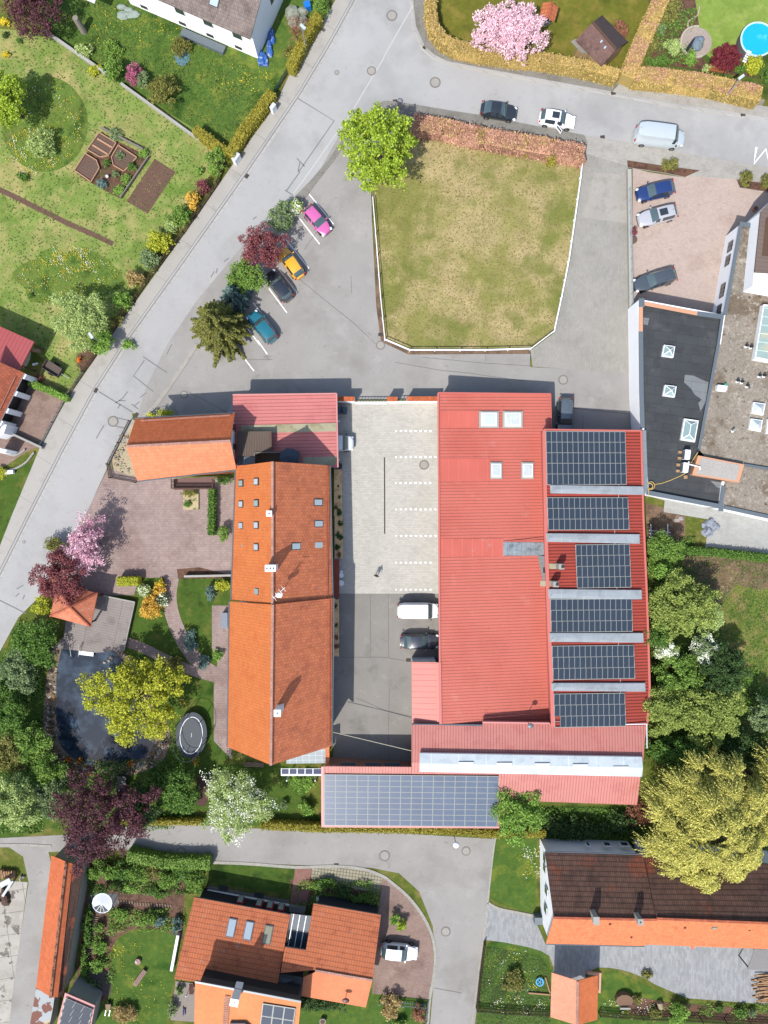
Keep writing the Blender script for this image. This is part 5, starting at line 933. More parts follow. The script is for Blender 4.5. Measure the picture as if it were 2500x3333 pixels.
def tree(name, t, x, y, rx, ry, h, mat, label, cat='tree', leaf=.22, dens=4.2, cr=None, group=None, blossom=None, bl=.25, r0=None, up=.8, lump=.18, hang=0):
    hc = h*.62; p, RX, RY = geo(t, x, y, rx, ry, hc); rz = h*.38
    T = thing(name, (p.x, p.y, 0), label, cat, group)
    limbs(T, (p.x, p.y, -.05), (p.x+R.uniform(-.2,.2), p.y+R.uniform(-.2,.2), hc*.75), (p.x, p.y, hc), RX, RY, rz, r0 or .05*h**.8)
    n = int(dens*math.pi*RX*RY/(leaf*leaf*.55)*1.3); V = clumps((p.x, p.y, hc), RX, RY, rz, n, cr or max(.3, min(.62, RX*.26)), lump=lump)
    quadmesh('crown', leafquads(V, leaf, up), LM[mat], T)
    if blossom:
        V = clumps((p.x, p.y, hc+.12), RX, RY, rz, int(n*bl), cr or .35, lump=lump); quadmesh('blossom', leafquads(V, leaf*.9, up), LM[blossom], T)
    return T
def bush(name, t, x, y, rx, ry, h, mat, label, cat='bush', leaf=.17, dens=3.0, group=None, blossom=None, bl=.3, twig=False, cr=None, lump=.2):
    hc = h*.5; p, RX, RY = geo(t, x, y, rx, ry, hc); n = int(dens*math.pi*RX*RY/(leaf*leaf*.55)*1.2)
    V = clumps((p.x, p.y, hc*.8), RX, RY, h*.6, n, cr or max(.16, min(.4, RX*.35)), lump=lump); V[:, 2] = np.clip(V[:, 2], .05, None)
    if twig:
        d = V-np.array([p.x, p.y, -.3*h]); Q = leafquads(V, leaf*.55, .3, 3.6, d/np.linalg.norm(d, axis=1, keepdims=True))
    else: Q = leafquads(V, leaf)
    o = quadmesh(name, Q, LM[mat], None, (p.x, p.y, 0)); tag(o, label, cat, group)
    if blossom:
        V = clumps((p.x, p.y, hc*.9), RX, RY, h*.62, int(n*bl), .25, lump=lump); quadmesh('blossom', leafquads(V, leaf*.9), LM[blossom], o).location = (0,0,0)
    return o
def hedge(pts, w, h, mat, label, leaf=.15, dens=3.2, cat='hedge', name='hedge', patchm=None, pf=.3, rough=.07, group=None):
    """pts: ground-line of the clipped hedge as seen at its top, w in metres"""
    q = [P(t, x, y, h) for t, x, y in pts]; V = []; L2 = []
    for i in range(len(q)-1):
        a, c = np.array(q[i]), np.array(q[i+1]); d = c-a; ln = np.linalg.norm(d[:2]); d2 = d/ln; nn = np.array([-d2[1], d2[0], 0]); hw = w/2-.08
        def g(u, s, z): v = a+d2*u*1.0+nn*s; return [v[0], v[1], z]
        e0, e1 = -.15, ln+.15
        for f in ([g(e0,-hw,h-.1),g(e1,-hw,h-.1),g(e1,hw,h-.1),g(e0,hw,h-.1)],[g(e0,-hw,0),g(e1,-hw,0),g(e1,-hw,h-.1),g(e0,-hw,h-.1)],[g(e1,hw,0),g(e0,hw,0),g(e0,hw,h-.1),g(e1,hw,h-.1)],[g(e0,-hw,0),g(e0,-hw,h-.1),g(e0,hw,h-.1),g(e0,hw,0)],[g(e1,-hw,0),g(e1,hw,0),g(e1,hw,h-.1),g(e1,-hw,h-.1)]): V += f
        n = int(dens*ln*w/(leaf*leaf*.6)); u = NR.uniform(-.1, ln+.1, n); s = NR.uniform(-w/2, w/2, n)
        wob = rough*(np.sin(u*1.7+i)+np.sin(u*4.1)); s = s+wob
        T = a[None, :]+d2[None, :]*u[:, None]+nn[None, :]*s[:, None]; T[:, 2] = h-.04+NR.normal(0, rough, n)-.25*(np.abs(s)/(w/2))**6; L2.append(T)
        n = int(dens*.8*ln*h/(leaf*leaf)); u = NR.uniform(-.1, ln+.1, n); sg = NR.choice([-1, 1], n); s = sg*(w/2+NR.normal(0, rough, n)); T = a[None, :]+d2[None, :]*u[:, None]+nn[None, :]*s[:, None]; T[:, 2] = NR.uniform(.02, h, n); L2.append(T)
    L2 = np.concatenate(L2); V = np.array(V); c = (q[0]+q[-1])/2
    o = quadmesh(name, np.concatenate([V, leafquads(L2, leaf, .6)]), LM[mat], None, (c.x, c.y, 0)); tag(o, label, cat, group)
    if patchm:
        k = len(L2)//3; cs = L2[NR.integers(0, len(L2), max(4, int(len(q)*4)))]; i = NR.integers(0, len(cs), int(len(L2)*pf)); T = cs[i]+NR.normal(size=(len(i), 3))*np.array([.5, .5, .03]); m = T[:, 2] > h*.8
        # keep the dead sprays on the hedge itself
        ok = np.zeros(len(T), bool)
        for j in range(len(q)-1):
            a, c = np.array(q[j][:2]), np.array(q[j+1][:2]); d = (c-a)/np.linalg.norm(c-a); r = T[:, :2]-a; u = r@d; s = r@np.array([-d[1], d[0]]); ok |= (u > -.1) & (u < np.linalg.norm(c-a)) & (np.abs(s) < w/2)
        T = T[ok]; T[:, 2] = h+NR.uniform(0, .06, len(T)); quadmesh('dry_twigs', leafquads(T, leaf, .8), LM[patchm], o).location = (0, 0, 0)
    return o
def spruce(t, x, y, r, h, mat, label, nb=15, name='spruce'):
    p, RX, _ = geo(t, x, y, r, r, h*.35); T = thing(name, (p.x, p.y, 0), label, 'tree'); b = MB(); b.tube((p.x, p.y, 0), (p.x, p.y, h), .22, .03); b.build('trunk', BARK, T)
    pts = []; dr = []; layers = 16
    for l in range(layers):
        f = l/(layers-1); z = .8+(h-.9)*f; rr = RX*(1-f)**.8*R.uniform(.9, 1.1)+.12; m = max(4, int(nb*(1-f*.6))); a0 = .9*l
        for k in range(m):
            a = a0+math.tau*k/m+R.uniform(-.15, .15); L = rr*R.uniform(.75, 1.08); n = int(150*L); s = NR.uniform(0.03, 1, n)**.8
            side = NR.normal(0, 1, n)*.22*L*.36*(1-s*.8); dx, dy = math.cos(a), math.sin(a)
            X = p.x+dx*s*L-dy*side; Y = p.y+dy*s*L+dx*side; Z = z-.32*L*s**1.5-np.abs(side)*.25+NR.normal(0, .04, n)
            pts.append(np.stack([X, Y, Z], 1)); D = np.stack([dx*np.ones(n)-dy*np.sign(side)*.7, dy*np.ones(n)+dx*np.sign(side)*.7, -.2*np.ones(n)], 1); dr.append(D)
    quadmesh('crown', leafquads(np.concatenate(pts), .13, .9, 1.9, np.concatenate(dr)), LM[mat], T); return T
def willow(t, x, y, rx, ry, h, mat, label, nb=40, name='weeping_willow', dirb=None):
    """boughs ending in tufts of long hanging strands that sweep outwards, with dark gaps between the tufts"""
    p, RX, RY = geo(t, x, y, rx, ry, h*.6); T = thing(name, (p.x, p.y, 0), label, 'tree'); b = MB(); b.tube((p.x, p.y, 0), (p.x, p.y, h*.5), .38, .3, 10)
    pts, dr = [], []; G_ = 2.39996
    for i in range(nb):
        f = math.sqrt((i+.5)/nb)*.86; a = i*G_+R.uniform(-.25, .25); c = np.array([p.x+RX*f*math.cos(a), p.y+RY*f*math.sin(a), h*(.97-.42*f*f)+R.uniform(-.7, .5)])
        b.tube((p.x+R.uniform(-.4,.4), p.y+R.uniform(-.4,.4), h*.45), (c[0], c[1], c[2]-.35), .11, .03, 5); ns = 95; big = R.uniform(.75, 1.35)
        for k in range(ns):
            aa = a+R.gauss(0, 1.15); L = R.uniform(.6, 1.9)*big; n = 22; s = np.linspace(0, 1, n); bend = R.uniform(-.5, .5)*L*.3
            dx, dy = math.cos(aa), math.sin(aa); q = c+np.stack([dx*L*s-dy*bend*s*s, dy*L*s+dx*bend*s*s, R.uniform(.15,.5)*s-(1.1+.5*f)*L*s*s*.75], 1)+NR.normal(0, .035, (n, 3)); q += NR.normal(0, .07, (1, 3)); pts.append(q)
            dr.append(np.stack([dx*np.ones(n), dy*np.ones(n), .3-1.8*s], 1))
    b.build('trunk', BARK, T)
    quadmesh('crown', leafquads(np.concatenate(pts), .10, .6, 2.2, np.concatenate(dr)), LM[mat], T); return T
# --- trees one by one (positions in the overview)
tree('maple', 'O', 814, 320, 90, 100, 8.5, 'lime', 'big round lime green maple at the corner of the paddock', leaf=.22, cr=.55, dens=3.6)
tree('cherry_tree', 'O', 1100, 68, 78, 62, 5.5, 'pink', 'large pale pink cherry tree in full blossom beside the well', blossom='pink', bl=.9, leaf=.17, lump=.35, dens=2.6)
bush('bush', 'O', 606, 466, 34, 38, 3.2, 'sage', 'dull green shrub at the head of the parking row', leaf=.16)
bush('bush', 'O', 640, 448, 16, 20, 2.2, 'pale', 'small white flowering shrub beside the dull green parking shrub', blossom='white', bl=.35)
tree('plum_tree', 'O', 565, 536, 52, 56, 5.2, 'plum', 'red leaved plum tree overhanging the yellow car', leaf=.16, lump=.3, dens=2.6)
tree('tree', 'O', 531, 600, 46, 44, 4.6, 'green', 'bright green leafy tree above the black parked car', leaf=.17, lump=.25)
spruce('O', 507, 640, 34, 5, 'blue', 'small blue green conifer between the spruce and the bright green tree', 10, 'conifer')
spruce('O', 470, 702, 76, 10.5, 'spruce', 'tall olive green spruce at the lower end of the parking row', 12)
for i, (x, y, r, ry, h, m, lb) in enumerate([(466,347,24,34,2.6,'green','green shrub at the lower end of the clipped street hedge'),(437,404,18,18,2.0,'plum','dark red shrub by the street fence'),(418,432,17,24,1.9,'gold','golden yellow shrub below the dark red one'),
  (388,466,28,26,2.4,'green','fresh green shrub by the upper street fence'),(370,490,18,16,1.8,'pale','light shrub next to the fresh green one at the street fence'),(343,522,32,28,2.5,'yellowgreen','large forsythia yellow shrub at the street fence'),(322,560,24,26,2.2,'sage','grey green shrub below the yellow street shrub'),
  (290,602,22,22,1.9,'tan','tan brown shrub at the street fence'),(262,650,24,22,2.4,'fresh','round fresh green shrub above the pale lawn tree'),(250,690,18,14,1.6,'olive','low olive shrub beside the pale lawn tree at the fence'),(352,196,40,36,2.8,'olive','olive brown shrub behind the garden wall'),(308,174,18,20,1.7,'sage','grey shrub between the pink and the olive brown shrub'),
  (244,156,24,26,2.8,'green','yellow green shrub left of the magenta shrub'),(390,100,24,22,1.9,'olive','olive shrub beside the round mini pond'),(90,310,34,34,2.6,'pale','pale twiggy shrub standing in the oval meadow'),(180,108,22,16,1.2,'pale','low pale shrub beside the tree stump'),(205,150,18,14,.9,'yellowgreen','low yellow green clump along the garden wall'),
  (245,108,26,20,.9,'green','low green clump uphill of the garden wall'),(48,382,16,12,.8,'mid','low green clump left in the dry lawn'),(430,370,10,10,.9,'fresh','tiny green shrub inside the corner of the clipped hedges'),(10,48,12,10,.8,'yellow','bright yellow flowering cushion in the top left bed'),(12,118,9,8,.6,'yellow','small yellow flowering cushion at the left edge'),(42,88,9,7,.5,'mid','small green cushion beside the top left bed'),(10,75,8,8,.7,'dark','dark green cushion at the left edge bed'),
  (275,745,16,12,1.0,'fresh','lettuce green shrub in the bark bed beside the street'),(66,640,9,8,.5,'mid','tiny clump in the lower meadow')]):
    bush('bush', 'O', x, y, r, ry, h, m, lb, twig=(m in ('olive','tan') or 'twiggy' in lb), leaf=.17 if r > 15 else .13)
bush('bush', 'O', 289, 160, 22, 26, 2.2, 'magenta', 'magenta pink flowering shrub in the wall border', leaf=.15)
tree('plum_tree', 'O', 72, 22, 66, 62, 5.5, 'beech', 'dark red tree in the top left corner', leaf=.17, dens=2.6, lump=.25)
tree('tree', 'O', 12, 215, 48, 62, 6, 'lime', 'yellow green tree cut by the left edge beside the oval meadow', leaf=.2)
tree('tree', 'O', 172, 692, 64, 66, 5.2, 'pale', 'pale green spreading tree on the lawn by the street fence', leaf=.15, lump=.3, dens=2.6)
tree('tree', 'O', 222, 742, 30, 28, 3, 'fresh', 'light green small tree behind the double street lamp', leaf=.15)
tree('tree', 'O', 640, 62, 26, 34, 3.6, 'brown', 'nearly bare brown tree beside the white house', leaf=.07, dens=.35, lump=.4)
bush('bush', 'O', 694, 14, 20, 24, 2.2, 'green', 'clipped round green bush at the top of the street hedge', leaf=.14, lump=.03)
bush('bush', 'O', 628, 115, 22, 16, 1.3, 'olive', 'straggly olive bush beside the bare tree', twig=True)
for x, y, rx, ry, h, m, lb in [(1446,20,26,30,2.3,'olive','olive round shrub in the top right border'),(1436,4,18,10,2.2,'plum','dark red shrub at the top right edge'),(1424,62,16,14,1.4,'sage','silver green shrub below the olive round shrub'),(1420,30,12,20,1.5,'blue','blue green shrub left in the top right border'),(1405,95,20,24,1.5,'olive','olive yellow shrub left of the round patio'),
  (1452,103,24,20,1.8,'pale','pale cream shrub beside the round patio'),(1426,133,26,15,1.6,'mid','low green shrub in the corner of the golden hedges'),(1492,128,15,18,1.4,'fresh','round fresh green shrub below the patio'),(1510,96,9,11,1.2,'sage','small potted shrub at the patio rim'),(1526,148,10,9,.9,'pale','small silvery shrub near the garden bench'),
  (1628,142,22,28,2.0,'yellowgreen','bright yellow shrub below the pool'),(1598,150,18,12,1.4,'mid','dark green low shrub between red bush and yellow shrub'),(1654,170,10,14,1.8,'mid','green shrub at the right edge below the pool'),(1340,62,18,22,1.8,'brown','bare brown shrub behind the garden shed')]:
    bush('bush', 'O', x, y, rx, ry, h, m, lb, leaf=.14, twig=(m == 'brown'))
bush('bush', 'O', 1567, 124, 40, 30, 2.6, 'maroon', 'large dome shaped maroon bush beside the round pool', leaf=.14, lump=.02, dens=4)
# left garden by the pond
tree('cherry_tree', 'O', 186, 1178, 40, 62, 5.5, 'cherry', 'slender pink cherry in blossom at the edge of the pink paved court', blossom='pink', bl=.7, leaf=.16, lump=.4, dens=1.9)
bush('bush', 'O', 118, 1175, 26, 18, 2.6, 'olive', 'olive green bush left of the slender pink cherry', twig=True)
tree('plum_tree', 'O', 134, 1250, 66, 62, 6, 'plum', 'dark red leaved tree overhanging the pavilion roof', leaf=.16, dens=3, lump=.25)
bush('bush', 'O', 92, 1310, 26, 24, 3, 'yellowgreen', 'yellow green bush between the red tree and the dark hedge mass', leaf=.16)
for x, y, rx, ry, h, m, lb in [(80,1385,50,58,4.4,'mid','dense green shrub west of the pavilion'),(38,1450,44,48,4.4,'sage','grey green shrub at the road bend'),(18,1530,44,60,5,'mid','green tree at the left edge beside the pond path'),(20,1625,46,50,5.2,'olive','olive tree at the left edge below the pond path'),(100,1660,42,44,4.6,'green','bright green tree at the lower left pond corner'),
  (70,1600,44,44,5,'green','light green tree among the left edge trees'),(20,1740,80,62,7,'pale','pale feathery tree over the lane at the left edge'),(112,1720,46,46,5,'sage','greyish green tree between the pale tree and the purple beech')]:
    tree('tree', 'O', x, y, rx, ry, h, m, lb, leaf=.18, lump=.25)
tree('maple', 'O', 292, 1508, 108, 102, 7.0, 'yellowgreen', 'large yellow green maple leaning over the pond', leaf=.2, dens=3.0, lump=.3)
tree('copper_beech', 'O', 220, 1762, 112, 102, 8.5, 'beech', 'large dark purple beech above the lane corner', leaf=.17, dens=2.6, lump=.28)
tree('tree', 'O', 312, 1740, 40, 52, 5.5, 'dark', 'dark shaded tree right of the purple beech', leaf=.18)
tree('tree', 'O', 478, 1762, 22, 22, 3, 'olive', 'olive tree top right of the purple beech', leaf=.17) if False else None
tree('tree', 'O', 388, 1712, 42, 56, 5, 'mid', 'dark green tree with ferny branches left of the apple tree', leaf=.18, lump=.3)
tree('apple_tree', 'O', 507, 1735, 74, 78, 5.2, 'pale', 'white blossoming apple tree beside the lane', blossom='white', bl=.22, leaf=.15, lump=.35, dens=1.9)
for x, y, rx, ry, h, m, lb, bl in [(325,1312,30,30,2.2,'gold','golden forsythia bush beside the pond deck',None),(310,1275,16,16,1.6,'pale','small white flowering shrub above the golden forsythia','white'),(344,1275,16,18,1.6,'gold','upright golden shrub beside the white flowering one',None),(347,1262,12,12,1.4,'yellow','yellow flowering tip shrub at the paved court corner',None),(350,1296,16,18,1.5,'sage','white blossoming shrub next to the path','white'),
  (480,1263,22,14,1.6,'yellowgreen','yellow green shrub against the barn wall',None),(455,1280,12,22,1.6,'blue','small bluish conifer in the lawn near the barn',None),(412,1385,16,30,1.2,'blue','blue green ground shrub along the winding path',None),(440,1430,14,20,1.2,'blue','second blue green shrub lower on the winding path',None),(470,1415,14,12,1.0,'fresh','fresh green shrub at the end of the winding path',None),
  (484,1155,14,22,2,'green','green shrub in the corner between court and barn',None),(355,892,24,9,1.8,'yellowgreen','dark yellow green bush north of the house wing',None),(325,897,14,7,1.6,'yellowgreen','smaller yellow green bush north of the house wing',None),(410,1065,20,8,1.2,'olive','olive shrub under the balcony',None),(483,1038,18,10,1.6,'mid','green shrub between house wing and barn corner',None),
  (378,1435,24,20,1.6,'olive','yellowish shrub left of the curved path end',None),(655,1690,30,24,1.6,'fresh','light green shrub behind the solar shelf',None),(663,1745,20,18,1.5,'fresh','light green shrub at the left end of the solar building',None),(615,1740,12,10,1.2,'sage','small grey green shrub in the apple tree garden',None),(540,1680,14,12,1.4,'green','small shrub with white tips below the barn gable',None)]:
    bush('bush', 'O', x, y, rx, ry, h, m, lb, blossom=bl, leaf=.15)
# right side
tree('tree', 'O', 1432, 1185, 46, 36, 4.4, 'green', 'feathery green tree behind the solar sheds beside the ladder', leaf=.15, lump=.3)
tree('tree', 'O', 1428, 1232, 40, 20, 4.2, 'fresh', 'light green tree just below the feathery one', leaf=.17)
tree('tree', 'O', 1470, 1310, 82, 78, 6.5, 'rolive', 'large olive green round tree beside the solar sheds', leaf=.18, dens=3.2)
tree('tree', 'O', 1530, 1330, 34, 44, 5, 'pale', 'pale yellow green tree on the right of the large olive one', leaf=.14, lump=.3)
tree('tree', 'O', 1415, 1372, 36, 30, 5, 'mid', 'blue green feathery tree touching the shed roofs', leaf=.15, lump=.3)
tree('apple_tree', 'O', 1437, 1405, 28, 22, 4.5, 'pale', 'white blossoming tree beside the fourth solar array', blossom='white', bl=.6, leaf=.15)
tree('apple_tree', 'O', 1520, 1405, 30, 40, 4.8, 'sage', 'white blossoming tree left of the dark round tree', blossom='white', bl=.5, leaf=.15)
tree('tree', 'O', 1468, 1452, 58, 52, 5, 'green', 'bright green tree between the two white blossoming trees', leaf=.18)
tree('tree', 'O', 1560, 1448, 54, 64, 6, 'dark', 'dark blue green round tree at the garden edge', leaf=.17, dens=4)
tree('tree', 'O', 1430, 1535, 52, 60, 6, 'rolive', 'olive green tree beside the southernmost solar array', leaf=.17)
tree('tree', 'O', 1530, 1540, 80, 70, 6, 'rolive', 'ochre tinged tree between the dark tree and the willow', leaf=.19, lump=.3)
tree('tree', 'O', 1460, 1620, 70, 40, 4.5, 'mid', 'dark green tree in the gap above the willow', leaf=.19)
tree('tree', 'O', 1600, 1620, 60, 46, 4.5, 'dark', 'dark shaded tree above the right part of the willow', leaf=.19)
tree('tree', 'O', 1648, 1545, 32, 40, 5, 'sage', 'grey green tree at the right edge above the willow', leaf=.17)
willow('O', 1530, 1775, 150, 150, 10.5, 'willow', 'huge yellow green weeping willow beside the farmhouse', nb=62)
willow('O', 1660, 1700, 50, 70, 8, 'willow', 'second smaller willow crown at the right edge', nb=14)
tree('maple', 'O', 1118, 1752, 58, 68, 6, 'fresh', 'bright green maple at the corner of the solar building', leaf=.2, dens=3.2, lump=.22)
bush('bush', 'O', 1390, 1385, 14, 20, 2, 'mid', 'small dark shrub pressed against the shed wall')
for x, y, r in ((1250,1790,56),(1340,1780,50),(1200,1785,24)): bush('bush', 'O', x, y, r, 28, 1.6, 'dark', {1250:'dark bramble thicket north of the farmhouse',1340:'shaded thicket beside the willow north of the farmhouse',1200:'small thicket beside the bright green maple'}[x], twig=False, leaf=.2)
bush('bush', 'O', 1380, 1760, 40, 30, 1.3, 'brown', 'brown dry scrub below the workshop corner', twig=True)
# bottom gardens
for x, y, rx, ry, h, m, lb in [(210,1880,26,24,2.4,'green','round green shrub at the corner of the long garage'),(238,1885,20,18,2,'fresh','fresh green shrub beside the round one above the trampoline'),(265,1880,26,24,2.2,'mid','mid green shrub in the upper left of the bottom garden'),(300,1890,28,26,2.2,'green','green shrub in the middle of the upper garden row'),(335,1880,26,22,2,'olive','brownish green shrub in the upper garden row'),(360,1900,26,26,2.2,'green','large green shrub near the terracotta house corner'),
  (395,1880,28,26,2,'mid','dark green shrub below the front hedge of the terracotta house'),(420,1900,24,26,2.2,'green','green shrub touching the terracotta roof corner'),(286,1916,22,14,1.4,'fresh','pale green shrub above the log path'),(345,1930,26,12,1.2,'mid','flat green shrub right along the log path'),(262,1978,20,18,1.4,'fresh','round fresh green shrub right of the white canopy'),
  (320,1985,26,18,1.5,'green','green shrub north of the bottom lawn'),(345,1990,16,14,1.3,'blue','blue green shrub north of the bottom lawn'),(213,2002,14,14,1.1,'green','small green shrub upper in the row beside the log steps'),(214,2045,18,20,1.3,'fresh','fresh green shrub middle in the row beside the log steps'),(210,2088,20,18,1.3,'fresh','fresh green shrub lowest in the row beside the log steps'),
  (382,2000,12,22,1.3,'blue','bluish shrub left of the terracotta roof'),(388,2240/1.0-100,10,10,1,'mid','round dark shrub at the terrace edge'),(372,2180,12,20,1.2,'sage','grey green shrub beside the timber terrace'),(190,2000,10,50,1.2,'mid','narrow green strip of shrubs along the long garage wall'),(182,2080,10,40,1.1,'green','lower narrow strip of shrubs along the long garage wall'),
  (700,1910,30,16,1.0,'mid','low green shrub left in front of the east roof'),(740,1925,18,14,1.1,'dark','dark round shrub in front of the east roof'),(780,1940,28,14,1.0,'mid','low green shrub right in front of the east roof'),(853,1985,13,14,1.6,'fresh','bright green shrub in the driveway bed upper half'),(867,1998,15,14,1.5,'lime','yellow green shrub in the driveway bed lower half'),
  (690,2165,70,24,1.8,'dark','long dark hedge like shrub south of the east roof'),(845,2175,26,30,1.8,'tan','pale flowering shrub in the fenced corner below the driveway'),(905,2190,16,22,1.4,'brown','rust brown shrub in the fenced corner below the driveway'),(860,2215,20,14,1.3,'green','small green shrub at the bottom edge near the driveway'),(1108,2120,26,30,1.4,'olive','olive shrub in the meadow beside the blue wheel'),
  (1468,2195,26,30,2,'fresh','bright green shrub on the picket fence at the bottom right'),(1415,2190,14,16,1.0,'olive','olive shrub at the fence between the two bright green ones'),(1553,2180,12,10,.8,'mid','small green plant in the bark bed below the paved court'),(1600,2185,18,14,.9,'mid','dark green plant near the right end of the bark bed'),(1625,2188,12,12,.8,'sage','grey green plant at the right end of the bark bed'),(1377,2160,12,10,.7,'olive','low plant beside the stone barbecue'),
  (1398,2105,14,10,.7,'olive','low dry plant on the slope beside the paved court'),(270,2190,34,20,1.4,'tan','bare twiggy shrub at the bottom edge of the lawn')]:
    bush('bush', 'O', x, y, rx, ry, h, m, lb, leaf=.15, twig=('twiggy' in lb))
# hedges
hedge([('A1',718,758),('A1',640,870),('A1',480,1080),('A1',372,1270)], 1.15, 1.7, 'hedge', 'clipped yellow green hedge along the street below the white house')
hedge([('A1',88,1068),('A1',220,1160),('A1',350,1262)], 1.05, 1.6, 'hedge', 'clipped yellow green hedge running from the street hedge into the garden')
hedge([('A1',1110,115),('A1',1010,270),('A1',880,545)], 1.1, 1.8, 'hedge', 'upper clipped hedge along the street beside the lamp post')
hedge([('A2',388,-40),('A2',392,100),('A2',420,220),('A2',490,310),('A2',600,370),('A2',820,415),('A2',1060,450),('A2',1300,470),('A2',1659,530),('A3',415,605)], 1.25, 2.0, 'golden', 'long golden hedge curving round the cherry tree garden', patchm='tan', pf=.12)
hedge([('A3',800,-60),('A3',690,180),('A3',590,400),('A3',500,620)], 1.75, 2.0, 'golden', 'wide golden hedge with dead pink patches dividing the two top right gardens', patchm='beechhedge', pf=.3)
hedge([('A3',560,610),('A3',900,640),('A3',1200,680),('A3',1600,775)], 1.9, 1.9, 'golden', 'wide golden hedge with dead patches along the side road pavement', patchm='beechhedge', pf=.3)
hedge([('A2',250,1010),('A2',500,1050),('A2',800,1120),('A2',1100,1170),('A2',1400,1220),('A2',1659,1270),('A3',95,1275)], 2.1, 1.6, 'beechhedge', 'broad brown beech hedge along the north side of the paddock', leaf=.17, patchm='tan', pf=.16, rough=.12)
for x, y in ((790,1130),(1185,1215),(1390,1305)): bush('bush', 'A2', x, y, 14, 22, 1.9, 'hedge', {790:'left green tuft growing in the brown beech hedge',1185:'tall yellow green tuft in the brown beech hedge',1390:'small green tuft at the foot of the brown beech hedge'}[x], leaf=.13)
hedge([('E1',-600,1115),('E1',-300,1120),('E1',130,1120)], .6, 1.1, 'hedge', 'low trimmed hedge along the lane left of the apple tree')
hedge([('E1',640,1150),('E1',900,1160),('E1',1150,1172),('E2',300,1180),('E2',650,1195),('E2',900,1215),('E2',1340,1215)], .85, 1.3, 'hedge', 'long trimmed hedge between the lane and the solar building')
hedge([('D1',-555,545),('D1',-400,542)], 1.0, 1.5, 'yellowgreen', 'short yellow clipped hedge south of the pink paved court', rough=.02)
hedge([('C1',222,1205),('C1',222,1429),('D1',218,150)], .75, 1.3, 'mid', 'narrow dark green hedge strip in the pink paved court')
hedge([('C0',240,320),('C0',400,380),('C0',548,448)], .7, 1.2, 'fresh', 'bright green hedge between forecourt and lawn at the left edge')
hedge([('D3',940,285),('D3',1200,300),('D3',1680,350)], .9, 1.0, 'mid', 'low green hedge along the fence below the pale paved yard')
hedge([('F0',1060,40),('F0',1350,100),('F0',1659,110),('F1',200,110)], 1.3, 1.6, 'green', 'rounded green hedge behind the steel railing along the lane', rough=.14)
# tree stump
p = P('A0', 690, 225, 1.0); b = MB(); q0, q1 = P('A0',700,265), P('A0',685,185,2.4); b.tube((q0.x,q0.y,0), (q0.x-.1,q0.y+.1,2.3), .42, .34, 10); b.solo('tree_stump', surf('weathered_wood', (170,160,146), fine=.2), 'tall grey sawn tree stump beside the garden wall', 'tree stump')
# meadow flowers, counted by nobody
def flowers(label, spots, mats, n, h=.12, size=.11):
    pts = {m: [] for m in mats}
    for x, y, r, ry in spots:
        k = n; a = NR.uniform(0, math.tau, k); f = np.sqrt(NR.uniform(0, 1, k)); cl = NR.normal(0, .05, (k, 2))
        for i in range(k):
            q = P('O', x+r*f[i]*math.cos(a[i]), y+ry*f[i]*math.sin(a[i])); v = (math.sin(q.x*2.1+q.y*1.3)+math.sin(q.x*.9-q.y*2.7)+R.gauss(0, .6))
            if v < -.1: continue
            pts[mats[int(abs(math.sin(q.x*.7+q.y*.5))*len(mats)*.999) if R.random() < .7 else R.randrange(len(mats))]].append((q.x+cl[i, 0], q.y+cl[i, 1], h*R.uniform(.4, 1.2)+.03))
    for m in mats:
        if pts[m]: o = quadmesh('meadow_flowers', leafquads(np.array(pts[m]), size, 2.0), LM[m], None, (0, 0, 0)); tag(o, kind='stuff'); o['label'] = label
flowers('yellow and white flowers in the garden meadows', [(100,270,80,95),(150,600,105,58),(70,330,60,50),(150,560,60,30)], ['yellow','white','yellow'], 1000, size=.085)
flowers('yellow flowers in the lawns by the bottom house', [(300,2150,60,60),(270,2060,40,30),(560,170,40,30)], ['yellow'], 130)
flowers('yellow and white flowers by the farmhouse', [(1110,2100,60,55),(1150,1860,30,40),(1360,2175,60,25),(1120,2170,60,20)], ['yellow','white'], 260)
flowers('yellow and orange flowers round the pond', [(225,1645,30,8),(425,1640,8,12),(395,1560,10,60),(620,1250,10,10)], ['orange','yellow'], 60)
flowers('small flowers on the upper lawn', [(250,70,60,50),(520,170,60,30),(370,60,40,40)], ['yellow'], 140)
# taller grass tufts give the lawns an uneven surface
def tufts(label, poly, mats, n, h=.1, size=.11):
    xs = [p[0] for p in poly]; ys = [p[1] for p in poly]; out = {m: [] for m in mats}
    def ins(x, y):
        c = False; j = len(poly)-1
        for i in range(len(poly)):
            if (poly[i][1] > y) != (poly[j][1] > y) and x < (poly[j][0]-poly[i][0])*(y-poly[i][1])/(poly[j][1]-poly[i][1]+1e-9)+poly[i][0]: c = not c
            j = i
        return c
    for _ in range(n):
        x, y = R.uniform(min(xs), max(xs)), R.uniform(min(ys), max(ys))
        if not ins(x, y): continue
        q = P('O', x, y); v = math.sin(q.x*.8)+math.sin(q.y*1.1+q.x*.4)+math.sin(q.x*2.3-q.y*1.7)+R.gauss(0, .7)
        m = mats[0] if v > .6 else mats[1] if v > -1 else mats[2]; out[m].append((q.x, q.y, R.uniform(.035, h*.55)))
    for m in mats:
        if out[m]: o = quadmesh('grass', leafquads(np.array(out[m]), size, 2.6, 1.8), LM[m], None, (0, 0, 0)); tag(o, kind='stuff'); o['label'] = label
tufts('uneven dry grass of the paddock', [(805,335),(885,268),(1262,348),(1254,380),(1228,560),(1196,714),(1146,750),(886,753),(832,730),(820,600)],['gpad','gpad','gdry'], 12000)
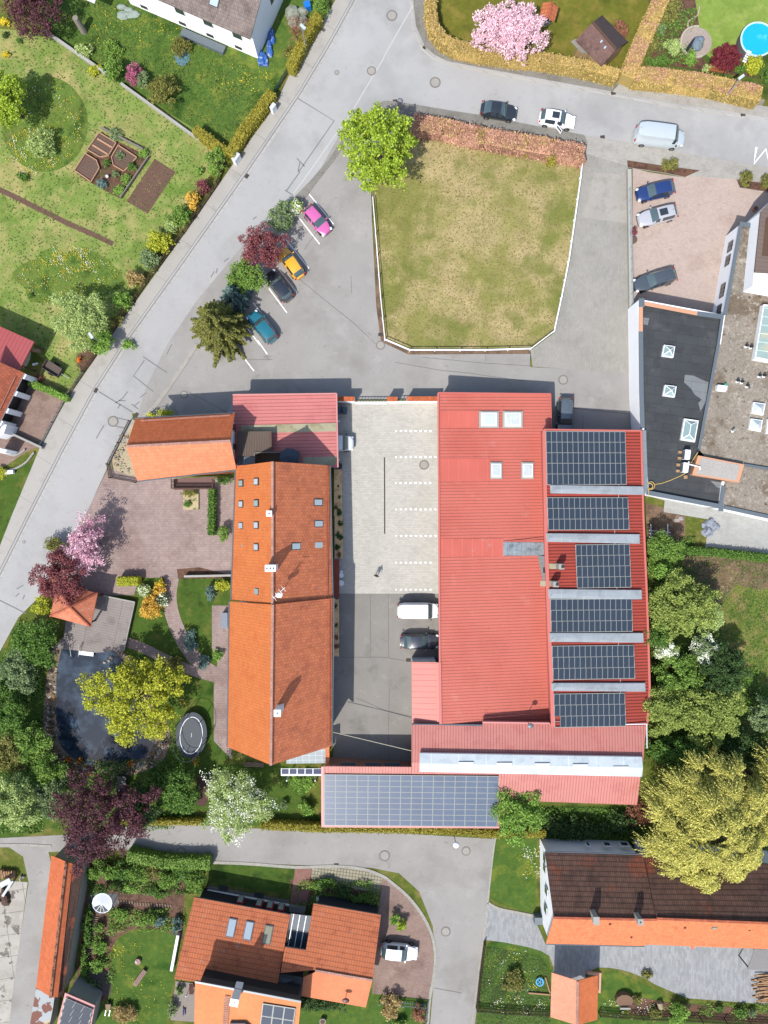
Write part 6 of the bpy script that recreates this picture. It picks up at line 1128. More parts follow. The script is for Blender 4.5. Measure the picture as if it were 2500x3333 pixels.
tufts('longer grass in the big left garden', [(2,64),(60,70),(110,78),(260,182),(430,288),(488,320),(450,375),(330,560),(180,800),(140,850),(80,825),(95,770),(2,700)], ['gdry','ggreen','ggreen'], 9000)
tufts('rough grass in the garden east of the sheds', [(1485,1200),(1659,1205),(1659,1640),(1500,1640)],['gpad','ggreen','ggreen'], 7000)
None and tufts('lawn grass around the pond garden', [(285,1240),(498,1250),(495,1650),(640,1655),(700,1785),(360,1770),(280,1700),(390,1620)],['ggreen','gdark','gdark'], 9000)
tufts('grass of the bottom lawns', [(1050,2044),(1170,2066),(1188,2095),(1188,2212),(1030,2212)],['ggreen','gvivid','gdark'], 8000)
tufts('lawn grass below the white house', [(115,75),(75,5),(330,5),(480,110),(600,185),(497,318),(430,283)],['gvivid','ggreen','gdark'], 14000)
# ================================================================ VEHICLES
TYRE = plain('tyre', (44,44,46), k=.5, rough=.9, spec=.2); RIM = plain('alloy', (170,172,176), k=.5, rough=.3, metal=.7); CARGLASS = plain('car_glass', (84,104,106), k=.45, rough=.07, spec=.9, coat=.4)
LAMPW = plain('headlamp', (220,226,230), k=.7, rough=.15); LAMPR = plain('tail_lamp', (190,30,30), k=.6, rough=.2); BLACKP = plain('black_plastic', (48,48,50), k=.5, rough=.6)
def paint(name, c, k=.45, metal=.15): return plain(name, c, k=k, rough=.28, metal=metal, spec=.6, coat=.8)
def car(label, fr, re, mat, kind='hatch', H=1.5, W=1.8, L=None, cat='car', sunroof=False, rails=False, door=False, white_sill=None, name='car', group=None):
    hz = H*.55; F_, B_ = P(*fr, hz), P(*re, hz); c = (F_+B_)/2; d = (F_-B_).to_2d(); L = L or d.length; ang = math.atan2(d.y, d.x)
    T = thing(name, (c.x, c.y, .02), label, cat, group); o = ORI[T.name]; ORI[T.name] = Vector((0, 0, 0)); T.rotation_euler = (0, 0, ang)
    # profile stations as fractions of length from the rear (-.5) to the front (.5)
    if kind == 'hatch': st = dict(rb=-.47, rt=-.36, ft=.06, fb=.22, hood=.60*H, nose=.50*H, tail=.64*H)
    elif kind == 'suv': st = dict(rb=-.475, rt=-.39, ft=.07, fb=.215, hood=.64*H, nose=.56*H, tail=.66*H)
    elif kind == 'estate': st = dict(rb=-.475, rt=-.385, ft=.04, fb=.18, hood=.62*H, nose=.52*H, tail=.64*H)
    elif kind == 'coupe': st = dict(rb=-.40, rt=-.22, ft=.05, fb=.21, hood=.60*H, nose=.50*H, tail=.68*H)
    else: st = dict(rb=-.492, rt=-.475, ft=.24, fb=.36, hood=.56*H, nose=.46*H, tail=.56*H)
    van = kind == 'van'; X = sorted(set([-.5,-.494,-.48,-.46,-.44,-.34,-.28,-.2,-.13,-.06,0,.3,.36,.42,.455,.48,.494,.5]+[st['rb'], st['rt'], st['ft'], st['fb'], (st['rb']+st['rt'])/2, (st['ft']+st['fb'])/2]))
    def hw(x): return W/2*max(.30 if not van else .2, 1-abs(2*x)**(9 if van else (4.6 if x > 0 else 6.5)))**(.42)*(1-.05*max(0, x-.2)/.3)
    def body(x):      # bonnet / boot line
        if x >= st['fb']: t = (x-st['fb'])/(.5-st['fb']); return st['hood']+(st['nose']-st['hood'])*t**1.6-(.14 if x > .49 else 0)
        if x <= st['rb']: t = (st['rb']-x)/(.5+st['rb']+1e-6); return st['tail']-.10*t
        return st['hood']+(st['tail']-st['hood'])*(st['fb']-x)/(st['fb']-st['rb'])
    def roof(x):
        if x >= st['fb'] or x <= st['rb']: return body(x)
        if x > st['ft']: t = (st['fb']-x)/(st['fb']-st['ft']); return body(x)+(H-.04-body(x))*math.sin(t*math.pi/2)**.9
        if x < st['rt']: t = (x-st['rb'])/(st['rt']-st['rb']); return body(x)+(H-.06-body(x))*math.sin(t*math.pi/2)**.8
        t = (x-st['rt'])/(st['ft']-st['rt']); return H-.06+.06*math.sin(t*math.pi)
    rw = .86 if van else .72; rows = []
    for x in X:
        w_, zb, zr = hw(x), body(x), roof(x); cab = zr-zb > .04; inn = w_*(1-(1-rw)*min(1, (zr-zb)/(H-zb-.04+1e-6))) if cab else w_*.80
        top = zr; sh = zb-.05 if cab else zb-.07
        rows.append([(x*L, w_*.94, .24), (x*L, w_, .52), (x*L, w_*.985, sh-.05), (x*L, w_*(.93 if cab else .93), sh+.035), (x*L, inn, top-(.03 if cab else .0)), (x*L, inn*.55, top+.02), (x*L, 0, top+.03)])
    V = []; n = len(rows); K = 13
    for r in rows:
        V += [(p[0], p[1], p[2]) for p in r]+[(p[0], -p[1], p[2]) for p in r[-2::-1]]
    bf, gf = [], {'windscreen': [], 'rear_window': [], 'side_window': []}
    bp = (st['ft']+st['rt'])/2
    for i in range(n-1):
        xm = (X[i]+X[i+1])/2
        for j in range(K-1):
            f = (i*K+j, (i+1)*K+j, (i+1)*K+j+1, i*K+j+1); tgt = bf
            if 4 <= j <= 7:
                if st['ft'] < xm < st['fb']: tgt = gf['windscreen']
                elif st['rb'] < xm < st['rt'] and not van: tgt = gf['rear_window']
            if j in (3, 8):
                lo = (st['ft']-.07) if van else st['rt']+.02; hi = st['fb']-.04
                if lo < xm < hi and abs(xm-(-.03)) > .02 : tgt = gf['side_window']
            tgt.append(f)
    bf.append(tuple(range(K-1, -1, -1))); bf.append(tuple((n-1)*K+k for k in range(K)))
    for i in range(n-1): bf.append((i*K, i*K+K-1, (i+1)*K+K-1, (i+1)*K))
    def sub(fs):
        m = MB(); ids = {}
        for f in fs:
            t = []
            for k in f:
                if k not in ids: ids[k] = len(m.v); m.v.append(V[k])
                t.append(ids[k])
            m.f.append(tuple(t)); m.m.append(0)
        return m
    def sm(ob):
        ob.data.polygons.foreach_set('use_smooth', [True]*len(ob.data.polygons)); ob.data.set_sharp_from_angle(angle=math.radians(38)); return ob
    bd = sm(sub(bf).build('body', mat, T))
    bm = sub(gf['windscreen']).build('windscreen', CARGLASS, T); sm(bm)
    if gf['rear_window']: sm(sub(gf['rear_window']).build('rear_window', CARGLASS, T))
    for sgn in (0, 1):
        fs = [f for f in gf['side_window'] if (V[f[0]][1] > 0) == (sgn == 0)]; sub(fs).build('side_window', GLASSD, T)
    r = .33
    for wx in (-.30*L, .31*L):
        for sy in (-1, 1):
            m = MB(); y1 = sy*(W/2*.99); m.tube((wx, y1-sy*.24, r), (wx, y1+sy*.015, r), r, n=16); ty = m.build('wheel', TYRE, T)
            m = MB(); m.tube((wx, y1, r), (wx, y1+sy*.03, r), r*.62, n=12); m.build('rim', RIM, ty)
    for sy in (-1, 1):
        m = MB(); m.ball((.455*L, sy*W*.36, st['nose']-.10), .20, .17, .08, 10, 6); m.build('headlight', LAMPW, T)
        m = MB(); m.ball((-.478*L, sy*W*.40, (.62 if not van else .45)*H), .09, .13, .12 if not van else .3, 8, 6); m.build('taillight', LAMPR, T)
        m = MB(); m.box((st['fb']*L-.18, sy*(W/2+.09), st['hood']+.02), (.14,.2,.13)); m.build('mirror', mat if not van else BLACKP, T)
    if sunroof: m = MB(); m.box(((st['ft']-.14)*L, 0, H+.05), (.2*L, W*.42, .05)); m.build('sunroof', plain('sunroof_glass', (56,64,72), k=.5, rough=.1, spec=.8), T)
    if rails:
        for sy in (-1, 1): m = MB(); m.tube((st['rt']*L, sy*W*.345, H+.015), (st['ft']*L, sy*W*.345, H+.015), .03, n=6); m.build('roof_rail', RIM, T)
    m = MB(); m.tube((st['rt']*L+.25, 0, H-.02), (st['rt']*L+.1, 0, H+.12), .02, .01, 6); m.build('aerial', BLACKP, T)
    m = MB(); m.box((.496*L, 0, .42), (.05, W*.62, .16)); m.build('grille', BLACKP, T)
    if door: m = MB(); m.box((.09*L, -(W/2+.34), .85), (.95,.07,.75), -.75+0, 0); dd = m.build('door', mat, T); m = MB(); m.box((.09*L, -(W/2+.34), 1.0), (.75,.09,.3), -.75); m.build('window', GLASSD, dd)
    ORI[T.name] = o; return T
PK = 'cars in the angled parking row'
car('glossy black rounded coupe parked on the side road', ('A2',1103,942), ('A2',803,895), paint('black_paint', (46,54,60), k=.6), 'coupe', 1.42, 1.84)
car('white hatchback with dark roof and open door on the side road', ('A2',1590,1012), ('A2',1292,962), paint('white_paint', (244,246,248), k=.7, metal=0), 'hatch', 1.5, 1.78, sunroof=True, door=True)
car('silver panel van parked on the side road', ('A3',972,1148), ('A3',556,1098), paint('silver_white_paint', (206,216,220), k=.6), 'van', 2.35, 2.0, name='van', cat='van')
car('dark blue hatchback at the top of the peach paved car park', ('B3',572,188), ('B3',882,122), paint('dark_blue_paint', (34,58,112), k=.7), 'hatch', 1.55, 1.82)
car('silver estate car with dark sunroof in the peach paved car park', ('B3',582,400), ('B3',902,318), paint('silver_paint', (206,206,210), k=.55), 'estate', 1.5, 1.86, sunroof=True)
car('long dark grey estate car with roof rails near the black roofed building', ('B3',550,945), ('B3',894,845), paint('dark_grey_paint', (88,98,106), k=.5), 'estate', 1.5, 1.88, rails=True)
car('pink small car in the topmost angled bay', ('B1',1192,500), ('B1',1012,296), paint('pink_paint', (224,110,176), k=.62), 'hatch', 1.48, 1.68, group=PK)
car('yellow small car under the red plum tree', ('B1',798,632), ('B1',968,872), paint('yellow_paint', (250,180,44), k=.6, metal=0), 'hatch', 1.5, 1.7, group=PK)
car('black car in the angled bay under the bright green tree', ('B1',700,832), ('B1',872,1058), paint('black_blue_paint', (44,48,58), k=.6), 'suv', 1.6, 1.8, group=PK)
car('teal green car in the lowest used angled bay', ('B1',552,1172), ('B1',742,1402), paint('teal_paint', (30,120,138), k=.6), 'suv', 1.55, 1.82, group=PK)
car('grey estate with roof rails parked against the red hall wall', ('C2',1498,765), ('C2',1510,442), paint('bluegrey_paint', (104,116,124), k=.5), 'suv', 1.62, 1.86, rails=True)
car('white van poking out from under the red garage roof', ('C1',1345,822), ('C1',1130,820), paint('van_white_paint', (232,236,238), k=.6, metal=0), 'van', 2.0, 1.9, L=4.8, name='van', cat='van')
car('white minibus standing in the courtyard facing the hall', ('D2',452,788), ('D2',108,786), paint('bright_white_paint', (250,250,252), k=.72, metal=0), 'van', 1.95, 1.9, name='van', cat='van')
car('dark coupe parked below the white minibus in the courtyard', ('D2',456,1042), ('D2',134,1042), paint('dark_violet_paint', (66,70,82), k=.55), 'coupe', 1.4, 1.85)
car('white hatchback on the brown paved driveway of the bottom house', ('F2',280,852), ('F2',-28,818), paint('white_paint_two', (244,246,250), k=.72, metal=0), 'hatch', 1.5, 1.78)
# ================================================================ STREET FURNITURE AND YARD THINGS
STEEL = plain('galvanised', (186,194,200), k=.55, rough=.35, metal=.4)
def lamp(base, head, h, label, arm=True):
    b0, hd = P(*base, 0), P(*head, h); T = thing('street_lamp', (b0.x, b0.y, 0), label, 'street lamp', 'street lamps')
    b = MB(); b.tube(b0, (b0.x, b0.y, h-.1), .08, .05, 8); po = b.build('pole', STEEL, T); b = MB(); b.tube((b0.x, b0.y, h-.15), hd, .04, .04, 6); b.build('arm', STEEL, T)
    b = MB(); d = (hd-Vector((b0.x, b0.y, h))); a = math.atan2(d.y, d.x); b.box((hd.x, hd.y, h), (.75,.3,.12), a); b.build('lamp_head', plain('lamp_shell', (196,208,212), k=.6), T); return T
lamp(('A3',1270,850), ('A3',1437,640), 5.2, 'leaning looking street lamp beside the golden hedge at the side road')
lamp(('A1',1016,447), ('A1',985,222), 4.9, 'street lamp beside the upper clipped hedge')
lamp(('C0',895,20), ('B0',755,1358), 4.6, 'street lamp with pale heads at the lower left garden fence')
T = thing('street_lamp', P('E2',592,1186), 'round globe lamp standing in the hedge beside the lane', 'street lamp', 'street lamps')
c = P('E2',600,1305,3.7); b0 = P('E2',592,1186); b = MB(); b.tube((c.x,c.y,0), (c.x,c.y,3.4), .05, n=8); b.build('pole', STEEL, T); b = MB(); b.ball((c.x,c.y,3.6), .36,.36,.3, 16, 10); b.build('globe', plain('milk_glass', (244,248,250), k=.8, rough=.2), T)
def picket(pts, h, w, label, mat, sp=.16, rails=True, cat='fence', name='fence', pw=.07, hh=0):
    q = [P(t, x, y, hh) for t, x, y in pts]; T = thing(name, ((q[0].x+q[-1].x)/2, (q[0].y+q[-1].y)/2, 0), label, cat)
    b, r = MB(), MB(); 
    for a, c in zip(q, q[1:]):
        a = Vector((a.x,a.y,0)); c = Vector((c.x,c.y,0)); L_ = (c-a).length; d = (c-a)/L_; n = int(L_/sp); an = math.atan2(d.y, d.x)
        for i in range(n+1): b.box(a+d*(i*sp)+Vector((0,0,h/2)), (pw,.03,h), an)
        for z in (.25, .8): r.bar(a+Vector((-d.y*.035, d.x*.035, h*z)), c+Vector((-d.y*.035, d.x*.035, h*z)), .04, .08)
        k = max(1, int(L_/2.5))
        for i in range(k+1):
            m = MB(); p = a+d*(L_*i/k); m.box((p.x, p.y, h*.52), (.1,.1,h*1.04), an); m.build('post', mat, T)
    b.build('pickets', mat, T); r.build('rails', mat, T); return T
PICK = surf('dark_pickets', (112,90,72), fine=.15); PICKG = surf('green_railing', (150,166,156), k=.5); FW = plain('white_rail', (240,244,248), k=.75)
picket([('A1',345,1340),('B1',280,110),('B1',0,520)], 1.1, .1, 'brown picket fence along the street below the electric cabinet', PICK)
picket([('B0',1535,510),('B0',1240,900),('B0',905,1390)], 1.1, .1, 'long brown picket fence of the left garden beside the pavement', PICK)
picket([('C0',865,8),('C0',700,235)], 1.0, .1, 'dark picket fence beside the bark bed', PICK)
picket([('C0',700,238),('C0',560,450)], 1.0, .1, 'short picket fence with colourful painted slats', surf('painted_pickets', (190,176,140), p=(((90,130,150), 3, .5, .54, .9), ((200,160,60), 4, .56, .6, .9), ((110,60,60), 5, .56, .6, .9))), sp=.14)
picket([('C0',1085,640),('C0',905,1000),('C0',925,1112),('C0',1130,1150)], .9, .1, 'picket fence wrapping the gravel bed of the house wing', PICK)
picket([('F2',828,745),('F2',795,1000),('F2',765,1280)], 1.0, .1, 'dark fence along the lower road', PICK, sp=.12)
picket([('F2',768,1285),('F2',1000,1305),('F2',1380,1322)], 1.0, .1, 'picket fence between the meadow and the bottom lawn', PICK)
picket([('F3',248,1325),('F3',600,1350),('F3',1090,1372),('F3',1700,1410)], 1.0, .1, 'long picket fence at the bottom right garden', PICK)
picket([('F0',850,130),('F0',1100,160),('F0',1330,190),('F0',1659,172),('F1',160,195)], 1.0, .1, 'pale steel railing behind the lane hedge of the bottom garden', PICKG, sp=.3)
picket([('F2',-40,1222),('F2',350,1262),('F2',335,1440)], 1.0, .1, 'green and white railing below the brown driveway', PICKG, sp=.3)
picket([('D3',960,268),('D3',1150,282),('D3',1680,335)], .9, .1, 'thin dark fence along the pale paved yard', FRAME, sp=.3)
picket([('A1',870,595),('A1',770,760)], 1.1, .1, 'short dark green garden gate between the clipped hedges', plain('green_gate', (60,90,84)), sp=.14, cat='gate', name='garden_gate')
picket([('C0',545,462),('C0',345,850)], .8, .1, 'low sliding gate rail along the forecourt', GREY_TRIM, sp=.6, cat='gate', name='driveway_gate')
# white rail fence of the paddock
q = [P(*a, .95) for a in (('A2',1655,1335),('C2',1900,-1290),)][:1]
pf = PP('O', [(1258,352),(1256,378),(1243,470),(1230,560),(1214,640),(1198,714),(1148,752),(1050,755),(885,755),(831,732),(822,640),(811,500),(805,425)], .95)
T = thing('fence', (0, 20, 0), 'white rail fence around three sides of the paddock', 'fence'); q = pf; d_all = 0
b = MB(); b2 = MB()
for a, c in zip(q, q[1:]): b.bar(a, c, .075, .09); b2.bar(a-Vector((0,0,.45)), c-Vector((0,0,.45)), .05, .09)
b.build('top_rail', FW, T); b2.build('lower_rail', FW, T)
for a, c in zip(q, q[1:]):
    n = max(1, round((c-a).length/2.9))
    for i in range(n): p = a.lerp(c, i/n); m = MB(); m.box((p.x, p.y, .5), (.11,.11,1.0)); m.build('post', FW, T)
# boundary wall with railing between lane and car park
lowwall('boundary_wall', P('B3',505,-20,.5), P('B3',520,1130,.5), .55, .40, CONC, surf('pale_coping', (212,210,196)), 'low concrete boundary wall between the lane and the peach car park', 'wall', .03)
b = MB(); a, c = P('B3',517,130,1.3), P('B3',540,1100,1.3); b.tube(a, c, .04, n=6); b.tube(a-Vector((0,0,.35)), c-Vector((0,0,.35)), .03, n=6)
for i in range(11): p = a.lerp(c, i/10); b.tube((p.x,p.y,.5), p, .035, n=6)
b.solo('handrail', STEEL, 'steel handrail on top of the concrete boundary wall', 'railing')
bush('bush', 'B3', 540, 495, 9, 12, 1.1, 'plum', 'dark potted shrub leaning on the handrail of the car park', leaf=.12)
T = thing('flower_tub', P('B3',545,560), 'round green tub with a pale rim beside the handrail', 'flower tub'); c = P('B3',545,568,.5); b = MB(); b.tube((c.x,c.y,.03), (c.x,c.y,.6), .28, .38, 14); b.build('tub', plain('green_tub', (120,146,140)), T); b = MB(); b.disc((c.x,c.y,.62), .33,.05); b.build('soil', M['soil'], T)
for pts, lb in (([('A3',490,1332),('A3',770,1375),('A3',1090,1415),('B3',970,40),('B3',800,5),('A3',495,1390)], 'long planter bed edged with kerbstones at the top of the car park'), ([('B3',1400,65),('B3',1700,100),('B3',1700,170),('B3',1425,128)], 'triangular planter bed at the right of the car park')):
    q = PM(pts, .18); b = MB(); b.slab(q, .16, 0, 1); b.solo('planter_bed', [M['mulch'], KERB], lb, 'planter bed', 'planter beds of the car park')
bush('bush', 'A3', 850, 1370, 20, 18, 1.1, 'olive', 'ochre shrub in the long planter bed', twig=True); bush('bush', 'B3', 1480, 60, 14, 20, 1.3, 'olive', 'ochre shrub in the right planter bed', twig=True); bush('bush', 'B3', 1640, 80, 12, 18, 1.1, 'olive', 'ochre shrub cut by the right edge in the planter bed', twig=True)
c = P('B3',1552,307,.3); T = thing('plant_pot', (c.x,c.y,.03), 'round terracotta plant pot on the peach pavers by the white wall', 'plant pot'); b = MB(); b.tube((c.x,c.y,.03), (c.x,c.y,.5), .22,.3, 14); b.build('pot', plain('terracotta', (206,140,110)), T); b = MB(); b.disc((c.x,c.y,.51), .24,.03); b.build('soil', M['soil'], T)
# garden walls
GWM = surf('pale_wall', (206,204,196), fine=.12)
lowwall('garden_wall', P('A0',365,248,.5), P('A0',880,608,.5), .45, .26, GWM, GWM, 'upper stretch of the pale garden wall below the dark red tree', 'wall', .02)
lowwall('garden_wall', P('A0',1005,692,.5), P('A1',130,1165,.5), .45, .22, GWM, GWM, 'lower stretch of the pale garden wall beside the dry lawn', 'wall', .02)
lowwall('garden_wall', P('D0',-500+500,0,.5)*0+P('D0',1480,455,.4)*0+P('D1',0,500,.6), P('D1',388,492,.6), .6, .2, GWM, GWM, 'thin wall edge between pink court and barn garden', 'wall', .02)
lowwall('terrace_wall', P('F0',1480,690,.6), P('F0',1425,985,.6), .6, .3, WHITE, WHITE, 'white garden wall left of the terracotta roofed house', 'wall', .01)
lowwall('forecourt_wall', P('C0',90,742,.8), P('C0',345,860,.8), .7, .2, CONC, CONC, 'low wall between the forecourt and the curved path', 'wall', .02)
for i, pts in enumerate(([('C0',55,910),('C0',120,928),('C0',180,905),('C0',215,875)], [('C0',30,1045),('C0',120,1040),('C0',220,985),('C0',290,900)])):
    T = thing('edging', P(*pts[1]), ['short curved stone edging beside the porch of the left house','long curved stone edging along the flower strip of the left house'][i], 'stone edging'); L_ = smoothline([tuple(P(*a)[:2]) for a in pts], 6); b = MB()
    for a, c in zip(L_, L_[1:]): b.bar((a[0],a[1],.2), (a[0]*.12+c[0]*.88, a[1]*.12+c[1]*.88,.2), .2, .18)
    b.build('stones', CONC, T)
# planters along the barn
for i, (x0, y0, x1, y1, ta, tb, lb) in enumerate(((1244,1042,1312,1429,'C1','C1','northern sandy planter along the courtyard side of the barn'),(1250,0,1318,350,'D1','D1','middle sandy planter along the barn beside the canopy'),(1242,690,1286,1165,'D1','D1','southern sandy planter along the barn at the dark asphalt'))):
    a, c, d, e = P(ta,x0,y0,.35), P(ta,x1,y0,.35), P(tb,x1,y1,.35), P(tb,x0,y1,.35); a.y += 0 if i != 1 else .05
    b = MB(); b.slab([a,c,d,e], .34, 0, 1); b.solo('planter', [surf('sandy_soil_%d' % i, (240,200,146), k=.62, fine=.15, p=(((186,140,90), 2, .5, .6, .6),)), CONC], lb, 'planter', 'sandy planters along the barn')
for i, (t, x, y, r) in enumerate((('C1',1262,1360,6),('C1',1290,1390,7),('C1',1290,1415,6),('C1',1286,1275,5),('C1',1280,1180,3),('D1',1298,62,8),('D1',1280,155,9),('D1',1298,175,7),('D1',1272,258,8),('D1',1285,325,7),('D1',1250,745,7),('D1',1262,905,5),('D1',1262,1010,8),('D1',1265,1080,8))):
    o = bush('bush', t, x, y, r/1.0*.85, r*.95, .95, 'dark' if i not in (9, 12, 13) else 'brown', 'small plant growing in the sandy planters along the barn', leaf=.11, cr=.14, group='plants in the barn planters')
# bins, boxes
def boxthing(name, t, x, y, sx, sy, h, rz, mat, label, cat, lid=None):
    c = P(t, x, y, h); T = thing(name, (c.x, c.y, .02), label, cat); b = MB(); b.box((c.x, c.y, h/2+.02), (sx,sy,h), rz); b.build('body', mat, T); b = MB(); b.box((c.x, c.y, h+.06), (sx+.06,sy+.06,.08), rz); b.build('lid', lid or mat, T); return T
BINM = plain('bin_plastic', (70,98,118))
boxthing('waste_bin', 'C1', 1290, 545, .6, .7, 1.05, .1, BINM, 'left blue grey waste bin behind the gate wall', 'waste bin'); boxthing('waste_bin', 'C1', 1328, 548, .6, .7, 1.05, -.1, BINM, 'right blue grey waste bin behind the gate wall', 'waste bin')
T = thing('barrel', P('C1',1290,1010), 'black rain barrel at the garage corner', 'barrel'); c = P('C1',1290,1010,.9); b = MB(); b.tube((c.x,c.y,.03), (c.x,c.y,.9), .3, .3, 14); b.build('body', DARK, T)
boxthing('electric_cabinet', 'A1', 735, 882, .7, .4, 1.2, .95, WFRAME, 'upper white electric cabinet at the edge of the pavement', 'electric cabinet', GREYW); boxthing('electric_cabinet', 'A1', 428, 1303, 1.0, .5, 1.2, .95, WFRAME, 'larger white electric cabinet at the corner of the clipped hedges', 'electric cabinet', GREYW)
boxthing('storage_box', 'D1', 334, 865, .7, 1.75, .9, 0, plain('blue_grey_box', (128,142,160)), 'blue grey storage box beside the west wall of the barn', 'storage box')
boxthing('water_container', 'A1', 1020, 36, .7, .7, .8, .3, plain('bright_blue', (20,120,220), k=.6), 'bright blue container beside the bare tree', 'container')
for i, (y) in enumerate((462, 492, 556)):
    c = P('D1', 1306 if i == 0 else 1303, y, .75); T = thing('garden_table', (c.x,c.y,.03), ['smallest white round table top by the barn canopy','middle white round table by the barn canopy','lowest white round table by the barn canopy'][i], 'table'); r = [.16,.3,.34][i]
    b = MB(); b.disc((c.x,c.y,.76), r,.04); b.build('table_top', WFRAME, T); b = MB(); b.tube((c.x,c.y,.03), (c.x,c.y,.74), .04); b.disc((c.x,c.y,.07), r*.6,.04); b.build('leg', WFRAME, T)
# cart
c = P('C0', 436, 203, .8); T = thing('trailer', (c.x,c.y,0), 'small two wheeled trailer with open box on the lawn', 'trailer'); a = -.56; M3 = Matrix.Rotation(a, 3, 'Z')
b = MB(); b.box((c.x,c.y,.55), (2.15,1.15,.06), a)
for s in (-1, 1): b.box(c+M3 @ Vector((0, s*.57, -.05)), (2.15,.05,.5), a); b.box(c+M3 @ Vector((s*1.07, 0, -.052)), (.05,1.15,.5), a)
b.build('box', surf('aged_board', (120,106,98), fine=.12, stripe=(-32+90,.3,.03,.4)), T); b = MB(); b.bar(c+M3 @ Vector((1.05,0,-.35)), c+M3 @ Vector((2.1,.0,-.45)), .08,.06); b.build('drawbar', STEEL, T)
for s in (-1, 1): m = MB(); q0 = c+M3 @ Vector((-.1, s*.66, -.5)); q1 = c+M3 @ Vector((-.1, s*.82, -.5)); q0.z = q1.z = .3; m.tube(q0, q1, .3, n=14); m.build('wheel', TYRE, T)
b = MB(); b.box(c+M3 @ Vector((.3,.12,-.28)), (1.1,.1,.05), a); b.build('plank', WOODL, T)
# trampoline
def ellipse(c, rx, ry, rz, n=32, z=0): return [(c[0]+rx*math.cos(t)*math.cos(rz)-ry*math.sin(t)*math.sin(rz), c[1]+rx*math.cos(t)*math.sin(rz)+ry*math.sin(t)*math.cos(rz), z) for t in [math.tau*i/n for i in range(n)]]
c = P('O', 413.5, 1588, .9); T = thing('trampoline', (c.x,c.y,0), 'oval dark garden trampoline with safety net and pale ring', 'trampoline'); tz = -.10
def ringtube(name, rx, ry, z, r, mat, par):
    e = ellipse(c, rx, ry, tz, 36, z); b = MB()
    for i in range(36): b.tube(e[i], e[(i+1) % 36], r, n=6, cap=False)
    return b.build(name, mat, par)
NVY = plain('navy_pad', (44,54,68), k=.55, rough=.7)
b = MB(); o_, i_ = ellipse(c, 1.85, 2.75, tz, 36, .92), ellipse(c, 1.34, 2.2, tz, 36, .92)
for i in range(36): j = (i+1) % 36; b.slab([o_[i], o_[j], i_[j], i_[i]], .05)
b.build('pad', NVY, T); b = MB(); b.slab(ellipse(c, 1.33, 2.19, tz, 36, .9), .02); mt = b.build('mat', plain('jump_mat', (84,90,96), k=.5, rough=.8), T)
ringtube('ring', 1.33, 2.2, .95, .05, WFRAME, T); ringtube('top_ring', 1.72, 2.6, 2.6, .03, NVY, T)
for i in range(0, 36, 5): e = ellipse(c, 1.88, 2.78, tz, 36, 0)[i]; m = MB(); m.tube((e[0],e[1],0), (e[0],e[1],2.2), .04); m.tube((e[0],e[1],2.2), (c.x+(e[0]-c.x)*.92, c.y+(e[1]-c.y)*.93, 2.6), .035); m.build('post', NVY, T)
c0 = c+Vector((0,0,.03)); b = MB(); b.box((c0.x, c0.y, .905), (.06,.5,.01), tz); b.build('mat_print', GREYW, mt)
# pond
q = smoothline([tuple(P('S',x,y)[:2]) for x, y in ((168,2108),(150,2230),(140,2357),(149,2430),(188,2492),(274,2518),(392,2530),(509,2492),(550,2436),(548,2357),(510,2310),(470,2200),(400,2120),(300,2090),(168,2108))], 4)
struct('pond_bank', q, .06, M['rocks'], thick=.06)
wq = smoothline([tuple(P('S',x,y)[:2]) for x, y in ((204,2100),(186,2190),(184,2300),(190,2400),(225,2455),(300,2492),(400,2484),(482,2455),(506,2385),(480,2300),(430,2200),(360,2110),(204,2100))], 4)
wm = NT('pond_water'); wm.b.inputs['Base Color'].default_value = lin((40,50,62), .5); wm.b.inputs['Roughness'].default_value = .06; wm.b.inputs['Specular IOR Level'].default_value = .3
bn = wm.N('ShaderNodeBump'); bn.inputs['Strength'].default_value = .12; wm.L(wm.noise(3, 3), bn.inputs['Height']); wm.L(bn.outputs[0], wm.b.inputs['Normal']); wm.L(wm.mix(wm.ramp(wm.noise(.5, 4), .45, .65), lin((44,56,70), .5), lin((76,92,110), .5)), wm.b.inputs['Base Color'])
struct('water', wq, .075, wm.mat)
def stones(label, path, w, n, smin, smax, mats, z=.05, name='stone'):
    L_ = smoothline([tuple(P(*a)[:2]) for a in path], 8); b = MB()
    for _ in range(n):
        i = R.randrange(len(L_)-1); f = R.random(); x = L_[i][0]*(1-f)+L_[i+1][0]*f+R.gauss(0, w); y = L_[i][1]*(1-f)+L_[i+1][1]*f+R.gauss(0, w); s = R.uniform(smin, smax); b.ball((x, y, z+s*.15), s, s*R.uniform(.6,1), s*.5, 7, 4, R.randrange(len(mats)))
    o = b.build(name, mats); tag(o, label, None, None, 'stuff'); return o
SM = [surf('stone_'+n, c, fine=.15) for n, c in (('pale',(206,196,180)),('brown',(150,126,100)),('dark',(96,84,74)),('ochre',(176,130,70)))]
stones('loose stones around the pond bank', [('S',176,2112),('S',168,2230),('S',160,2357),('S',172,2440),('S',240,2500),('S',330,2510),('S',440,2500),('S',525,2440),('S',530,2350)],   .28, 620, .07, .24, SM, name='pond_pebbles')
stones('pale gravel and rocks beside the house wing', [('C0',1060,760),('C0',1000,860),('C0',985,960),('C0',1050,1070)], .35, 90, .06, .18, [SM[0], SM[0], SM[1]], name='bed_gravel')
for i, (x, y, s) in enumerate(((925,1175,.28),(903,1202,.25),(870,1215,.2))):
    c = P('D0', x, y, .1); b = MB(); b.ball((c.x,c.y,.12), s, s*.8, .16, 9, 6); b.solo('boulder', SM[0], ['largest orange tinted boulder at the pond below the deck','middle boulder at the pond below the deck','smallest boulder at the pond below the deck'][i], 'boulder')
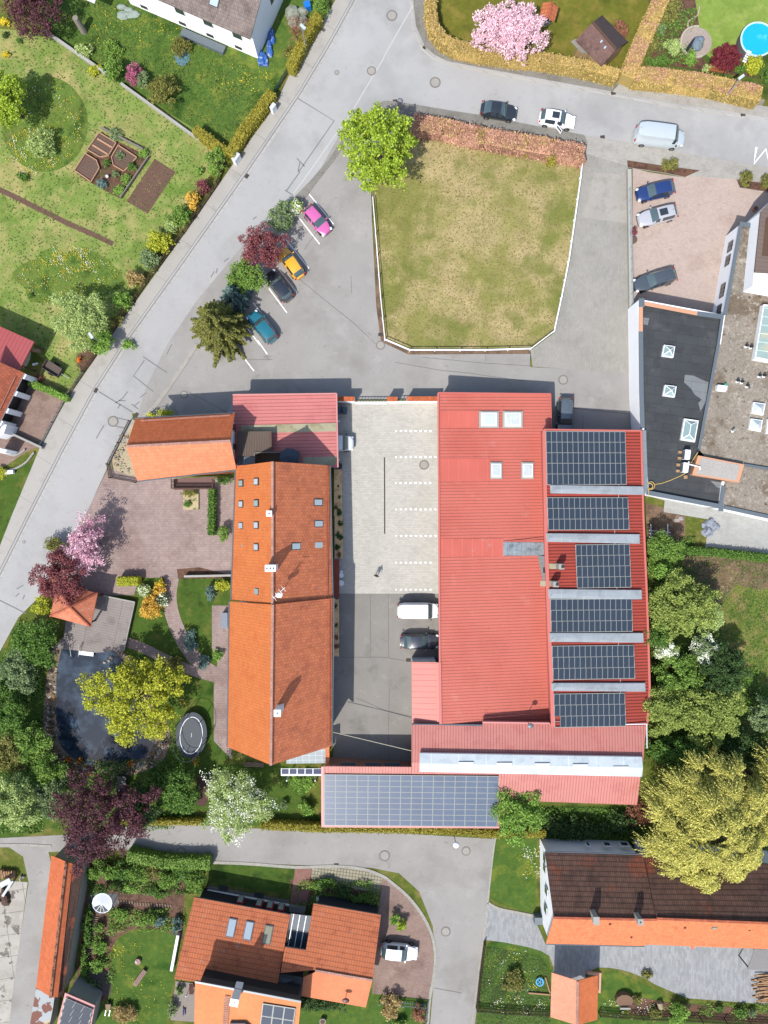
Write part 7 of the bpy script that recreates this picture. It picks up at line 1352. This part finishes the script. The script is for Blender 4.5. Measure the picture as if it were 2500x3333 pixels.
for i, (t, x, y) in enumerate((('E0',565,600),('E0',665,605),('E0',1085,620))): bush('marsh_marigold', t, x, y, 9, 9, .4, 'dark', ['left orange flowering clump at the lower pond edge','small orange flowering clump at the lower pond edge','right orange flowering clump at the lower pond edge'][i], cat='flower clump', blossom='orange', bl=.5, leaf=.1)
# pool corner
c = P('S', 2467, 127.5, 1.25); T = thing('pool', (c.x,c.y,0), 'round above ground swimming pool with bright blue cover', 'pool'); r = 2.02
b = MB(); b.disc((c.x,c.y,1.2), r, 1.2, 40); b.build('pool_wall', surf('slate_pool_wall', (120,118,124), fine=.1), T)
b = MB(); 
for i in range(40):
    a0, a1 = math.tau*i/40, math.tau*(i+1)/40; b.slab([(c.x+r*1.03*math.cos(a0), c.y+r*1.03*math.sin(a0), 1.27),(c.x+r*1.03*math.cos(a1), c.y+r*1.03*math.sin(a1), 1.27),(c.x+r*.94*math.cos(a1), c.y+r*.94*math.sin(a1), 1.27),(c.x+r*.94*math.cos(a0), c.y+r*.94*math.sin(a0), 1.27)], .08)
b.build('rim', plain('pale_blue_rim', (200,228,236), k=.6), T); b = MB(); b.disc((c.x,c.y,1.23), r*.945,.04, 40); b.build('cover', surf('pool_cover', (30,176,232), k=.62, fine=.06, rough=.35, stripe=(72,20,.1,.3, 6.6), p=(((120,210,240), .9, .58, .68, .6),)), T)
b = MB()
for k in range(5): q0 = P('A3', 1503-k*10, 430+k*20, 1.3-.25*k); b.box(q0, (.5,.2,.06), -.5)
b.build('steps', WFRAME, T)
c = P('S', 2265, 139); struct('patio', [(c.x+1.9*math.cos(i*.2), c.y+1.86*math.sin(i*.2)) for i in range(31)], .05, surf('round_patio', (206,190,176), fine=.08, tile=(20,.3,.2,.5,.02,.2,.1)), thick=.05)
T = thing('edging', c, 'ring of pale stones around the left side of the round patio', 'stone edging'); b = MB()
for i in range(26): a = 1.5+i*.14; b.box((c.x+1.88*math.cos(a), c.y+1.85*math.sin(a), .14), (.25,.2,.22), a+math.pi/2)
b.build('stones', surf('cream_stone', (226,214,194), fine=.1), T)
sl_ = smoothline([tuple(P(*a)[:2]) for a in (('A3',990,232),('A3',992,190),('A3',1020,165),('A3',1070,130),('A3',1085,60))], 5); T = thing('edging', (sl_[0][0], sl_[0][1], 0), 'curved pale lawn edging above the round patio', 'stone edging'); b = MB(); [b.bar((p_[0],p_[1],.1),(q_[0],q_[1],.1),.14,.1) for p_, q_ in zip(sl_, sl_[1:])]; b.build('stones', surf('cream_stone_two', (220,200,176)), T)
c = P('A3',1085,345,.9); b = MB(); b.ball((c.x,c.y,.5), .72,.88,.5, 12, 7); b.ball((c.x+.25,c.y+.35,.75), .5,.4,.3, 10, 6); b.solo('covered_grill', surf('grey_tarpaulin', (136,152,170), fine=.08), 'grey tarpaulin covered garden furniture on the round patio', 'cover', smooth=True)
a, c = P('A3',985,420,.3), P('A3',1052,312,2.6); b = MB(); b.tube(a, a.lerp(c,.35), .14,.2, 10); b.tube(a.lerp(c,.35), c, .2,.05, 10); b.solo('parasol', plain('navy_fabric', (30,40,54), k=.6, rough=.9), 'closed navy parasol leaning over the round patio', 'parasol', loc=(a.x,a.y,0))
T = thing('bench', P('A3',1240,585), 'wooden garden bench in front of the maroon dome bush', 'bench'); b = MB(); q0, q1 = P('A3',1160,568,.5), P('A3',1310,592,.5); b.bar(q0, q1, .5,.06); b.build('seat', surf('orange_wood', (176,106,60)), T); b = MB(); b.bar(q0+Vector((.05,.27,.4)), q1+Vector((.05,.27,.4)), .06,.4); b.build('backrest', surf('pale_wood', (214,170,130)), T)
for s in (0,1): m = MB(); p = q0.lerp(q1, .05+.9*s); m.box((p.x,p.y,.24), (.08,.45,.46)); m.build('leg', WOOD, T)
# rotary parasol on the barn terrace
c = P('C1', 872, 935, 6.0); T = thing('parasol', (c.x, c.y, 3.95), 'dark slate parasol on the roof terrace behind the barn', 'parasol'); b = MB(); top = (c.x,c.y,6.35)
e = [(c.x+1.15*math.cos(math.tau*i/8+.3), c.y+1.0*math.sin(math.tau*i/8+.3), 5.9) for i in range(8)]
for i in range(8): b.poly([top, e[i], e[(i+1) % 8]])
b.build('canopy', plain('slate_fabric', (62,76,92), k=.55, rough=.9), T); b = MB(); b.tube((c.x,c.y,3.95), (c.x,c.y,6.3), .03); b.build('pole', STEEL, T)
# vegetable beds
bedc = surf('bed_frame', (226,176,140), fine=.08)
struct('soil', PM([('A0',830,1100),('A0',1235,1300),('B0',1000,222),('B0',700,60),('A0',620,1420)]), .016, M['mulch'])
struct('soil', PM([('A0',1285,1320),('A0',1460,1429),('B0',1228,347),('B0',1052,245)]), .020, M['soil'])
struct('soil', ribbon([tuple(P('B0',x,y)[:2]) for x, y in ((-60,110),(0,148),(110,200),(330,310),(560,425),(800,530),(940,598))], .62), .018, M['soil'])
def bed(label, pts, planks=(), plants=None):
    q = PM(pts, .2); c = sum(q, Vector())/len(q); T = thing('raised_bed', (c.x,c.y,0), label, 'raised bed', 'beds of the vegetable garden'); b = MB(); b.slab(q, .18); b.build('soil', surf('bed_soil', (124,98,84), k=.42, fine=.2, stripe=(60,.35,.08,.2)), T)
    b = MB()
    for i in range(len(q)): b.bar(q[i]+Vector((0,0,.05)), q[(i+1) % len(q)]+Vector((0,0,.05)), .09,.24)
    b.build('frame', bedc, T)
    for x0, y0, x1, y1 in planks: b = MB(); b.bar(P('A0',x0,y0,.27), P('A0',x1,y1,.27), .2,.04); b.build('plank', bedc, T)
bed('upper vegetable bed with two pale planks laid across', [('A0',828,1105),('A0',968,1190),('A0',905,1295),('A0',835,1308),('A0',728,1245)], ((808,1152,932,1226),(768,1205,895,1282)))
bed('left vegetable bed of bare ridged soil', [('A0',712,1278),('A0',805,1335),('A0',828,1400),('B0',760,85),('B0',640,0),('A0',622,1420)])
bed('right vegetable bed with sparse green plants', [('A0',985,1210),('A0',1140,1310),('A0',1060,1400),('A0',1030,1425),('A0',945,1375),('A0',930,1310)])
for t, x, y, r, m, lb in (('A0',885,1352,11,'mid','round green shrub in the middle of the vegetable garden'),('A0',1195,1275,14,'fresh','bright green shrub at the right corner of the vegetable garden'),('A0',1000,1290,12,'sage','leafy plants in the right vegetable bed'),('A0',1090,1385,13,'mid','green plants at the right fence of the vegetable garden'),('B0',1045,60,15,'fresh','large bright green shrub at the lower right of the vegetable garden'),
  ('B0',985,150,16,'fresh','lowest bright green shrub of the vegetable garden'),('B0',840,95,15,'blue','blue grey conifer at the lower edge of the vegetable garden'),('B0',960,15,9,'sage','pale green round cushion in the vegetable garden'),('A0',960,1115,20,'sage','grey green herbs along the top edge of the vegetable garden'),('A0',1230,490,1,'mid','')):
    if lb: bush('bush', t, x, y, r*.85, r*.85, .8, m, lb, leaf=.12)
b = MB(); c = P('B0',885,28,.6); b.ball((c.x,c.y,.4), .2,.2,.2); b.solo('garden_globe', plain('silver_globe', (226,230,236), k=.7, rough=.15), 'silver gazing globe in the vegetable garden', 'garden globe', smooth=True)
b = MB(); a, c = P('A0',840,1060,.35), P('A0',1190,1240,.35); b.bar(a, c, .18,.3); c2 = P('B0',1000,215,.35); b.bar(P('A0',1235,1300,.35), c2, .14,.3); b.solo('bed_border', surf('grey_boards', (156,146,138)), 'grey board edging around two sides of the vegetable garden', 'edging')
# mini pond ring
c = P('A0', 1515, 480); struct('water', [(c.x+.9*math.cos(i*.3), c.y+1.0*math.sin(i*.3)) for i in range(21)], .03, plain('blue_pond', (120,160,180), rough=.1))
# piles and tarps
def heap(label, t, x, y, sx, sy, h, mat, n=7, name='tarpaulin', cat='tarpaulin'):
    c = P(t, x, y, h*.5); b = MB()
    for i in range(n): b.ball((c.x+R.uniform(-.5,.5)*sx, c.y+R.uniform(-.5,.5)*sy, h*.25), sx*R.uniform(.25,.5), sy*R.uniform(.25,.5), h*R.uniform(.4,.8), 7, 4)
    return b.solo(name, mat, label, cat, loc=(c.x,c.y,0))
heap('crumpled grey green tarpaulin near the white house porch', 'A0', 1065, 85, 1.9, 1.2, .5, surf('pale_tarp', (176,192,180), fine=.15)); heap('pale tarpaulin heap beside the upper hedge', 'A1', 935, 150, 2.0, 1.9, .9, surf('worn_tarp', (176,182,164), fine=.2, p=(((120,130,110), 1.5, .5, .6, .7),)))
for bx, by, lb in ((655,470,'lowest and largest'),(690,395,'middle'),(722,300,'uppermost small')): heap(lb+' blue tarpaulin bundle against the white house gable', 'A1', bx, by, .8, 1.5, .5, surf('blue_tarp', (60,110,190), k=.5, fine=.25, p=(((196,206,216), 3, .55, .62, .8),)), 9)
heap('red folded thing beside the tarpaulin heap', 'A1', 928, 245, .5, .9, .4, surf('red_box', (176,60,50)), 3, 'red_crate', 'crate')
heap('crumpled blue and grey tarpaulin at the edge of the pale pavers', 'D3', 1195, 110, 1.5, 1.8, .4, surf('grey_blue_tarp', (176,184,198), fine=.25, p=(((84,90,110), 2.5, .5, .6, .8),)), 9); heap('small torn sheet lying on the bare soil', 'D3', 925, 30, 1.1, .5, .12, surf('torn_sheet', (196,190,186), fine=.2), 4)
T = thing('ladder_frame', P('D3',765,150), 'white metal frame leaning behind the feathery green tree', 'frame'); b = MB()
for x in (685, 825): b.bar(P('D3',x,65,.6), P('D3',x,215,.6), .1,.06)
for y in (125, 150, 180, 208): b.bar(P('D3',668,y-8,.65), P('D3',850,y+12,.65), .06,.05)
b.build('bars', WFRAME, T)
# firewood
def logs(label, t, x, y, L_, n, rows, ang, jit, mat, cat='wood pile'):
    c = P(t, x, y, .4); b = MB(); d = Vector((math.cos(ang), math.sin(ang), 0)); s = Vector((-d.y, d.x, 0))
    for k in range(rows):
        for i in range(n):
            o = Vector((c.x,c.y,.12+.2*k))+s*((i-n/2)*.2)+d*R.uniform(-jit,jit); dd = (d+s*R.uniform(-.12,.12)).normalized(); b.tube(o-dd*L_/2, o+dd*L_/2, R.uniform(.06,.1), n=6)
    return b.solo('wood_pile', mat, label, cat, loc=(c.x,c.y,0))
LOG = surf('split_logs', (222,178,134), fine=.2, p=(((150,104,70), 3, .5, .58, .7),))
logs('stack of cut firewood at the left edge of the lower lane', 'F0', 45, 185, .9, 10, 3, math.pi/2-.1, .08, LOG); logs('loose heap of long split logs at the right end of the farm court', 'F3', 1690, 1130, 3.2, 17, 2, .08, .7, LOG)
b = MB(); b.bar(P('F0',0,280,1.2), P('F0',85,235,1.2), .6,.04); b.bar(P('F0',20,370,1.0), P('F0',105,240,1.0), .28,.04); b.solo('metal_sheet', GREYW, 'pale metal sheets beside the firewood stack', 'metal sheet'); heap('dark lean to clutter below the firewood stack', 'F0', 10, 380, 1.2, 1.6, .6, surf('rusty_scrap', (104,80,66), fine=.25), 6, 'scrap_heap', 'scrap heap')
heap('pale boulders at the edge of the lower left lane', 'F0', 180, 225, .5, .6, .4, SM[0], 4, 'rock_heap', 'rock')
# bottom garden
c = P('F0', 850, 425, 2.2); T = thing('round_canopy', (c.x,c.y,0), 'round white garden canopy with a dark open sector', 'canopy'); b = MB()
for i in range(14):
    a0, a1 = math.tau*i/14, math.tau*(i+1)/14
    if not 8 <= i <= 11: b.slab([(c.x,c.y,2.4),(c.x+1.1*math.cos(a0), c.y+1.1*math.sin(a0), 2.2),(c.x+1.1*math.cos(a1), c.y+1.1*math.sin(a1), 2.2)], .02)
b.build('fabric', plain('white_fabric', (222,228,234), k=.5, rough=.8), T); b = MB()
for i in range(14): a0, a1 = math.tau*i/14, math.tau*(i+1)/14; b.tube((c.x+1.15*math.cos(a0), c.y+1.15*math.sin(a0), 2.2), (c.x+1.15*math.cos(a1), c.y+1.15*math.sin(a1), 2.2), .05, n=6)
for i in (9, 10, 11): b.tube((c.x,c.y,2.38), (c.x+1.1*math.cos(math.tau*i/14), c.y+1.1*math.sin(math.tau*i/14), 2.2), .03, n=5)
b.build('ring', WFRAME, T)
for k in range(4): a = k*1.57+.6; m = MB(); m.tube((c.x+1.12*math.cos(a), c.y+1.12*math.sin(a), 0), (c.x+1.12*math.cos(a), c.y+1.12*math.sin(a), 2.2), .04, n=6); m.build('leg', STEEL, T)
struct('paving', PP('F0', [(740,330),(985,350),(985,425),(940,470),(830,520),(745,470)]), .02, surf('dark_flags', (110,112,116), fine=.1)); struct('timber_terrace', PP('F0', [(690,985),(935,990),(915,1200),(700,1170),(600,1090)]), .03, surf('dark_deck', (112,100,92), fine=.15, stripe=(83,.15,.03,.4)), kind='structure')
T = thing('log_path', P('F0',740,700), 'stepping path of short grey logs down the bottom left garden', 'log path'); b = MB()
for i in range(24): b.tube(P('F0',782-i*3.8,540+i*16,.06), P('F0',810-i*3.4,544+i*16,.06) if False else P('F0',782-i*3.4+42-i*.3,544+i*16,.06), .07, n=6)
b.build('logs', surf('grey_logs', (170,152,136), fine=.2), T); T = thing('log_path', P('F0',1270,430), 'short log path running right below the upper shrubs', 'log path'); b = MB()
for i in range(20): b.tube(P('F0',985+i*23,398+i*1.5+(10 if i > 5 else 0),.06), P('F0',985+i*23,424+i*1.5+(10 if i > 5 else 0),.06), .07, n=6)
b.build('logs', surf('grey_logs_two', (176,158,142), fine=.2), T)
def slatbench(label, t, x0, y0, x1, y1, w, mat, name='lounger', cat='lounger'):
    a, c = P(t,x0,y0,.4), P(t,x1,y1,.4); T = thing(name, ((a.x+c.x)/2,(a.y+c.y)/2,0), label, cat); d = (c-a).normalized(); s = Vector((-d.y,d.x,0)); b = MB()
    for k in (-.3,0,.3): b.bar(a+s*w*k, c+s*w*k, w*.24,.05)
    b.build('slats', mat, T)
    for p in (a.lerp(c,.08), a.lerp(c,.92)): m = MB(); m.box((p.x,p.y,.18), (w*.8,.06,.34), math.atan2(s.y,s.x)); m.build('leg', mat, T)
    return T
slatbench('wooden sun lounger on the bottom left lawn', 'F0', 1115, 1110, 1205, 985, .62, surf('pinkish_wood', (186,150,140), fine=.1))
slatbench('timber bench behind the south gable of the barn', 'E1', 495, 632, 660, 640, .6, surf('bench_timber', (150,126,110), fine=.12), 'bench', 'bench')
c = P('F0',1142,918,.4); T = thing('fire_bowl', (c.x,c.y,0), 'round pinkish fire bowl on the bottom left lawn', 'fire bowl'); b = MB(); b.disc((c.x,c.y,.35), .36,.3, 16); b.build('bowl', surf('pink_stone', (196,160,146)), T); b = MB(); b.ball((c.x-.15,c.y+.03,.38), .12,.16,.06); b.build('ash', GREYW, T)
c = P('F0',900,1290,.4); T = thing('wheelbarrow', (c.x,c.y,0), 'wheelbarrow standing at the bottom of the garden', 'wheelbarrow'); b = MB(); b.prism([(c.x-.33,c.y+.4),(c.x+.33,c.y+.4),(c.x+.25,c.y-.35),(c.x-.25,c.y-.35)], .3,.5); b.build('tray', surf('wood_tray', (176,150,124), fine=.12), T); b = MB(); b.bar((c.x-.25,c.y-.3,.5),(c.x-.35,c.y-.95,.5),.05,.05); b.bar((c.x+.25,c.y-.3,.5),(c.x+.12,c.y-.98,.5),.05,.05); b.build('handle', STEEL, T); b = MB(); b.tube((c.x-.05,c.y+.5,.2),(c.x+.05,c.y+.5,.2),.2,n=12); b.build('wheel', TYRE, T)
c = P('F1',1150,1405,.3); T = thing('flower_tub', (c.x,c.y,0), 'round grey tub with brown filling at the bottom edge', 'flower tub'); b = MB(); b.tube((c.x,c.y,0),(c.x,c.y,.45),.3,.38,14); b.build('tub', CONC, T); b = MB(); b.disc((c.x,c.y,.46),.3,.03); b.build('soil', M['soil'], T)
c = P('F2',1295,1080,.3); T = thing('wheel_ornament', (c.x,c.y,0), 'bright blue wheel shaped garden ornament on the meadow', 'wheel ornament'); b = MB()
BLU = plain('light_blue', (90,180,226), k=.65)
for i in range(16): a0, a1 = math.tau*i/16, math.tau*(i+1)/16; b.tube((c.x+.42*math.cos(a0), c.y+.45*math.sin(a0), .3), (c.x+.42*math.cos(a1), c.y+.45*math.sin(a1), .3), .09, n=6)
b.build('ring', BLU, T); b = MB(); [b.bar((c.x,c.y,.3),(c.x+.4*math.cos(k*1.26), c.y+.42*math.sin(k*1.26),.3),.06,.05) for k in range(5)]; b.tube((c.x,c.y,0),(c.x,c.y,.28),.05); b.build('spokes', BLU, T)
b = MB(); b.bar(P('F2',1200,1170,.15), P('F2',1380,1185,.15), .16,.14); b.bar(P('F2',1340,1040,.15), P('F2',1378,1170,.15), .14,.14); b.solo('timber_edge', WOODL, 'pale timber beams edging the bed by the summer house', 'edging')
c = P('F3',468,1240,.7); T = thing('stone_barbecue', (c.x,c.y,0), 'brown stone barbecue beside the picket fence', 'barbecue'); b = MB(); b.prism([(c.x+1.05*math.cos(k*.6283), c.y+.75*math.sin(k*.6283)) for k in range(10)], 0,.7); b.build('base', surf('brown_stone', (150,118,92), fine=.2), T); b = MB(); b.bar((c.x-.6,c.y-.75,.85),(c.x+.6,c.y-.75,.85),.2,.15); b.build('ledge', CONC, T)
c = P('F3',768,1280,.5); T = thing('barrel', (c.x,c.y,0), 'pale barrel lying beside the picket fence', 'barrel'); b = MB(); b.tube((c.x-.1,c.y+.35,.35),(c.x+.1,c.y-.35,.35),.33,.33,12); b.build('body', surf('barrel_wood', (186,166,136)), T)
b = MB(); c = P('F3',1037,796,.4); b.tube((c.x,c.y,.03),(c.x,c.y,.35),.16,.2,12); b.solo('bucket', plain('orange_bucket', (240,110,70), k=.6), 'orange bucket against the farmhouse wall', 'bucket')
# terrace furniture left of the bottom house
struct('timber_terrace', PP('F0', [(1460,1070),(1620,1090),(1620,1410),(1420,1395),(1440,1250)]), .06, surf('pale_deck', (178,166,154), fine=.12, stripe=(80,.15,.03,.3)))
c = P('F0',1540,1215,2.2); T = thing('clothes_airer', (c.x,c.y,0), 'rotary clothes airer frame on the timber terrace', 'clothes airer'); b = MB()
for k in range(4): a = .5+k*1.57; b.tube((c.x,c.y,1.9),(c.x+.55*math.cos(a), c.y+.55*math.sin(a),2.1),.025,n=5)
b.tube((c.x,c.y,.06),(c.x,c.y,1.95),.03); b.build('frame', STEEL, T); heap('folded purple parasol lying on the timber terrace', 'F0', 1528, 1310, .3, .9, .3, plain('violet_fabric', (100,96,140)), 4, 'parasol', 'parasol')
T = thing('garden_table', P('F0',1595,1150), 'dark red garden table half under the orange roof', 'table'); c = P('F0',1590,1140,.7); b = MB(); b.box((c.x,c.y,.72), (.5,1.2,.05)); b.build('table_top', surf('dark_red_wood', (110,62,56)), T); b = MB(); [b.box((c.x+sx*.2,c.y+sy*.5,.36),(.05,.05,.68)) for sx in (-1,1) for sy in (-1,1)]; b.build('leg', FRAME, T)
# sheds hidden in the pond garden
T = thing('tool_shed', P('E1',140,850), 'narrow brown tool shelter among the apple tree branches', 'shed'); b = MB(); b.slab(PM([('E1',108,735),('E1',245,770),('E1',175,985),('E1',85,960)], 1.8), .08); b.build('roof', surf('dark_brown_board', (98,68,58)), T); b = MB(); [b.box(Vector((P('E1',x,y,1.8).x, P('E1',x,y,1.8).y, .86)), (.1,.1,1.7)) for x, y in ((118,750),(230,778),(100,950),(168,970))]; b.build('post', WOOD, T)
T = thing('compost_box', P('E0',1005,800), 'dark green compost box at the shady pond lawn', 'compost box'); c = P('E0',1005,800,.9); b = MB(); b.box((c.x,c.y,.45),(1.1,1.9,.9),-.08); b.build('box', plain('dark_compost', (40,48,46), k=.6), T)
# porch clutter left houses
b = MB(); b.prism(ellipse(P('C0',222,130,.7), .32, 1.1, -.35, 20, .7), .66,.7); b.solo('surfboard', surf('cream_board', (222,210,180)), 'cream oval board leaning under the carport edge', 'board')
heap('white garden chair beside the carport', 'C0', 292, 165, .5, .3, .5, WFRAME, 4, 'garden_chair', 'chair'); b = MB(); b.bar(P('C0',262,48,.5), P('C0',330,55,.5), .35,.4); b.solo('wooden_bench', LOG, 'small stack of boards beside the carport', 'board stack')
b = MB(); b.box(P('C0',78,1065,.3), (1.1,.42,.5), .12); b.solo('white_bench', WFRAME, 'white box bench at the end of the flower strip', 'bench'); bush('bush', 'C0', 5, 1065, 14, 16, 1.0, 'yellowgreen', 'round yellow shrub at the left edge by the white bench', leaf=.13)
struct('planting_bed', PM([('C0',640,90),('C0',720,20),('C0',830,90),('C0',760,170),('C0',690,232),('C0',650,190),('C0',630,130)]), .02, M['mulch'])
bush('bush', 'C0', 655, 128, 5, 8, .5, 'orange', 'small orange flowering plant in the bark bed', leaf=.1); bush('bush', 'C0', 320, 285, 12, 12, .5, 'brown', 'low brown clump beside the bright green hedge', twig=True)
# street edge stones
for i, (w_, pts) in enumerate(((.35, [('F1',0,80),('F1',500,95),('F1',920,125),('F1',1240,118),('F1',1480,140),('F1',1650,200),('F2',60,250),('F2',180,350),('F2',290,480),('F2',370,620),('F2',415,760),('F2',425,900),('F2',410,1050),('F2',380,1220),('F2',360,1450)]), (.22, [('E2',925,1235),('F2',900,50),('F2',862,400),('F2',845,560),('F2',820,740),('F2',790,950),('F2',760,1200),('F2',725,1450)]), (.3, [('F2',862,420),('F2',950,468),('F2',1100,500),('F2',1240,528)]), (.25, [('E0',0,1300),('E0',200,1300),('E0',430,1310)]))):
    q = ribbon(smoothline([tuple(P(*a)[:2]) for a in pts], 4), w_); struct('kerb', q, .07, surf('kerb_setts_%d' % i, (206,202,190), fine=.12, tile=(20,.22,.16,.5,.03,.35,.2)), thick=.06)
for a in ([('D0',1470,440),('D0',1659,425),('D1',388,490),('D1',388,515),('D0',1480,520)],): struct('planting_bed', PM(a), .03, M['mulch'])
# ================================================================ PERSON crossing the courtyard
def person(t, x, y, face, label):
    g = P(t, x, y, 0); T = thing('person', (g.x, g.y, .035), label, 'person'); o = ORI[T.name]; ORI[T.name] = Vector((0,0,0)); T.rotation_euler = (0, 0, face)
    J = [(0,0,.93),(0,0,1.15),(0,.01,1.40),(0,.0,1.50),(.02,0,1.60),(.02,0,1.72),   # pelvis, waist, chest, neck, head low, head top (facing +x)
      (.0,.19,1.40),(-.05,.26,1.14),(.08,.30,.92),(.0,-.19,1.40),(.06,-.27,1.14),(.02,-.27,.90),
      (0,.09,.88),(.14,.10,.50),(.16,.10,.09),(.28,.11,.04),(0,-.09,.88),(-.02,-.10,.48),(-.22,-.10,.12),(-.12,-.11,.05)]
    E = [(0,1),(1,2),(2,3),(3,4),(4,5),(2,6),(6,7),(7,8),(2,9),(9,10),(10,11),(0,12),(12,13),(13,14),(14,15),(0,16),(16,17),(17,18),(18,19)]
    rad = [.13,.125,.15,.06,.085,.09,.07,.05,.035,.07,.05,.035,.085,.06,.042,.04,.085,.06,.042,.04]
    for wi, s in ((8,1),(11,-1)):
        for k in range(5):
            b0 = Vector(J[wi]); kn = b0+Vector(((k-2)*.018, s*.004, -.075 if k else -.04)); tip = kn+Vector(((k-2)*.006+(.03 if k == 0 else 0), -s*.012, -.05+abs(k-2)*.006)); J += [tuple(kn), tuple(tip)]; n = len(J); E += [(wi, n-2), (n-2, n-1)]; rad += [.010,.008]
    me = bpy.data.meshes.new('body'); me.from_pydata(J, E, []); ob = link(bpy.data.objects.new('body', me)); ob.parent = T; ORI[ob.name] = Vector((0,0,0))
    ob.modifiers.new('skin', 'SKIN'); ob.modifiers.new('sub', 'SUBSURF').levels = 1; ob.modifiers['sub'].render_levels = 2
    for i, v in enumerate(me.skin_vertices[0].data): v.radius = (rad[i], rad[i]); v.use_root = (i == 0)
    me.materials.append(plain('dark_clothes', (60,56,60), k=.55, rough=.9))
    b = MB(); b.ball((-.015,0,1.70), .105,.095,.10, 12, 8); b.build('hair', plain('brown_hair', (70,50,40), k=.5, rough=.9), T, smooth=True)
    b = MB(); b.ball((.055,0,1.655), .07,.07,.095, 12, 8); b.ball((.125,0,1.65), .018,.014,.02); [b.ball((.015, s*.098, 1.66), .02,.012,.03) for s in (-1,1)]; f = b.build('face', plain('skin', (216,160,134)), T, smooth=True)
    for s in (-1,1): b = MB(); b.ball((.115, s*.03, 1.675), .01,.012,.008); b.build('eye', DARK, f)
    b = MB(); b.box((.118,0,1.61), (.012,.05,.008)); b.build('mouth', plain('lips', (170,90,84)), f)
    b = MB(); b.ball((.0,0,1.32), .15,.24,.12, 12, 8); b.build('jacket', plain('dark_jacket', (52,46,52), k=.55, rough=.9), T, smooth=True); ORI[T.name] = o
person('D1', 1597, 488, -1.9, 'person in dark clothes with brown hair walking across the pale courtyard')

q = PM([('C0',1522,1240),('C1',118,1240),('C1',118,1375),('C0',1522,1378)], .25); b = MB(); b.slab(q, .24, 0, 1); b.solo('planter', [surf('pale_sand', (224,204,160), fine=.2, p=(((120,140,60), 1.8, .56, .62, .9),)), CONC], 'square sandy planter in the pink court below the balcony', 'planter')
bush('bush', 'C0', 1560, 1330, 10, 9, .7, 'mid', 'small plant in the square sandy planter', leaf=.1)
gc = []
for x0, y0, x1, y1, n in ((180,1868,440,1930,9000),(178,1990,200,2120,2600),(235,1960,400,2010,3600),(200,1990,250,2150,2200),(640,1900,820,1955,4000),(1400,2165,1659,2200,2600)):
    for _ in range(n):
        x, y = R.uniform(x0, x1), R.uniform(y0, y1); p = P('O', x, y); v = math.sin(p.x*1.9+p.y)+math.sin(p.y*2.3-p.x*1.1)+R.gauss(0, .5)
        if v > (-.2 if n > 3000 else .4): gc.append((p.x, p.y, .05+.35*max(0, v)*R.random()))
gc = np.array(gc); h_ = len(gc)//2
for m_, part in (('mid', gc[:h_]), ('green', gc[h_:])): o = quadmesh('ground_cover', leafquads(part, .15, .9), LM[m_], None, (0,0,0)); tag(o, kind='stuff'); o['label'] = 'leafy ground cover in the planting beds'
gc = []
for x0, y0, x1, y1, n in ((-20,1340,94,1800,13000),(110,1640,400,1790,9000),(1395,1160,1500,1640,9000),(1500,1440,1659,1640,9000),(1165,1745,1400,1812,5000),(1400,20,1500,140,3000)):
    for _ in range(n):
        x, y = R.uniform(x0, x1), R.uniform(y0, y1); p = P('O', x, y); v = math.sin(p.x*.9+p.y*.6)+math.sin(p.y*1.3-p.x*.7)+R.gauss(0, .5)
        if x < 140 and (x+20)/160 < (1500-y)/330-.1: continue
        if v > -.8: gc.append((p.x, p.y, .05+.4*max(0, v)*R.random()))
o = quadmesh('undergrowth', leafquads(np.array(gc), .2, .9), LM['mid'], None, (0,0,0)); tag(o, kind='stuff'); o['label'] = 'shaded undergrowth below the tree groups'
